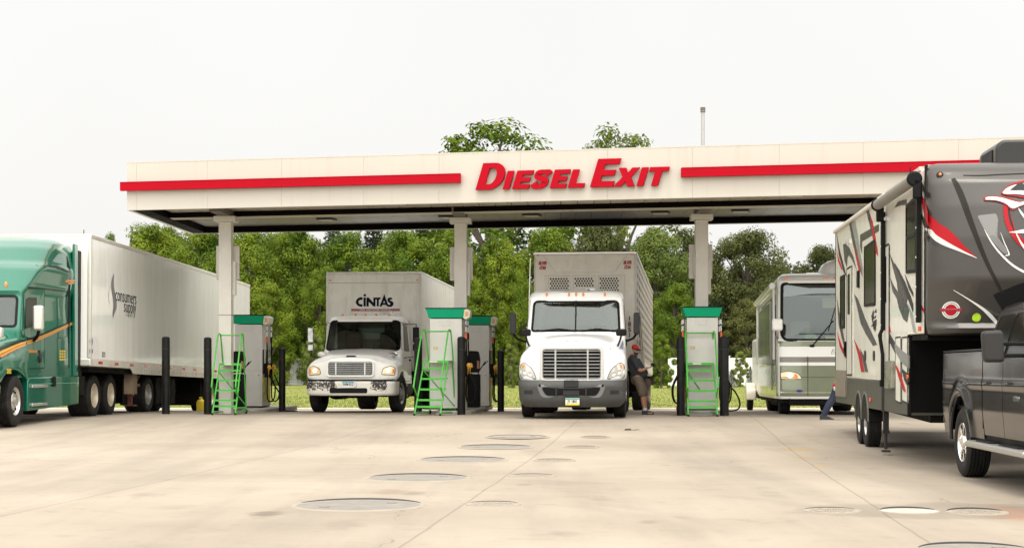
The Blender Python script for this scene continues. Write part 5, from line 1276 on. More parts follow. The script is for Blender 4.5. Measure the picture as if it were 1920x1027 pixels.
# clearance light and mirror
m = MB(); m.ell((.78, cs(.78,2.86)-.01, 2.88), (.03,.03,.07), 10); m.build('marker_light', amber, GT)
y_, z_ = gs([(73,590)])[0]
m = MB(); m.prism(rrect(1.25,1.47,1.95,2.47,.06), 'y', 2.62, 2.77); m.build('door_mirror', chrome if 0 else mat('bright mirror shell', (.66,.64,.60), .2, metal=.6, coat=.5), GT, bevel=.05, seg=3)
m = MB(); m.tube(cat([[1.36,2.7,1.97],[1.33,2.75,1.86],[1.24,2.85,1.78],[1.15,3.0,1.74]], 5), .035, 8); m.build('mirror_arm', black, GT)
m = MB(); m.prism(rrect(1.02,1.26,1.76,1.97,.05), 'y', .75, .9); m.build('fender_mirror', MATS['bright mirror shell'], GT, bevel=.04)
m = MB(); m.tube([(1.14,.85,1.78),(1.08,.95,1.62),(1.0,1.1,1.52)], .022, 8); m.build('fender_mirror_arm', black, GT)
# lower skirt with steps
m = MB(); m.prism([(2.38,.30),(5.98,.36),(6.02,1.0),(2.55,.98),(2.42,.93)], 'x', 1.10, 1.235); m.build('chassis_skirt', green_paint, GT, bevel=.02)
for z_ in (.42, .80):
    m = MB(); m.box(1.236,1.27,2.6,3.6,z_-.03,z_+.03); m.build('step', MATS['bright mirror shell'], GT, bevel=.01)
m = MB(); m.box(1.237,1.25,2.5,5.95,.84,.85); m.build('skirt_line', mat('pale green line', (.15,.45,.34), .3), GT)
m = MB(); m.box(1.237,1.27,4.0,4.2,.78,1.0); m.build('skirt_latch', black, GT, bevel=.02)
# bumper, fender liner, chassis, wheels
bl = [(.28,1.08,-.12,.72,.5,3.2),(.40,1.2,-.2,.75,.5,3.2),(.80,1.225,-.2,.78,.5,3.2),(.84,1.225,-.16,.78,.5,3.2)]
cab_mesh(bl).build('bumper', chrome, GT, smooth=40)
grille(GT, -.60, .60, .88, 1.50, -.02, 8, chrome, .07, surround=chrome, sw=.05, depth=.1)
for s in (-1, 1):
    m = MB(); patch(m, rpoly([(s*.82,.92),(s*1.13,.95),(s*1.12,1.2),(s*.9,1.16)], .05), GH.surf(1,-1), 1, -1, .01); m.build('headlight', lens, GT)
    wheel(GT, 'steer', s*1.225, 1.74)
    for y_ in (7.38, 8.8): wheel(GT, 'drive', s*1.22, y_, .02)
    m = MB(); m.box(*sorted((s*.6,s*1.16)),6.35,6.75,.55,1.02); m.build('quarter_fender', black, GT, bevel=.03)
m = MB(); m.box(-.45,-.33,.5,9.4,.66,.95); m.box(.33,.45,.5,9.4,.66,.95); m.box(-.5,.5,.4,2,.4,.8); m.box(-1.05,1.05,2.3,5.5,.45,.95); m.cyl((-1,1.74,.5),(1,1.74,.5),.09); m.box(-1.0,1.0,1.3,2.25,.9,1.12)
for y_ in (7.38,8.8): m.cyl((-1,y_,.52),(1,y_,.52),.12)
m.build('chassis', underside, GT)
m = MB(); m.box(-.5,.5,7.0,8.4,.96,1.12); m.build('fifth_wheel', steel, GT)

# white box trailer behind it
a_ = math.atan2(1.01, 16.0)
WT = thing('box_trailer', 'long white box trailer with black consumers supply lettering on its flank', 'trailer', (-9.62-1.30, 36.55, .0), -a_, -.019)
Lt = 16.1; zb, zt = 1.18, 4.19
m = MB(); m.box(-1.295,1.295,.0,Lt,zb+.12,zt-.06); m.build('body', trailer_white, WT, bevel=.05, seg=3)
m = MB(); m.box(-1.3,1.305,.02,Lt,zt-.10,zt); m.build('top_rail', mat('trailer rail', (.60,.57,.51), .45, metal=.3, var=.08), WT, bevel=.02)
m = MB(); m.prism([(.0,zb),(3.05,zb),(3.25,zb-.13),(Lt-.1,zb-.13),(Lt-.1,zb+.17),(.0,zb+.17)], 'x', 1.2965, 1.312); m.prism([(0,zb),(Lt-.1,zb-.13),(Lt-.1,zb+.17),(0,zb+.17)], 'x', -1.312, -1.2965); m.build('side_rail', alu_old, WT)
m = MB(); m.box(-1.312,1.312,-.012,.07,zb,zb+.17); m.box(1.22,1.31,-.014,.10,zb+.17,zt-.02); m.box(-1.31,-1.22,-.014,.10,zb+.17,zt-.02); m.build('corner_post', mat('trailer corner post', (.64,.62,.56), .4, metal=.2, var=.04), WT, bevel=.03, seg=3)
for i in range(12): m = MB(); y_ = .55+i*1.2; m.box(1.3125,1.3165,y_,y_+.30,zb+.055,zb+.115); m.build('reflector', red_lens, WT)
m = MB()
for i in range(75):
    y_ = 4.2+i*.155
    for z_ in (zb-.03, zb-.08): m.cyl((1.3125,y_,z_),(1.3150,y_,z_),.012,n=6)
m.build('rivets', dark_g, WT, smooth=0)
m = MB()
for i in range(26): y_ = .62+i*.6; m.box(1.2955,1.2968,y_,y_+.008,zb+.18,zt-.12)
m.build('panel_seam', mat('seam shade', (.68,.66,.61), .4), WT)
def ws(pts): return hits(WT, 0, 1.296, pts)
def wtext(nm, s_, px, py, size, mt, sx=1, **k):
    y_, z_ = ws([(px, py)])[0]; text(nm, s_, size, mt, WT, (1.300, y_, z_), (0,1,0), sx=sx, **k)
y_, z_ = ws([(215.5, 555)])[0]; y2, _ = ws([(255.5, 555)])[0]
blk = mat('black lettering', (.008,.008,.009), .6, spec=.15)
wtext('company_lettering', 'consumers', 236.2, 556.5, .46, blk, sx=(y2-y_)/2.02, off=-.002)
wtext('company_lettering', 'supply', 243.5, 576, .46, blk, sx=(y2-y_)/2.02, off=-.002)
wtext('company_lettering', 'Solutions, LLC', 243.5, 590, .11, mat('pale lettering', (.40,.39,.36), .5), sx=1.1)
wtext('unit_number', '373', 194, 665, .17, blk)
def ribbon(px_pts, nm, mt, off):
    m = MB(); a = ws([p_[:2] for p_ in px_pts]); vs = []
    rows = cat([[a[i][0], a[i][1], px_pts[i][2]] for i in range(len(a))], 6)
    for y_, z_, w_ in rows: vs += [(1.2965+off, y_-w_/2, z_), (1.2965+off, y_+w_/2, z_)]
    m.add(vs, [(2*i,2*i+1,2*i+3,2*i+2) for i in range(len(rows)-1)]); m.build(nm, mt, WT, rec=False, smooth=0)
ribbon([(208,535,.02),(204.5,545,.03),(203.5,558,.035),(206,568,.03),(210,573,.01)], 'logo_swirl', mat('grey swirl', (.45,.44,.41), .4), .003)
ribbon([(210,531,.01),(215,530,.03),(219,534,.02)], 'logo_swirl', MATS['grey swirl'], .003)
ribbon([(213.3,513,.02),(211.6,522,.14),(210.7,533,.20),(212.5,548,.24),(215,562,.26),(215.3,576,.24),(213,586,.16),(211.8,595,.03)], 'logo_stroke', mat('dark grey swirl', (.17,.16,.17), .35), .005)
y_, z_ = ws([(171, 640)])[0]
m = MB(); m.lathe([(.10,0),(.10,.004),(.07,.004),(.07,0)], (1.2965, y_, z_), 'x', 20, close=False); m.box(1.2965,1.300,y_-.06,y_+.06,z_-.03,z_+.03); m.box(1.2965,1.300,y_-.11,y_+.11,z_-.26,z_-.17); m.build('round_decal', mat('blue decal', (.12,.11,.35), .4), WT)
m = MB(); m.box(-.5,.5,.2,Lt-.3,.95,1.17); m.box(-1.2,1.2,.2,5.5,1.05,1.16)
for i in range(24): m.box(-1.25,1.25,5.7+i*.42,5.76+i*.42,1.02,1.17)
m.box(-.55,-.35,9.6,15.8,.6,.95); m.box(.35,.55,9.6,15.8,.6,.95); m.box(-1.2,1.2,10.2,10.25,.25,1.0); m.build('underframe', underside, WT)
for s in (-1, 1):
    lg = MB(); lg.box(s*.95-.08,s*.95+.08,4.1,4.26,.5,1.1); lg.box(s*.95-.05,s*.95+.05,4.13,4.23,.28,.5); lg.box(s*.95-.14,s*.95+.14,4.02,4.34,.25,.28); lg.box(s*.95-.03,s*.95+.10,4.26,4.7,.75,.82); lg.bar((s*.95,4.2,.6),(s*.95,5.0,1.1),.06,.06); lg.build('landing_leg', mat('rusty red steel', (.20,.06,.045), .7, var=.3, dirt=(.25,.18,.12), dirt_lo=.45, dirt_hi=.7, ds=6), WT)
    m = MB(); m.box(s*1.1-.10,s*1.1+.10,3.5,3.95,.55,1.1); m.build('leg_bracket', mat('tan bracket', (.24,.17,.11), .7, var=.3), WT)
    wheel(WT, 'dual', s*1.02, 5.6, .06)
    m = MB(); m.box(*sorted((s*.5,s*1.0)),6.3,8.2,.30,1.0); m.build('tyre_shadow_box', underside, WT)  # dark box added for the black mass of tyres and shadow
    for y_ in (11.2, 12.5): wheel(WT, 'drive', s*1.28, y_, .03)
    m = MB(); m.box(*sorted((s*.65,s*1.25)),13.4,13.42,.15,1.0); m.build('mud_flap', black, WT)
m = MB(); m.tube([(1.0,.4,4.19),(1.0,.4,4.33)], .01, 5); m.build('roof_wire', black, WT)
m = MB(); m.box(.55,.75,-.03,-.014,1.55,1.75); m.box(-.3,.2,-.03,-.014,1.4,1.7); m.build('connector_box', steel, WT)
# ---------------------------------------------------------------- motorhome
MH = thing('motorhome', 'cream and sage green motorhome with one headlight lit, half hidden by the camper', 'motorhome', (6.41+1.27, 38.5, -.01), -.107, -.010)
mh_w = mat('motorhome white', (.84,.83,.79), .3, coat=.4, var=.02)
mh_g = mat('motorhome sage green', (.235,.262,.17), .22, coat=.9, metal=.2, var=.06)
mh_t = mat('motorhome taupe band', (.20,.185,.16), .3, coat=.5)
mlv = [(.40,1.24,-.02,10.2,.25,4.5),(.55,1.27,-.08,10.2,.30,4.5),(1.2,1.275,-.06,10.2,.30,4.5),(1.8,1.275,.0,10.2,.30,4.5),(3.2,1.26,.18,10.2,.32,4.5),(3.26,1.26,.16,10.2,.34,4.5),(3.38,1.22,.30,10.2,.4,4.5),(3.46,1.12,.6,10.2,.5,4)]
wl = rpoly([(-1.21,1.78),(1.21,1.78),(1.19,3.22),(-1.19,3.22)], [.25,.25,.12,.12])
full, shell = cut(mlv, inset(wl, .03)); shell.build('body', mh_w, MH, smooth=40, rec=False); mf = full.surf(1, -1); mh_s = mat('motorhome flank', (.50,.50,.45), .10, coat=.5, var=.25, vs_=1.3, bump=.5, bs=2.0, stretch=(3,3,.4)); mx_ = full.surf(0, -1)
windscreen(MH, mf, wl, g_mh, .07)
m = MB(); patch(m, rpoly([(-1.12,2.86),(1.12,2.86),(1.10,3.16),(-1.10,3.16)],[.01,.01,.08,.08]), mf, 1, -1, .010); m.build('sun_strip', glass('tinted strip', (.25,.27,.27), .15), MH, rec=False)
m = MB(); m.box(-1.15,1.15,.45,1.2,1.3,1.82); m.build('dashboard', interior_light, MH, bevel=.05)
m = MB(); m.box(-1.2,1.2,3.3,3.35,1.1,3.3); m.box(-1.15,1.15,.5,.56,2.95,3.2); m.build('cabin_lining', interior, MH)
m = MB(); m.box(-.15,.85,.62,.66,2.62,2.86); m.build('sun_visor', mat('tan visor', (.45,.42,.32), .7), MH)
m = MB(); m.box(-.55,-.30,.42,.6,1.83,1.9); m.box(-.1,.25,.4,.62,1.83,1.92); m.build('dash_papers', mat('papers', (.6,.5,.2), .7), MH)
m = MB(); m.ell((-.45,.5,1.90),(.18,.1,.09),10); m.build('dash_cloth', mat('pale teal cloth', (.3,.45,.38), .8), MH)
m = MB(); m.prism(rrect(-.85,-.35,1.5,2.35,.12), 'y', 1.9, 2.05); m.prism(rrect(.45,.95,1.5,2.35,.12), 'y', 1.9, 2.05); m.build('seats', interior_light, MH, bevel=.03)
def mp(name, pts, m_, off=.006, r=0, inner=None, parent=None, n_=4):
    lo = hits(MH, 1, -.04, pts); lo = rpoly(lo, r) if r else lo; m = MB(); patch(m, lo, mf, 1, -1, off, n=n_, inner=inset(lo, inner) if inner else None); return m.build(name, m_, parent or MH)
def strip(name, z0, z1, m_, off=.005, x0=-1.262, x1=1.262):
    m = MB(); N = 48; K = 10; vs = []
    for i in range(N+1):
        x_ = x0+(x1-x0)*i/N
        for k in range(K+1): z_ = z0+(z1-z0)*k/K; vs.append((x_, mf(x_, z_)-off, z_))
    m.add(vs, [(i*(K+1)+k,i*(K+1)+k+1,(i+1)*(K+1)+k+1,(i+1)*(K+1)+k) for i in range(N) for k in range(K)])
    return m.build(name, m_, MH, rec=False)
strip('green_panel', .46, 1.20, mh_g); strip('taupe_band', 1.28, 1.41, mh_t); strip('green_cowl', 1.66, 1.79, mh_g)
m = MB()
for x_ in (-.56, .56): m.box(x_-.005, x_+.005, mf(x_,.9)-.018, mf(x_,.9)+.01, .48, 1.42)
m.box(-1.2,1.2,mf(0,.98)-.008,mf(0,.98)+.01,.915,.925); m.build('panel_seam', dark_grey, MH)
for s in (-1, 1):
    lo = rpoly([(s*1.19,.88),(s*.70,.88),(s*.78,1.0),(s*1.0,1.06),(s*1.2,1.03)], [.04,.05,.08,.08,.04])
    m = MB(); patch(m, lo, mf, 1, -1, .016); o = m.build('headlight', lens_warm if s < 0 else lens, MH)
    m = MB(); patch(m, lo, mf, 1, -1, .014, inner=inset(lo, -.014)); m.build('headlight_trim', dark_grey, o)
    m = MB(); m.ell((s*.98, mf(s*.98,.96)-.019, .96), (.062,.014,.055), 14); m.build('lamp', lamp_on if s < 0 else chrome, o)
    m = MB(); patch(m, rpoly([(s*.78,.90),(s*.88,.89),(s*.88,1.0),(s*.82,.99)], .01), mf, 1, -1, .020); m.build('turn_lamp', amber, o)
    m = MB(); patch(m, rrect(*sorted((s*.78,s*1.2)),.58,.66,.015), mf, 1, -1, .010, inner=rrect(*sorted((s*.79,s*1.19)),.59,.65,.01)); m.build('fog_trim', mh_t, MH)
for x_ in (-1.05, -.1, .12, .34, 1.05):
    m = MB(); m.box(x_-.05, x_+.05, mf(x_,3.32)-.03, mf(x_,3.32)+.02, 3.29, 3.34); m.build('marker_light', amber, MH, bevel=.01)
e0 = hit(MH, 1, -.07, 1499, 732.5); m = MB(); m.prism([(e0[0]+.075*math.cos(t), e0[2]+.03*math.sin(t)) for t in [2*math.pi*i/24 for i in range(24)]], 'y', mf(e0[0],e0[2])-.014, mf(e0[0],e0[2])); m.build('emblem', mat('blue oval', (.02,.03,.25), .3, coat=.8), MH)
text('lettering', 'Endeavor', .17, mat('silver grey script', (.40,.39,.37), .35, metal=.4), MH, (.30, mf(.1,1.53)-.004, 1.53), shear=.35, off=.001)
a = hit(MH, 1, -.05, 1523, 648); b = hit(MH, 1, .1, 1562, 601)
m = MB(); m.tube([(a[0], mf(a[0],a[2])-.02, a[2]), ((a[0]+b[0])/2, mf(0,2.0)-.06, (a[2]+b[2])/2), (b[0], mf(b[0],b[2])-.05, b[2])], .014, 6); m.tube([(b[0]-.12, mf(b[0],2.1)-.03, b[2]-.25), (b[0]+.12, mf(b[0],2.8)-.03, b[2]+.55)], .012, 6); m.ell((a[0],mf(a[0],a[2])-.01,a[2]),(.07,.03,.035),8); m.build('wiper', black, MH)
m = MB(); m.prism(rrect(-1.42,-1.17,2.03,2.32,.06), 'y', -.34, -.18); m.build('door_mirror', mh_w, MH, bevel=.05)
m = MB(); m.tube([(-1.30,-.25,2.05),(-1.29,-.2,1.9),(-1.26,.0,1.78),(-1.2,.2,1.74)], .025, 8); m.build('mirror_arm', chrome, MH)
m = MB(); m.prism(rrect(1.33,1.56,2.03,2.32,.06), 'y', -.22, -.05); m.build('door_mirror', mh_w, MH, bevel=.05)
# flank
m = MB(); m.box(-1.284,-1.270,.35,10.1,1.225,3.1); m.build('flank_panel', mh_s, MH)  # flank colour darkened and streaked to stand for its reflections
m = MB(); m.box(-1.285,-1.270,.35,10.1,.46,1.22); m.build('flank_green', mat('flank green', (.16,.20,.11), .12, coat=.5, bump=.5, bs=2.0, stretch=(3,3,.4)), MH)
m = MB(); m.prism([(.4,1.28),(3,1.42),(7,1.30),(10,1.9),(10,2.3),(7,1.55),(4,1.75),(.4,1.45)], 'x', -1.288, -1.2845); m.build('flank_swoosh', mh_t, MH)
for y0_, y1_, z0_, z1_ in ((.65,1.5,1.95,2.7),(2.2,2.9,.6,2.75),(3.8,5.0,2.0,2.7),(6.2,7.4,2.0,2.7),(8.3,9.2,2.1,2.7)):
    lo = rrect(y0_,y1_,z0_,z1_,.08); m = MB(); patch(m, lo, mx_, 0, -1, .030); m.build('entry_door' if z0_ < 1 else 'side_window', g_black if z0_ > 1 else mh_s, MH)
m = MB(); m.box(-1.36,-1.285,2.0,7.8,1.25,2.85); m.build('slide_out', mh_s, MH, bevel=.03)
m = MB(); m.cyl((-1.37,.55,3.16),(-1.37,9.5,3.16),.075,n=16); m.build('awning_tube', mh_w, MH)
m = MB(); m.bar((-1.33,.62,3.1),(-1.33,.62,1.35),.06,.05); m.bar((-1.33,9.4,3.1),(-1.33,9.4,1.35),.06,.05); m.build('awning_arm', mh_w, MH, bevel=.01)
m = MB(); m.lathe([(.46,0),(.45,.15),(.36,.30),(.18,.40),(.001,.42)], (.25,1.3,3.42), 'z', 24, close=False); m.build('satellite_dome', mh_w, MH)
m = MB(); m.box(-.35,.35,3.5,4.3,3.44,3.68); m.build('roof_unit', mh_w, MH, bevel=.05)
m = MB(); m.box(-1.2,1.2,.1,10.1,.30,.42); m.box(-1.1,1.1,3,9,.2,.40); m.box(-1.0,1.0,.0,.3,.25,.5); m.build('chassis', underside, MH)
for s in (-1, 1):
    for y_, k_ in ((1.15,'steer_white'),(6.9,'dual')): wheel(MH, k_, s*1.18, y_, 0)
# cargo trailer towed behind it
CT = thing('cargo_trailer', 'small white cargo trailer with a cream wheel fender towed behind the motorhome', 'trailer', ((1432-960)/3000*50.2+.85, 50.2, gz(51)), -.10)
m = MB(); m.box(-1.0,1.0,0,4.2,.55,2.35); m.build('body', mh_w, CT, bevel=.12, seg=4)
m = MB(); m.box(-1.01,1.01,-.01,.02,.56,.85); m.build('stone_guard', alu, CT)
for s in (-1, 1):
    m = MB(); pts = [(1.9-.5*math.cos(t), .35+.55*math.sin(t)) for t in [math.pi*i/14 for i in range(15)]]; m.prism(pts, 'x', s*1.0, s*1.32); m.build('fender', mat('cream fender', (.66,.60,.48), .4, coat=.4), CT, bevel=.03)
    wheel(CT, 'small', s*1.28, 1.9, 0)
m = MB(); m.box(-1,1,.1,4,.42,.54); m.bar((0,-1.2,.45),(0,.2,.45),.1); m.build('frame', underside, CT)

# ---------------------------------------------------------------- fifth-wheel camper
FW = thing('fifth_wheel_camper', 'white and charcoal fifth wheel camper with red swooshes hitched over the pickup bed', 'camper', (6.41, 19.9, -.19), -.097, .010)
fw_w = mat('camper white gelcoat', (.90,.875,.775), .25, coat=.5, var=.03)
fw_c = mat('camper charcoal', (.055,.049,.043), .36, coat=.3, metal=.2, spec=.4, var=.1)
fw_s = mat('camper olive skirt', (.06,.06,.048), .5, metal=.1, coat=.05, var=.08)
HW = 1.25; ZR = 3.84; LB = 10.7; YF = 1.4
m = MB(); m.prism([(0,1.74),(YF,1.74),(YF,1.10),(LB,1.02),(LB,ZR-.02),(.02,ZR-.02)], 'x', -HW, HW); m.build('body', fw_w, FW, bevel=.03)
m = MB(); m.prism([(YF,.66),(LB-.05,.56),(LB-.05,1.03),(YF,1.10)], 'x', -HW-.004, HW+.004); m.build('skirt', fw_s, FW, bevel=.01)
m = MB(); m.box(-HW+.02,HW-.02,YF-.012,YF-.002,.70,1.73); m.build('front_wall', mat('matt black liner', (.004,.004,.0035), .7, spec=.1), FW)
m = MB(); m.box(-HW-.01,-HW+.04,YF-.02,YF+.03,.66,1.74); m.box(-HW-.008,-HW+.03,-.02,.03,1.72,ZR); m.box(-HW-.008,HW,LB-.03,LB+.015,.6,ZR); m.build('corner_trim', black, FW, bevel=.008)
m = MB(); m.box(-HW+.04,HW-.04,.05,YF,1.66,1.735); m.build('bed_overhang_floor', underside, FW)
# nose cap
clv = [(1.715,1.19,-.26,.10,.20,3),(1.74,1.23,-.34,.10,.28,3),(1.80,1.24,-.37,.10,.32,3),(1.86,1.245,-.33,.10,.30,3),(1.98,1.25,-.38,.10,.36,2.8),(2.4,1.25,-.50,.10,.48,2.6),(2.9,1.25,-.50,.10,.48,2.6),(3.3,1.25,-.42,.10,.40,2.8),(3.6,1.25,-.30,.10,.28,3),(3.76,1.24,-.16,.10,.17,3),(3.84,1.20,-.02,.10,.1,3),(3.86,1.1,.04,.12,.04,3)]
CAP = cab_mesh(clv, dz=.04); CAP.build('nose_cap', fw_c, FW, smooth=45); cf = CAP.surf(1, -1)
def capp(name, pts, m_, off=.006, r=0, parent=None, thin=False):
    lo = hits(FW, 1, -.30, pts)
    out_ = []
    for px_, pz_ in pts:                                     # second pass at the true depth
        q = hit(FW, 1, -.30, px_, pz_)
        for _ in range(4): q = hit(FW, 1, cf(q[0], q[2]), px_, pz_)
        out_.append((q[0], q[2]))
    lo = rpoly(out_, r) if r else out_
    m = MB()
    if thin:                                                 # long thin outlines: ladder of faces between two edges
        h_ = len(lo)//2; A = lo[:h_]; B = lo[h_:][::-1]; A = cat([list(a) for a in A], 6); B = cat([list(a) for a in B], 6)
        vs = []
        for a, b in zip(A, B): vs += [(a[0], cf(*a)-off, a[1]), (b[0], cf(*b)-off, b[1])]
        m.add(vs, [(2*i,2*i+1,2*i+3,2*i+2) for i in range(len(A)-1)])
        return m.build(name, m_, parent or FW, rec=False)
    patch(m, lo, cf, 1, -1, off, n=5); return m.build(name, m_, parent or FW)
capp('red_wedge', [(1740.5,403),(1746,406),(1760,418),(1783,434),(1808,461),(1830,482), (1831,483),(1800,467),(1775,453),(1756,441),(1745,430),(1740.5,424)], red_g, .006, thin=True)
capp('white_wedge', [(1740.5,424),(1745,430),(1756,441),(1775,453),(1800,467),(1831,483), (1831,484),(1798,471),(1774,462),(1756,453),(1746,444),(1740.5,438)], white_g, .007, thin=True)
capp('dark_wedge', [(1740.5,438),(1746,444),(1756,453),(1774,462),(1786,467), (1786,468),(1772,466),(1756,461),(1746,457),(1740.5,455)], black_gloss, .005, thin=True)
capp('crease', [(1783,336),(1794,362),(1812,410),(1832,460),(1855,510),(1878,552), (1882,549),(1860,504),(1840,456),(1822,405),(1806,360),(1790,333)], mat('dark crease', (.022,.019,.016), .5, spec=.15), .004, thin=True)
capp('slot', [(1806,328),(1840,328),(1880,326),(1935,324),(1990,323), (1990,325.5),(1935,326),(1880,328),(1840,330),(1806,329.5)], black, .004, thin=True)
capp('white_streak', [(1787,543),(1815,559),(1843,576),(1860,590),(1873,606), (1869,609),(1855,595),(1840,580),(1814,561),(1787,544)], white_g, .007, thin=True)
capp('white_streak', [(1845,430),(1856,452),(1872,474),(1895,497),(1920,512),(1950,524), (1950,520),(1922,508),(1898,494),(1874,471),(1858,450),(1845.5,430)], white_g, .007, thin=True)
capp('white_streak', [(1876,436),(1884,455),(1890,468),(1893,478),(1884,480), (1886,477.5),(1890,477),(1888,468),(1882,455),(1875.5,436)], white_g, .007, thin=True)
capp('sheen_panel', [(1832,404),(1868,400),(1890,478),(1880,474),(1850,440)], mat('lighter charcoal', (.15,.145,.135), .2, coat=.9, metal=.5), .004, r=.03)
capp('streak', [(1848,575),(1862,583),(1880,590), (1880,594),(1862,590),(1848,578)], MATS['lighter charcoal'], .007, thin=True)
capp('recess', [(1862,552),(1900,536),(1935,524),(1975,520),(1975,560),(1975,604),(1935,606),(1905,604),(1882,585)], mat('black recess', (.012,.012,.012), .3, coat=.4), .005, r=.02)
# emblem: mirrored horns over a red ring (centre line of the cap)
kc = 5.405
def L6(pts): return [(1730+a/kc, 250+b/kc) for a, b in pts]
xc = 961+1000
def mir(pts): return pts
def emb(pts, m_, off):
    capp('emblem_piece', L6(pts), m_, off, thin=True)
def cpx(px, py):
    q = hit(FW, 1, -.45, px, py)
    for _ in range(5): q = hit(FW, 1, cf(q[0], q[2]), px, py)
    return q[0], q[2]
ecx, ecz = cpx(1975, 395); r_o = ecx-.0-cpx(1881, 395)[0]+.0
def ering(name, r1, r2, off, mt):
    m = MB(); vs = []; n_ = 144
    for i in range(n_):
        t = 2*math.pi*i/n_
        for r_ in (r1, (r1+r2)/2, r2): x_, z_ = ecx+r_*math.cos(t), ecz+r_*math.sin(t); vs.append((x_, cf(x_, z_)-off, z_))
    ztop = cpx(1900, 376)[1]; m.add(vs, [q_ for q_ in [(3*i+j_, 3*i+j_+1, 3*((i+1)%n_)+j_+1, 3*((i+1)%n_)+j_) for i in range(n_) for j_ in range(2)] if all(vs[k_][2] < ztop for k_ in q_)]); return m.build(name, mt, FW, rec=False)
ering('emblem_field', r_o*.93, .01, .004, dark_g); ering('emblem_field', r_o*.87, .01, .006, mat('emblem charcoal', (.05,.047,.045), .4)); ering('emblem_ring', r_o, r_o*.91, .009, red_g)
def K5(pts): return [(1830+a/5.711, 320+b/5.711) for a, b in pts]
fl_a = [(378,455),(388,520),(405,590),(428,650),(455,640),(470,690),(490,720),(514,740),(545,790), (545,830),(505,790),(478,760),(455,720),(440,700),(415,660),(398,600),(382,530),(374,455)]
st_a = [(345,660),(390,652),(440,642),(514,628),(620,640), (620,690),(514,672),(440,668),(390,664),(345,662)]
sw_a = [(425,660),(450,700),(480,755),(514,800),(560,860), (560,890),(505,830),(462,760),(435,700),(420,664)]
fm_a = [(455,400),(480,430),(514,470),(560,520), (560,560),(505,500),(470,450),(450,405)]
for a_, mt_, of_ in ((fl_a, red_g, .012), (st_a, white_g, .016), (sw_a, white_g, .015), (fm_a, white_g, .012)):
    pts_ = K5(a_)
    capp('emblem_flame', pts_, mt_, of_, thin=True)
    o_ = FW.children[-1] if False else None
    P_ = [cpx(*p_) for p_ in pts_]; h_ = len(P_)//2; A_ = P_[:h_]; B_ = P_[h_:][::-1]; m = MB(); vs = []
    for a, b in zip(A_, B_):
        for q_ in (a, b): x_ = 2*ecx-q_[0]; vs.append((x_, cf(x_, q_[1])-of_, q_[1]))
    m.add(vs, [(2*i,2*i+1,2*i+3,2*i+2) for i in range(h_-1)]); m.build('emblem_flame', mt_, FW, rec=False)
horn = [(620,645),(700,632),(800,640),(900,662),(985,690),(1060,672),(1240,640), (1240,700),(1060,722),(985,745),(905,782),(830,722),(740,690),(620,680)]
def smaller(pts, d_):
    h_ = len(pts)//2; A = pts[:h_]; B = pts[h_:][::-1]
    a2 = [(a[0]+(14 if i == 0 else 0), a[1]+(b[1]-a[1])*d_) for i, (a, b) in enumerate(zip(A, B))]
    b2 = [(b[0]+(14 if i == 0 else 0), b[1]+(a[1]-b[1])*d_) for i, (a, b) in enumerate(zip(A, B))]
    return a2+b2[::-1]
eye = [(792,598),(850,540),(930,500),(1020,478),(1240,440), (1240,680),(1020,655),(940,640),(860,632),(800,615)]
for pts in (eye, horn):
    emb(pts, red_g, .016); emb(smaller(pts, .10), dark_g, .020); emb(smaller(pts, .17), white_g, .024)
emb([(880,575),(930,535),(985,508),(1100,530),(1240,505), (1240,600),(1100,585),(985,578),(930,580),(890,578)], dark_g, .028)
# small badges
q = hit(FW, 1, -.3, 1783, 581)
for _ in range(4): q = hit(FW, 1, cf(q[0], q[2]), 1783, 581)
bx_, bz_ = q[0], q[2]; yy = cf(bx_, bz_)
def flat_ring(name, r1, r2, mt, off, x_=bx_, z_=bz_):
    m = MB(); m.lathe([(r1,0),(r1,-off),(max(r2,.001),-off),(max(r2,.001),0)], (x_, 0, z_), 'y', 32, close=False); m.v = [(a, cf(a, c_)+b, c_) for a, b, c_ in m.v]; return m.build(name, mt, FW, rec=False)
flat_ring('round_badge', .105, .09, white_g, .006); flat_ring('round_badge', .082, .07, white_g, .006); flat_ring('round_badge', .066, 0, red_g, .005)
m = MB(); patch(m, rrect(bx_-.125, bx_+.125, bz_-.018, bz_+.022, .005), cf, 1, -1, .010); m.build('badge_band', mat('dark red band', (.2,.01,.02), .4), FW)
q = hit(FW, 1, -.3, 1831, 595); 
for _ in range(4): q = hit(FW, 1, cf(q[0], q[2]), 1831, 595)
flat_ring('round_sticker', .052, 0, mat('lime sticker', (.40,.62,.03), .5, var=.3, vs_=20), .006, q[0], q[2])
q = hit(FW, 1, -.1, 1761, 329)
m = MB(); m.lathe([(.045,0),(.04,-.02),(.03,-.025)], (q[0], cf(q[0],q[2]), q[2]), 'y', 16); m.build('marker_base', dark_grey, FW)
m = MB(); m.ell((q[0], cf(q[0],q[2])-.025, q[2]+.005), (.018,.015,.02), 10); m.build('marker_light', amber, FW)
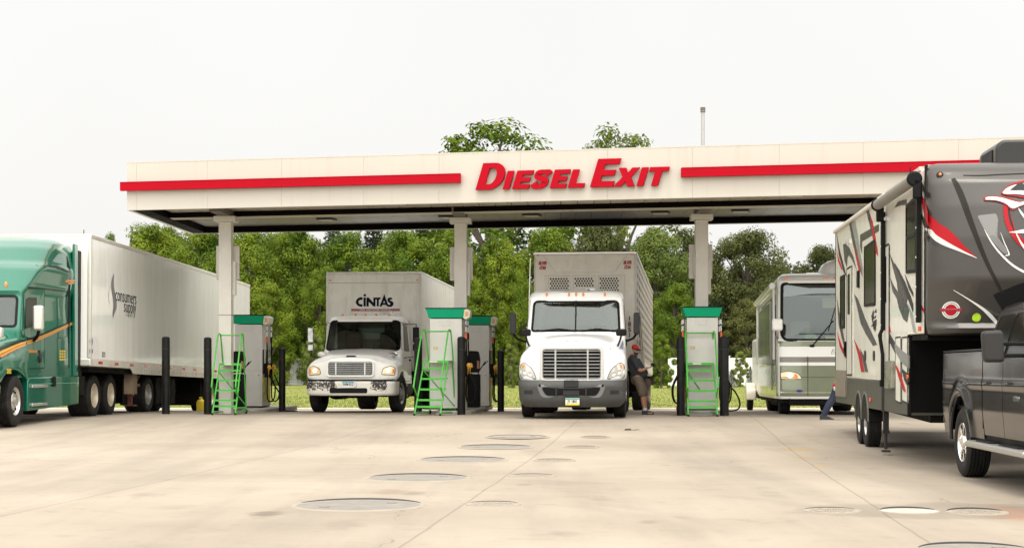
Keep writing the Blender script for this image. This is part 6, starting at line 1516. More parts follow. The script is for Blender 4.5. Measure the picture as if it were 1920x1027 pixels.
# roof, awning
m = MB(); m.box(-HW+.02, HW-.02, .1, LB-.02, ZR-.015, ZR+.012); m.build('roof_membrane', mat('roof membrane', (.60,.58,.52), .7, var=.08, dirt=(.3,.27,.22), dirt_lo=.55, dirt_hi=.8), FW)
m = MB(); m.box(-HW-.02,-HW+.03,.35,LB,ZR-.03,ZR+.02); m.build('drip_rail', mat('rail off white', (.58,.55,.48), .5), FW)
random.seed(9)
for i in range(9):
    y_ = 1.2+i*1.0+random.uniform(-.3,.3); m = MB(); m.box(-HW+.1,-HW+.1+random.uniform(.05,.15),y_,y_+random.uniform(.05,.2),ZR+.012,ZR+random.uniform(.04,.10)); m.build('roof_fitting', random.choice([black, mh_w]), FW, bevel=.01)
m = MB(); pr = [(.0,.0),(.9,.0),(.98,.06),(1.0,.2),(.9,.34),(.6,.37),(.08,.36),(0,.25)]
m.prism(rpoly([(-.58,0),(.62,0),(.62,.28),(.52,.345),(-.50,.345),(-.58,.27)], .05), 'y', .40, 1.5); o = m.build('air_conditioner', mat('air conditioner shroud', (.013,.012,.011), .4, coat=.1, var=.08), FW, bevel=.05, seg=3); o.location = (.27,0,ZR+.01)
m = MB(); m.box(-.565,-.584,.6,1.3,.06,.26) if 0 else m.box(-.592,-.575,.6,1.3,.05,.24); o2 = m.build('grille', black, o)
m = MB(); m.lathe([(.3,0),(.27,.05),(.15,.08),(.001,.085)], (-.80,1.1,ZR+.01), 'z', 24, close=False); m.build('roof_vent', mh_w, FW)
m = MB(); m.tube([(-1.05,2.6,ZR),(-1.08,2.4,ZR+.25)], .008, 5); m.build('antenna', black, FW)
XS = -HW-.001
def fs(pts, k=XS): return hits(FW, 0, k, pts)
ya = fs([(1712,345)], -HW-.13)[0][0]; yb_ = fs([(1646,380)], -HW-.13)[0][0]
zA = ZR-.17
m = MB(); m.cyl((-HW-.13, ya-.1, zA),(-HW-.13, yb_, zA), .075, n=20); m.build('awning_tube', mat('awning fabric roll', (.20,.185,.16), .7, var=.1), FW)
m = MB(); m.box(-HW-.06,-HW-.0,yb_,LB-.05,ZR-.07,ZR+.0); m.build('awning_rail', MATS['rail off white'], FW, bevel=.02)
for y_ in (ya-.12, yb_+.02):
    m = MB(); m.cyl((-HW-.13,y_-.03,zA),(-HW-.13,y_+.06,zA), .095, n=20); m.box(-HW-.15,-HW-.04,y_-.03,y_+.05,zA-.25,zA); m.build('awning_end_cap', black, FW, bevel=.02)
za = fs([(1717,606)])[0][1]
ar1 = fs([(1717.5,500)], -HW-.075)[0][0]; ar2 = fs([(1651.5,500)], -HW-.075)[0][0]
for y_, zlo in ((ar1, za), (ar2, za-.05)):
    m = MB(); m.box(-HW-.075,-HW-.012,y_-.045,y_+.045,zlo,zA-.1); m.build('awning_arm', black, FW, bevel=.01)
    mm = MB()
    for k_ in range(5):
        z_ = zlo+.08+k_*(zA-.3-zlo)/4; mm.box(-HW-.082,-HW-.0755,y_-.012,y_+.012,z_-.012,z_+.012)
    mm.build('arm_rivets', mh_w, FW)
y_ = ar2; m = MB(); m.tube([(-HW-.05,y_,za-.03),(-HW-.09,y_,za-.12),(-HW-.05,y_-.02,za-.4),(-HW-.05,y_-.02,1.05)], .028, 8); m.box(-HW-.09,-HW-.0,y_-.06,y_+.03,1.0,1.1); m.build('awning_strut', black, FW)
# flank windows and doors (y,z read off the flank plane)
def fl(name, pts, m_, off=.012, r=.05, inner=None, parent=None):
    lo = fs(pts); lo = rpoly(lo, r) if r else lo; m = MB()
    patch(m, lo, lambda a, b: -HW, 0, -1, off, n=3, inner=inset(lo, inner) if inner else None); return m.build(name, m_, parent or FW)
def win(px0, px1, yt0, yt1, yb0, yb1, name='side_window'):
    """px0 far edge, px1 near edge; yt = top at far / near, yb = bottom at far / near"""
    P = [(px0,yb0),(px1,yb1),(px1,yt1),(px0,yt0)]
    o = fl(name, P, black, .018, .06, inner=.05); fl('pane', P, g_black, .012, .06, parent=o); return o
o = win(1700,1719,385,366,513,511); 
pz = fs([(1700,448),(1719,443)]); m = MB(); m.box(-HW-.022,-HW-.012,min(pz[0][0],pz[1][0])+.03,max(pz[0][0],pz[1][0])-.03,pz[0][1]-.02,pz[0][1]+.02); m.build('window_bar', black, o)
win(1621.5,1642,463,448,575,573); win(1576.5,1584.5,518,514,616,615)
d1 = fl('entry_door', [(1655,706),(1668.5,704),(1668.5,455),(1655,464)], fw_w, .012, .05); fl('door_trim', [(1655,706),(1668.5,704),(1668.5,455),(1655,464)], black, .016, .05, inner=.03, parent=d1)
fl('door_window', [(1657.5,568),(1663.5,567),(1663.5,480),(1657.5,484)], g_black, .020, .04, parent=d1)
d2 = fl('rear_door', [(1588.5,704),(1598.5,704),(1598.5,497),(1588.5,503)], fw_w, .012, .04); fl('door_trim', [(1588.5,704),(1598.5,704),(1598.5,497),(1588.5,503)], black, .016, .04, inner=.03, parent=d2)
fl('door_window', [(1591,589),(1594.5,589),(1594.5,512),(1591,516)], g_black, .020, .03, parent=d2)
fl('grab_handle', [(1585,655),(1587,668),(1588,668),(1586.5,655),(1588,640),(1587,640)], black, .04, 0)
fl('porch_light', [(1609,539),(1612,539),(1612,507),(1609,508)], black, .03, .01)
for a, b in ((1591.5, 452.5), (1661.5, 410)):
    q = fs([(a, b)])[0]; m = MB(); m.prism([(q[0]-.05,q[1]-.03),(q[0]+.05,q[1]-.03),(q[0]+.06,q[1]+.03),(q[0]-.02,q[1]+.035)], 'x', XS-.05, XS); m.build('flank_light', steel, FW)
for a in (1622.5, 1639): fl('round_hatch', [(a-1.6,676),(a+1.6,676),(a+1.6,657),(a-1.6,657)], dark_grey, .012, .08)
for x0_, x1_ in ((1680.5,1691),(1693,1703.5)):
    o = fl('storage_door', [(x0_,752),(x1_,757),(x1_,630),(x0_,631)], fw_w, .014, .05); fl('door_trim', [(x0_,752),(x1_,757),(x1_,630),(x0_,631)], dark_grey, .018, .05, inner=.022, parent=o)
fl('utility_box', [(1666,727),(1678.5,728),(1678.5,676),(1666,677)], mat('polished panel', (.33,.33,.26), .25, metal=.6, var=.3, vs_=4), .06, .02)
fl('rear_lamp_panel', [(1569,742),(1588,744),(1588,694),(1569,693)], mat('tan grey panel', (.20,.17,.13), .5, var=.2), .03, .02)
for a, b in ((1633.5, 749), (1704, 706), (1726, 616)): 
    q = fs([(a, b)])[0]; m = MB(); m.box(XS-.03, XS-.001, q[0]-.05, q[0]+.05, q[1]-.03, q[1]+.03); m.build('marker_light', mat('orange red lens', (.75,.10,.02), .25, coat=.5), FW, bevel=.008)
for a in ((1597.2,410),(1614.6,430),(1667.8,420)):
    pass
def gr(name, pts, m_, off=.004):
    lo = fs(pts); m = MB(); m.prism([(a, b) for a, b in lo], 'x', XS-off, XS-.0005); return m.build(name, m_, FW, smooth=0)
D, RD, GY = dark_g, red_g, grey_g
gr('dark_swoosh', [(1601.8,551),(1609,560),(1623,598),(1645,646),(1637,648),(1624,626),(1614,606)], GY)
gr('red_swoosh', [(1601.5,636),(1608,648),(1615,664),(1621,697),(1615,697),(1610,668)], RD)
gr('dark_swoosh', [(1612,652),(1621,668),(1628,697),(1622.5,697),(1617,670)], GY, .006)
gr('grey_swoosh', [(1592.5,419),(1603.5,414),(1609,440),(1614,476),(1620.5,514),(1614,500),(1606,470),(1598,445)], mat('pale grey graphic', (.30,.31,.28), .35, coat=.4))
gr('dark_swoosh', [(1592.5,419),(1596,417),(1603,450),(1612,492),(1619,520),(1610,500),(1599,455)], GY, .006)
gr('red_swoosh', [(1601,460),(1604,468),(1611,490),(1614,505),(1612,512),(1607,490)], RD, .008)
gr('dark_band', [(1613,440),(1648,420),(1648,433),(1616.5,453),(1616.5,476),(1613,462)], GY)
gr('dark_swoosh', [(1624,394),(1628,391),(1634,410),(1640,436),(1646,470),(1640,462),(1633,430)], GY)
gr('red_swoosh', [(1632,404),(1636,414),(1641,440),(1647,480),(1643,474),(1637,440)], RD, .007)
gr('talon', [(1581,459),(1585,456),(1592,463),(1600,480),(1606.5,506),(1598,487),(1592,478),(1589,483),(1588,500),(1584,490)], GY)
gr('talon', [(1677,389),(1684,379),(1693,375),(1700,374),(1700,384),(1690,385)], GY)
gr('talon', [(1719,373),(1723,380),(1726,388),(1719,385)], GY)
gr('red_swoosh', [(1723,363),(1728,365),(1735,376),(1739.5,398),(1739.5,424),(1734,405),(1729,382),(1723,372)], RD)
gr('dark_swoosh', [(1724,403),(1729,402),(1735,412),(1739.5,428),(1739.5,440),(1733,425),(1728,409),(1724,408)], D)
gr('dark_swoosh', [(1723,336),(1727,338),(1739,362),(1739,372),(1731,358)], D)
gr('swirl', [(1668.5,476),(1676,492),(1686,505),(1692,522),(1700,536),(1704,556),(1700,566),(1705,580),(1701,604),(1694,598),(1686,578),(1682,560),(1674,546),(1669,520),(1676,535),(1684,548),(1682,530),(1674,500)], GY)
gr('swirl', [(1678,493),(1686,507),(1698,530),(1708,556),(1712.5,570),(1712.5,586),(1705,566),(1694,536)], D, .006)
gr('swirl', [(1697,514),(1704,530),(1712.5,548),(1712.5,556),(1704,540)], D, .006)
gr('grey_swoosh', [(1704,570),(1712.5,590),(1716,610),(1719,625),(1713,622),(1708,596)], MATS['pale grey graphic'], .006)
gr('red_swoosh', [(1655,583),(1661,590),(1668,608),(1671,624),(1664,612),(1655,598)], RD, .008)
gr('dark_swoosh', [(1661,616),(1668,624),(1680,645),(1690,668),(1703,694),(1705.5,722),(1696,700),(1684,672),(1668,640)], D, .006)
gr('grey_swoosh', [(1680,643),(1692,655),(1706,666),(1706,690),(1692,678),(1680,656)], mat('mid grey graphic', (.18,.175,.17), .35, coat=.4), .0195)
gr('red_swoosh', [(1680,681),(1685,688),(1692,703),(1701,735),(1697,733),(1690,716)], RD, .0205)
gr('dark_swoosh', [(1693,690),(1704,700),(1706,715),(1703,722),(1698,712)], D, .0205)
gr('red_swoosh', [(1723,565),(1727,570),(1733,580),(1734,588),(1727,578),(1723,572)], RD)
gr('dark_swoosh', [(1569,555),(1575,590),(1586,650),(1590,672),(1584,655),(1573,610)], GY); gr('red_swoosh', [(1570,622),(1576,640),(1588,672),(1586,672),(1575,650)], RD, .006)
gr('dark_swoosh', [(1569,440),(1575,470),(1583,500),(1588,520),(1582,510),(1573,478)], D); gr('red_swoosh', [(1569,470),(1575,490),(1580,505),(1578,505),(1572,490)], RD, .006)
# brush-script lettering on the flank: a few strokes
for pts in ([(1634,592),(1638,580),(1639,596),(1636,604)],[(1632,600),(1637,598),(1643,590),(1642,596)],[(1636,604),(1640,600),(1641,616),(1638,618)],[(1633,612),(1636,608),(1644,606),(1643,610)],[(1639,586),(1643,578),(1644,586)],[(1640,600),(1644,598),(1642,620),(1640,622)]): gr('script_mark', pts, D)
# landing leg, wheels, wires
q = fs([(1661, 790)], -HW+.04)[0][0]; XL = -HW+.04
m = MB(); m.box(XL-.04,XL+.04,q-.04,q+.04,.32,1.0); m.cyl((XL,q,.06),(XL,q,.35),.025); m.box(XL-.06,XL+.06,q-.08,q+.08,.02,.045); m.box(XL-.05,XL+.05,q-.05,q+.05,.30,.34); m.build('landing_leg', dark_grey, FW)
m = MB(); m.box(HW-.12,HW-.04,q-.04,q+.04,.02,1.0); m.build('landing_leg', dark_grey, FW)
m = MB(); m.box(-HW-.006,-HW+.01,q-.16,q+.14,.62,1.05); m.build('leg_recess', black, FW)
yw = [fs([(1622, 790)], -HW-.0)[0][0], 0]; yw = [6.05, 6.95]
for s in (-1, 1):
    for y_ in yw: wheel(FW, 'camper', s*(HW+.01), y_, -.03)
m = MB()
for y_ in yw: m.prism([(y_-.43*math.cos(t), .40+.44*math.sin(t)) for t in [math.pi*i/14 for i in range(15)]], 'x', -HW-.008, -HW+.28)
m.build('wheel_well', black, FW)
m = MB()
for y_ in yw: m.prism([(y_+.46*math.cos(t), .40+.47*math.sin(t)) for t in [math.pi*i/14 for i in range(15)]]+[(y_+.42*math.cos(t), .40+.43*math.sin(t)) for t in [math.pi*(1-i/14) for i in range(15)]], 'x', -HW-.02, -HW+.0)
m.build('fender_trim', mat('dull fender trim', (.16,.155,.13), .5, metal=.2), FW)
m = MB(); m.box(-.95,.95,YF+.05,LB-.2,.56,.68); m.build('chassis', underside, FW)
for x_, c_ in ((-.72,'blue'),(-.66,'red')):
    m = MB(); m.tube([(x_,YF+.3,.64),(x_+.01,YF+.28,.50),(x_+.03,YF+.25,.42)], .009, 5); m.build('wire', mat('blue cable', (.03,.06,.4), .5) if c_ == 'blue' else red_lens, FW)
m = MB(); m.cyl((0,-.1,1.25),(0,-.1,1.66),.08); m.box(-.3,.3,-.4,.4,1.58,1.66); m.build('kingpin', steel, FW)

# ---------------------------------------------------------------- pickup
PK = thing('pickup_truck', 'dark grey crew cab pickup with chrome spoked wheels towing the camper', 'pickup', (6.40, 19.2, -.19), -.058)
pk = mat('pickup dark grey paint', (.010,.009,.011), .16, coat=.25, spec=.3, metal=.0, var=.04)
X0 = 1.0
# body side profile (y,z): y grows to the tail
def arch(cy, r, a0=0, a1=180, n=14): return [(cy+r*math.cos(R(a)), .44+r*math.sin(R(a))) for a in [a0+(a1-a0)*i/n for i in range(n+1)]]
side = [(1.30,.62),(1.33,1.0),(1.32,1.46),(1.28,1.49),(-1.06,1.50),(-1.10,1.44),(-1.10,.50),(-.50,.47)]+arch(0,.50,180,0)[0:]
bed = MB(); 
def curved_side(poly, x_, s, bulge=.05):
    pass
# rings of the bed wall: barrel shaped flank
def flank(name, y0_, y1_, z0_, z1_, mt, holes=(), ny=30, nz=22, xw=X0, top_in=.012, fl_=0.0, parent=None):
    for s in (-1, 1):
        m = MB(); vs = []; raw = []
        for i in range(ny+1):
            y_ = y0_+(y1_-y0_)*i/ny
            for j in range(nz+1):
                z_ = z0_+(z1_-z0_)*j/nz; t = (z_-.45)/1.05
                x_ = xw-top_in*max(0,(t-.55))**1.5*2-.05*max(0,.35-t)*2+.012*math.exp(-((z_-1.12)/.04)**2)
                for cy, r in holes:
                    dd = math.hypot(y_-cy, z_-.46); x_ += fl_*math.exp(-((dd-r-.05)/.09)**2)*(1 if z_ > .4 else 0)
                yy_, zz_ = y_, z_
                for cy, r in holes:
                    dd = math.hypot(y_-cy, z_-.46)
                    if 1e-6 < dd < r: yy_ = cy+(y_-cy)*r/dd; zz_ = .46+(z_-.46)*r/dd
                vs.append((s*x_, yy_, zz_)); raw.append((y_, z_))
        fs_ = []
        for i in range(ny):
            for j in range(nz):
                a = i*(nz+1)+j; c_ = [raw[k] for k in (a, a+nz+2)]; cy_ = (c_[0][0]+c_[1][0])/2; cz_ = (c_[0][1]+c_[1][1])/2
                if any(all(math.hypot(raw[k][0]-cy, raw[k][1]-.46) < r+1e-6 for k in (a, a+1, a+nz+1, a+nz+2)) for cy, r in holes): continue
                fs_.append((a, a+nz+1, a+nz+2, a+1))
        m.add(vs, fs_); m.build(name, mt, PK, rec=False, smooth=60)
flank('bed_side', 1.02, -1.08, .50, 1.49, pk, holes=((0,.53),), ny=60, nz=40, fl_=.045)
for s in (-1, 1):
    m = MB(); pts = [(s*1.0, .53*math.cos(t), .46+.53*math.sin(t)) for t in [math.pi*(-.02+1.04*i/24) for i in range(25)]]
    m.tube(pts, .022, 6); m.build('wheel_arch_lip', pk, PK)
m = MB(); m.box(-.99,.99,.98,1.04,.62,1.49); m.box(-.99,.99,-1.08,-1.03,.62,1.49); m.box(-.96,.96,-1.0,1.0,.80,.86); m.box(-.985,-.90,-1.05,1.0,1.44,1.50); m.box(.90,.985,-1.05,1.0,1.44,1.50); m.build('bed_box', pk, PK, bevel=.01)
m = MB(); m.box(-1.0,-.91,-1.06,1.02,1.50,1.525); m.box(.91,1.0,-1.06,1.02,1.50,1.525); m.build('bed_rail_cap', dark_grey, PK, bevel=.01)
m = MB(); m.prism([(y_, z_) for y_, z_ in [(.62*math.cos(t), .46+.60*math.sin(t)) for t in [math.pi*i/14 for i in range(15)]]], 'x', -.92, -.60); m.prism([(.62*math.cos(t), .46+.60*math.sin(t)) for t in [math.pi*i/14 for i in range(15)]], 'x', .60, .92); m.build('wheel_housing', black, PK)
m = MB(); m.box(-.95,.95,1.04,1.20,.50,.70); m.build('rear_bumper', chrome, PK, bevel=.03)
for s in (-1, 1):
    m = MB(); m.box(*sorted((s*.93,s*.985)),1.035,1.06,1.0,1.42); m.build('tail_light', red_lens, PK, bevel=.01)
# cab: flank panels then greenhouse
flank('rear_door', -1.115, -2.02, .55, 1.40, pk, ny=20, nz=36); flank('front_door', -2.035, -3.10, .55, 1.40, pk, ny=20, nz=36)
flank('front_wing', -3.115, -4.75, .55, 1.38, pk, holes=((-3.95,.53),), ny=50, nz=36, fl_=.04)
m = MB(); m.box(-.955,.955,-3.1,-1.12,.50,1.36); m.build('cab_core', black, PK)
ghs = []
for z_, a, b, hw in ((1.38,-3.05,-1.13,.975),(1.45,-2.98,-1.15,.965),(1.86,-2.30,-1.28,.84),(1.93,-2.15,-1.38,.78),(1.96,-2.0,-1.5,.66)):
    ghs.append([(-hw,a,z_),(hw,a,z_),(hw,b,z_),(-hw,b,z_)])
# greenhouse as a smooth loft with denser rings
gl_ = [(1.38,.975,-3.28,-1.125,.15,5),(1.46,.965,-3.16,-1.14,.16,5),(1.90,.845,-2.50,-1.24,.18,5),(1.99,.79,-2.2,-1.32,.25,4),(2.03,.70,-2.05,-1.42,.25,4)]
GHM = cab_mesh(gl_); GHM.build('roof', pk, PK, smooth=45); gsx = GHM.surf(0, -1); gsp = GHM.surf(0, 1)
for s, sf in ((-1, gsx), (1, gsp)):
    for lo in ([(-1.26,1.44),(-1.98,1.44),(-1.98,1.88),(-1.38,1.88)], [(-2.08,1.44),(-3.02,1.44),(-2.45,1.88),(-2.08,1.88)]):
        lo = rpoly(lo, .05); m = MB(); patch(m, lo, sf, 0, s, .006, n=3); o = m.build('side_window', g_black, PK); m = MB(); patch(m, lo, sf, 0, s, .010, inner=inset(lo, -.018)); m.build('window_trim', black, o)
m = MB(); patch(m, rrect(-.72,.72,1.50,1.85,.06), GHM.surf(1, 1), 1, 1, .008); m.build('rear_window', g_black, PK)
m = MB(); patch(m, rpoly([(-.88,1.45),(.88,1.45),(.78,1.85),(-.78,1.85)], .08), GHM.surf(1, -1), 1, -1, .008); m.build('windscreen', g_black, PK)
m = MB(); pr = [(-3.1,1.38),(-3.1,1.44),(-3.9,1.40),(-4.6,1.30),(-4.85,1.15),(-4.85,.65),(-4.7,.5),(-3.1,.5)]
m.prism(pr, 'x', -.93, .93); m.build('hood', pk, PK, bevel=.06, seg=3)
m = MB(); m.box(-.7,.7,-4.88,-4.84,.75,1.15); m.build('front_grille', chrome, PK, bevel=.03)
m = MB(); m.box(-.98,.98,-4.98,-4.82,.45,.68); m.build('front_bumper', chrome, PK, bevel=.04)
for s in (-1, 1):
    for y_ in (0, -3.95): wheel(PK, 'pickup', s*1.0, y_, 0)
    m = MB(); m.box(*sorted((s*.72,s*.9551)),-1.10,-4.6,.42,.56) if 0 else m.box(*sorted((s*.72,s*.95)),-3.35,-.66,.42,.57); m.build('rocker', black, PK)
    m = MB(); m.prism(rpoly([(s*.93,.40),(s*1.11,.40),(s*1.12,.45),(s*1.09,.475),(s*.93,.475)], .02), 'y', -3.3, -.72); m.build('running_board', mat('silver running board', (.50,.49,.46), .3, metal=.7), PK, bevel=.012)
    for a, b in ((-1.1,-1.75),(-2.15,-2.95)):
        m = MB(); m.box(*sorted((s*.95,s*1.075)),min(a,b),max(a,b),.476,.49); m.build('step_pad', black, PK, bevel=.004)
    for y_ in (-1.28, -2.22):
        m = MB(); m.tube([(s*.99,y_,1.13),(s*1.025,y_-.03,1.14),(s*1.025,y_-.17,1.145),(s*.99,y_-.2,1.14)], .018, 8); m.build('door_handle', pk, PK)
    m = MB(); m.prism(rpoly([(s*1.22,1.36),(s*1.43,1.36),(s*1.45,1.68),(s*1.24,1.69)], .05), 'y', -3.05, -2.92); m.build('door_mirror', mat('mirror housing', (.03,.028,.027), .5, spec=.3), PK, bevel=.04, seg=3)
    m = MB(); m.bar((s*.93,-2.9,1.55),(s*1.3,-2.97,1.55),.05,.04); m.bar((s*.93,-2.9,1.43),(s*1.3,-2.97,1.43),.05,.04); m.build('mirror_arm', black, PK, bevel=.01)
m = MB(); m.box(-.5,.5,-4.6,1.2,.38,.5); m.cyl((-.8,0,.41),(.8,0,.41),.07,n=12); m.ell((0,0,.41),(.17,.19,.17)); m.cyl((-.8,-3.95,.41),(.8,-3.95,.41),.06,n=12); m.build('chassis', underside, PK)
text('trim_lettering', '2500HD', .07, chrome, PK, (-1.003, -2.6, .98), (0,-1,0), shear=.2, off=.002)

# ================================================================ PEOPLE
skin_m = mat('skin', (.42,.22,.14), .5, var=.05)
def caps(m, chain, n=14):
    """tapered limb: [(point, radius), ...]"""
    pts = [Vector(p) for p, r in chain]; rs = [r for p, r in chain]
    N = 5; P = cat([list(p)+[r] for p, r in zip(pts, rs)], N) if len(pts) > 2 else [list(pts[0])+[rs[0]], list(pts[1])+[rs[1]]]
    m.tube([p[:3] for p in P], .05, n, rs=[max(.003, p[3]) for p in P]); m.ell(P[0][:3], P[0][3], 12); m.ell(P[-1][:3], P[-1][3], 12)
def body_build(m, name, mt, parent, vox=.012, sm=4):
    o = m.build(name, mt, parent, smooth=0)
    r = o.modifiers.new('remesh', 'REMESH'); r.mode = 'VOXEL'; r.voxel_size = vox; r.use_smooth_shade = True
    s = o.modifiers.new('smooth', 'SMOOTH'); s.factor = .6; s.iterations = sm
    return o
def hand(m, wrist, dirv, palm_n, thumb, curl=.5, L=.18, side=1):
    """palm, four unequal bent fingers, thumb off the palm's side"""
    w_ = Vector(wrist); d_ = Vector(dirv).normalized(); n_ = Vector(palm_n); n_ = (n_-d_*n_.dot(d_)).normalized(); s_ = d_.cross(n_).normalized()*side
    pl = L*.52
    for k in (-1,-.35,.35,1): m.tube([w_+s_*k*.012, w_+d_*pl+s_*k*.032], .012, 8, rs=[.015,.013])
    for k, ln_ in ((-1.05,.8),(-.35,.93),(.35,1.0),(1.05,.9)):
        b = w_+d_*pl+s_*k*.030; l = L*.50*ln_; a = curl*.7
        p1 = b+(d_*math.cos(a)+n_*math.sin(a))*l*.45; p2 = p1+(d_*math.cos(a*2.2)+n_*math.sin(a*2.2))*l*.32; p3 = p2+(d_*math.cos(a*3.2)+n_*math.sin(a*3.2))*l*.25
        m.tube([b,p1,p2,p3], .009, 7, rs=[.0105,.0095,.009,.0075]); m.ell(p3, .0075, 7)
    t0 = w_+d_*pl*.25+s_*.030; t1 = t0+(s_*.7+d_*.6+n_*.35).normalized()*L*.22; t2 = t1+(d_*.8+s_*.15+n_*.5).normalized()*L*.17
    m.tube([t0,t1,t2], .011, 7, rs=[.014,.011,.009]); m.ell(t2, .009, 7)
def head_build(root, c_, face, mt=skin_m, hair=None, beard=None, r=.098):
    """c_ centre of the skull; face = unit vector the face looks along"""
    m = MB(); f = Vector(face).normalized(); u = Vector((0,0,1)); s = f.cross(u).normalized(); c_ = Vector(c_)
    def E(o_, rr): 
        b0 = len(m.v); m.ell((0,0,0), rr, 14)
        for i in range(b0, len(m.v)):
            v = m.v[i]; p = c_+o_[0]*f+o_[1]*s+o_[2]*u+f*v[0]+s*v[1]+u*v[2]; m.v[i] = tuple(p)
    E((-.01,0,.025), (.098,.078,.095)); E((.02,0,-.045), (.072,.062,.07)); E((.045,0,-.085), (.038,.042,.028))
    E((.092,0,-.012), (.02,.013,.022)); E((.086,0,.0), (.012,.010,.03)); E((.072,0,-.058), (.018,.028,.009))
    for k in (-1,1): E((-.0,k*.079,-.01), (.02,.010,.03)); E((.074,k*.030,.022), (.012,.02,.008))
    return m, E
def eyes(root, c_, face, parent):
    f = Vector(face).normalized(); u = Vector((0,0,1)); s = f.cross(u).normalized(); c_ = Vector(c_); m = MB()
    for k in (-1,1):
        p = c_+f*.083+s*k*.031+u*.005; m.ell(p, (.009,.009,.007), 8)
    m.build('eyes', mat('eye dark', (.03,.02,.02), .3), parent)

# man leaning on the cab with a phone
PM = thing('person', 'man in red cap and brown shorts leaning on the white semi with a phone', 'person', (2.95, 39.15, 0), 0); PM.scale = (.97,.97,.955)
# local: +x right (away from the truck), -y toward camera
B = MB()
hipL, hipR = (.10,.09,.93), (.12,-.09,.93)
caps(B, [((.12,-.10,.93),.115),((.20,-.11,.70),.10),((.24,-.12,.50),.066),((.26,-.11,.36),.062),((.30,-.10,.10),.040)])
caps(B, [((.12,.10,.93),.115),((.24,.13,.70),.10),((.36,.15,.52),.066),((.33,.14,.36),.062),((.34,.13,.10),.040)])
for (ax_, ay, az) in ((.30,-.10,.0),(.34,.13,.0)):
    caps(B, [((ax_-.03,ay,.06),.04),((ax_+.07,ay-.02,.045),.038),((ax_+.18,ay-.03,.03),.03)])
caps(B, [((.12,0,.92),.165),((.13,0,1.08),.185),((.07,0,1.25),.17),((.02,0,1.40),.15),((.02,0,1.47),.10)])
B.ell((.20,0,1.06),(.17,.175,.16),14)
caps(B, [((.02,-.14,1.42),.075),((.02,0,1.45),.09),((.02,.14,1.42),.075)])
caps(B, [((.02,0,1.46),.062),((.05,-.01,1.55),.058)])
# right arm (camera side): elbow back-low, forearm forward with phone
caps(B, [((.02,-.19,1.39),.064),((.10,-.24,1.24),.055),((.16,-.25,1.13),.047),((.25,-.22,1.14),.042),((.36,-.17,1.19),.029)])
caps(B, [((.02,.19,1.39),.064),((.12,.24,1.24),.055),((.20,.24,1.13),.047),((.29,.12,1.16),.042),((.37,.03,1.19),.029)])
hand(B, (.36,-.17,1.19), (1,.35,.18), (0,.3,1), 0, curl=.55, L=.17, side=-1)
hand(B, (.37,.03,1.19), (1,-.6,.15), (0,-.2,1), 0, curl=.6, L=.17, side=1)
hd = (.07,-.02,1.655); fc = (.62,-.72,-.25)
hm, E = head_build(PM, hd, fc); b0 = len(B.v)
for q in hm.f: pass
B.add(hm.v, hm.f)
body = body_build(B, 'body', skin_m, PM, .0105, 3)
eyes(PM, hd, fc, PM)
# clothes
tee = mat('charcoal tee', (.035,.037,.045), .85, var=.15, vs_=9, bump=.4, bs=14); shorts = mat('brown shorts', (.15,.115,.085), .85, var=.18, vs_=8, bump=.5, bs=14)
m = MB(); caps(m, [((.12,0,.95),.180),((.14,0,1.08),.203),((.07,0,1.25),.187),((.02,0,1.40),.165),((.02,0,1.46),.105)]); m.ell((.21,0,1.06),(.185,.19,.165),14)
caps(m, [((.02,-.14,1.42),.09),((.02,0,1.445),.10),((.02,.14,1.42),.09)])
for s in (-1, 1): caps(m, [((.02,s*.17,1.40),.085),((.07,s*.225,1.29),.078),((.11,s*.245,1.20),.070)])
body_build(m, 'shirt', tee, PM, .014, 3)
m = MB(); caps(m, [((.12,0,.90),.172),((.12,0,.97),.176)])
caps(m, [((.12,-.10,.90),.13),((.19,-.11,.72),.118),((.23,-.12,.53),.100)]); caps(m, [((.12,.10,.90),.13),((.23,.13,.72),.118),((.33,.15,.53),.100)])
body_build(m, 'shorts', shorts, PM, .014, 3)
for ax_, ay in ((.30,-.10),(.34,.13)):
    m = MB(); m.prism(rpoly([(ax_-.08,0),(ax_+.20,0),(ax_+.22,.035),(ax_+.15,.07),(ax_+.05,.10),(ax_-.07,.10)], .02), 'y', ay-.055, ay+.035); m.build('shoe', mat('black shoes', (.02,.02,.022), .6), PM, bevel=.02, seg=3)
for ax_, ay in ((.30,-.10),(.34,.13)): m = MB(); m.cyl((ax_,ay,.09),(ax_-.008,ay,.17),.048,n=12); m.build('sock', mat('white socks', (.65,.63,.6), .9), PM)
f = Vector(fc).normalized(); u = Vector((0,0,1)); s_ = f.cross(u).normalized(); c0 = Vector(hd)+u*.05
m = MB(); m.ell((0,0,0),(.108,.088,.085),16); m.v = [tuple(c0+f*a+s_*b+u*max(c_,-.012)) for a, b, c_ in m.v]; m.build('cap', mat('red cap', (.55,.02,.015), .7), PM)
m = MB(); vs = []
for i in range(9):
    a = -1.1+2.2*i/8; vs += [tuple(c0+f*(.09*math.cos(a))+s_*(.082*math.sin(a))+u*-.008), tuple(c0+f*(.09+.085*math.cos(a*.8))+s_*(.078*math.sin(a))+u*-.03)]
m.add(vs, [(2*i,2*i+1,2*i+3,2*i+2) for i in range(8)]); o = m.build('cap_brim', black, PM, rec=False); so_ = o.modifiers.new('s','SOLIDIFY'); so_.thickness = .008
m = MB(); m.ell((0,0,0),(.103,.092,.035),14); m.v = [tuple(c0-u*.012+f*(a-.004)+s_*b+u*c_) for a, b, c_ in m.v]; m.build('cap_band', black, PM)
m = MB(); c1 = Vector(hd); m.ell((0,0,0),(.07,.064,.045),14); m.v = [tuple(c1+f*(.026+a)+s_*b+u*(-.082+c_)) for a, b, c_ in m.v]; m.build('beard', mat('dark beard', (.05,.03,.02), .9), PM)
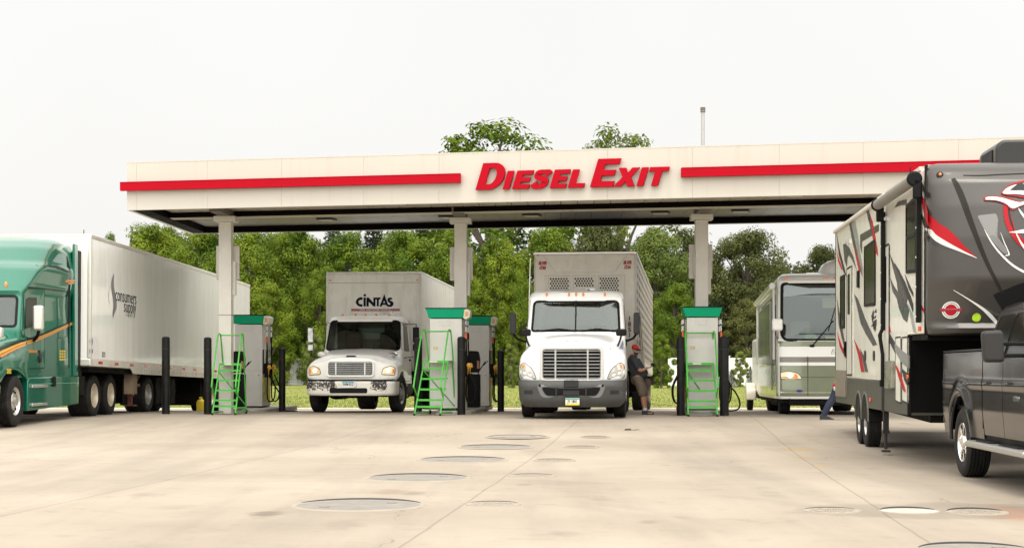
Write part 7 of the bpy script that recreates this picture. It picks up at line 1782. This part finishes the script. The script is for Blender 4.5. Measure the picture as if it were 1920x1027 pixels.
ph = thing('phone', 'black phone held in the hands of the man in the red cap', 'phone', (2.95+.49, 39.15-.10, 1.205), .2)
m = MB(); m.box(-.04,.04,-.075,.075,0,.009); o = m.build('phone_body', black_gloss, ph, bevel=.003); o.rotation_euler = (.5,-.5,0)
bg = thing('shoulder_bag', 'small brown bag hanging on the far side of the man with the phone', 'bag', (2.95+.38, 39.15+.28, .66), .0)
m = MB(); m.ell((0,0,.1),(.10,.06,.12),14); m.build('pouch', shorts, bg); m = MB(); m.tube([(-.06,0,.2),(-.12,-.02,.42),(-.2,-.04,.6)], .012, 6); m.build('strap', tee, bg)

# walker half hidden behind the camper
PW = thing('person', 'walking figure in blue top, jeans and dark trainers, mostly hidden behind the camper', 'person', ((1583-960)/3000*34.9, 34.9, gz(34.9)), 0)
jean = mat('blue jeans', (.012,.02,.045), .85, var=.2, vs_=8, bump=.3, bs=18); blue = mat('blue shirt', (.03,.05,.28), .8, var=.12, bump=.3, bs=12)
B = MB()
legA = [((.02,-.09,.92),.10),((-.16,-.09,.70),.088),((-.26,-.09,.50),.064),((-.36,-.10,.33),.056),((-.47,-.10,.12),.038)]
legB = [((.02,.09,.92),.10),((.18,.09,.72),.088),((.28,.09,.50),.064),((.30,.09,.32),.056),((.34,.09,.12),.038)]
for L_ in (legA, legB): caps(B, L_)
caps(B, [((-.50,-.11,.06),.038),((-.42,-.11,.045),.04),((-.30,-.12,.035),.032)]); caps(B, [((.32,.09,.06),.038),((.40,.09,.05),.04),((.50,.09,.06),.032)])
caps(B, [((.02,0,.95),.14),((.03,0,1.10),.145),((.05,0,1.28),.155),((.06,0,1.42),.14),((.06,0,1.47),.09)])
caps(B, [((.06,-.15,1.42),.07),((.06,.15,1.42),.07)]); caps(B, [((.06,0,1.46),.06),((.08,0,1.55),.055)])
caps(B, [((.06,-.19,1.40),.06),((-.06,-.24,1.20),.05),((-.13,-.25,1.10),.044),((-.19,-.22,.95),.036),((-.23,-.19,.84),.028)])
caps(B, [((.06,.19,1.40),.06),((.14,.24,1.20),.05),((.20,.25,1.10),.044),((.30,.22,1.0),.036),((.40,.19,.96),.028)])
hand(B, (-.23,-.19,.84), (-.15,0,-1), (1,0,0), 0, curl=.6, L=.17, side=1); hand(B, (.40,.19,.96), (1,0,-.2), (0,-1,0), 0, curl=.5, L=.17)
hd = (.10,0,1.66); fc = (1,-.05,-.05); hm, E = head_build(PW, hd, fc); B.add(hm.v, hm.f)
body_build(B, 'body', skin_m, PW, .0105, 3); eyes(PW, hd, fc, PW)
m = MB()
for L_ in (legA, legB): caps(m, [(p_, r+(.016 if i < 3 else .024)) for i, (p_, r) in enumerate(L_)])
caps(m, [((.02,0,.90),.152),((.02,0,.98),.152)]); body_build(m, 'jeans', jean, PW, .014, 3)
m = MB(); caps(m, [((.02,0,.97),.158),((.03,0,1.10),.162),((.05,0,1.28),.170),((.06,0,1.42),.155),((.06,0,1.46),.10)])
caps(m, [((.06,-.18,1.40),.08),((-.06,-.24,1.20),.066),((-.13,-.25,1.10),.060),((-.185,-.225,.97),.05)]); caps(m, [((.06,.18,1.40),.08),((.14,.24,1.20),.066),((.20,.25,1.10),.060),((.29,.22,1.01),.05)])
body_build(m, 'shirt', blue, PW, .014, 3)
m = MB(); m.prism(rpoly([(-.56,.02),(-.44,0),(-.26,0),(-.24,.03),(-.33,.07),(-.42,.11),(-.54,.13)], .02), 'y', -.155, -.06); m.build('shoe', mat('black shoes', (.02,.02,.022), .6), PW, bevel=.02, seg=3); m = MB(); m.prism(rpoly([(.28,.0),(.52,.02),(.54,.05),(.44,.09),(.38,.13),(.28,.12)], .02), 'y', .045, .135); m.build('shoe', mat('black shoes', (.02,.02,.022), .6), PW, bevel=.02, seg=3)
m = MB(); m.prism([(-.55,.0),(-.25,-.0),(-.25,.018),(-.55,.02)], 'y', -.157, -.058); m.build('sole', mat('grey sole', (.3,.3,.29), .7), PW)
m = MB(); m.ell((.07,0,1.70),(.105,.088,.085),14); m.build('hair', mat('brown hair', (.05,.03,.02), .8), PW)
rg = thing('rag', 'white cloth with red print in the walking figure\'s hand', 'cloth', ((1583-960)/3000*34.9-.25, 34.9-.2, .70))
m = MB(); m.ell((0,0,.0),(.03,.04,.07),8); m.build('cloth', mat('white cloth', (.6,.56,.55), .9), rg); m = MB(); m.ell((-.02,-.02,.06),(.035,.035,.03),8); m.build('print', red_g, rg)
# driver of the motorhome
PD = thing('person', 'grey haired driver seated behind the windscreen of the motorhome', 'person', tuple((ROOTM['motorhome'] @ Vector((-.60+.15,1.55,1.35)))), -.107)
B = MB(); caps(B, [((0,0,.15),.15),((0,-.02,.40),.16),((0,-.02,.56),.13),((0,-.02,.60),.08)]); caps(B, [((-.16,-.02,.54),.07),((.16,-.02,.54),.07)]); caps(B, [((0,-.02,.6),.055),((0,-.04,.70),.05)])
for s in (-1, 1):
    caps(B, [((s*.18,-.02,.52),.06),((s*.23,-.12,.30),.05),((s*.17,-.42,.36),.035)]); caps(B, [((s*.09,.0,.12),.09),((s*.1,-.42,.16),.075),((s*.1,-.48,-.2),.05)])
    hand(B, (s*.17,-.42,.36), (0,-1,.3), (0,0,-1), 0, curl=.7, L=.16, side=s)
hd = (0,-.05,.80); fc = (0.1,-1,-.02); hm, E = head_build(PD, hd, fc); B.add(hm.v, hm.f); body_build(B, 'body', skin_m, PD, .0125, 3); eyes(PD, hd, fc, PD)
m = MB(); caps(m, [((0,0,.12),.165),((0,-.02,.40),.175),((0,-.02,.56),.145),((0,-.02,.59),.09)])
for s in (-1, 1): caps(m, [((s*.16,-.02,.54),.085),((s*.23,-.10,.34),.066)])
body_build(m, 'shirt', mat('grey shirt', (.25,.26,.25), .9, var=.1), PD, .016, 3)
m = MB(); m.ell((0,-.03,.845),(.088,.105,.08),14); m.build('hair', mat('grey hair', (.3,.3,.28), .8), PD)
m = MB(); m.prism(rrect(-.25,.25,-.1,.75,.1), 'y', .16, .3); m.build('trousers', jean, PD) if 0 else None
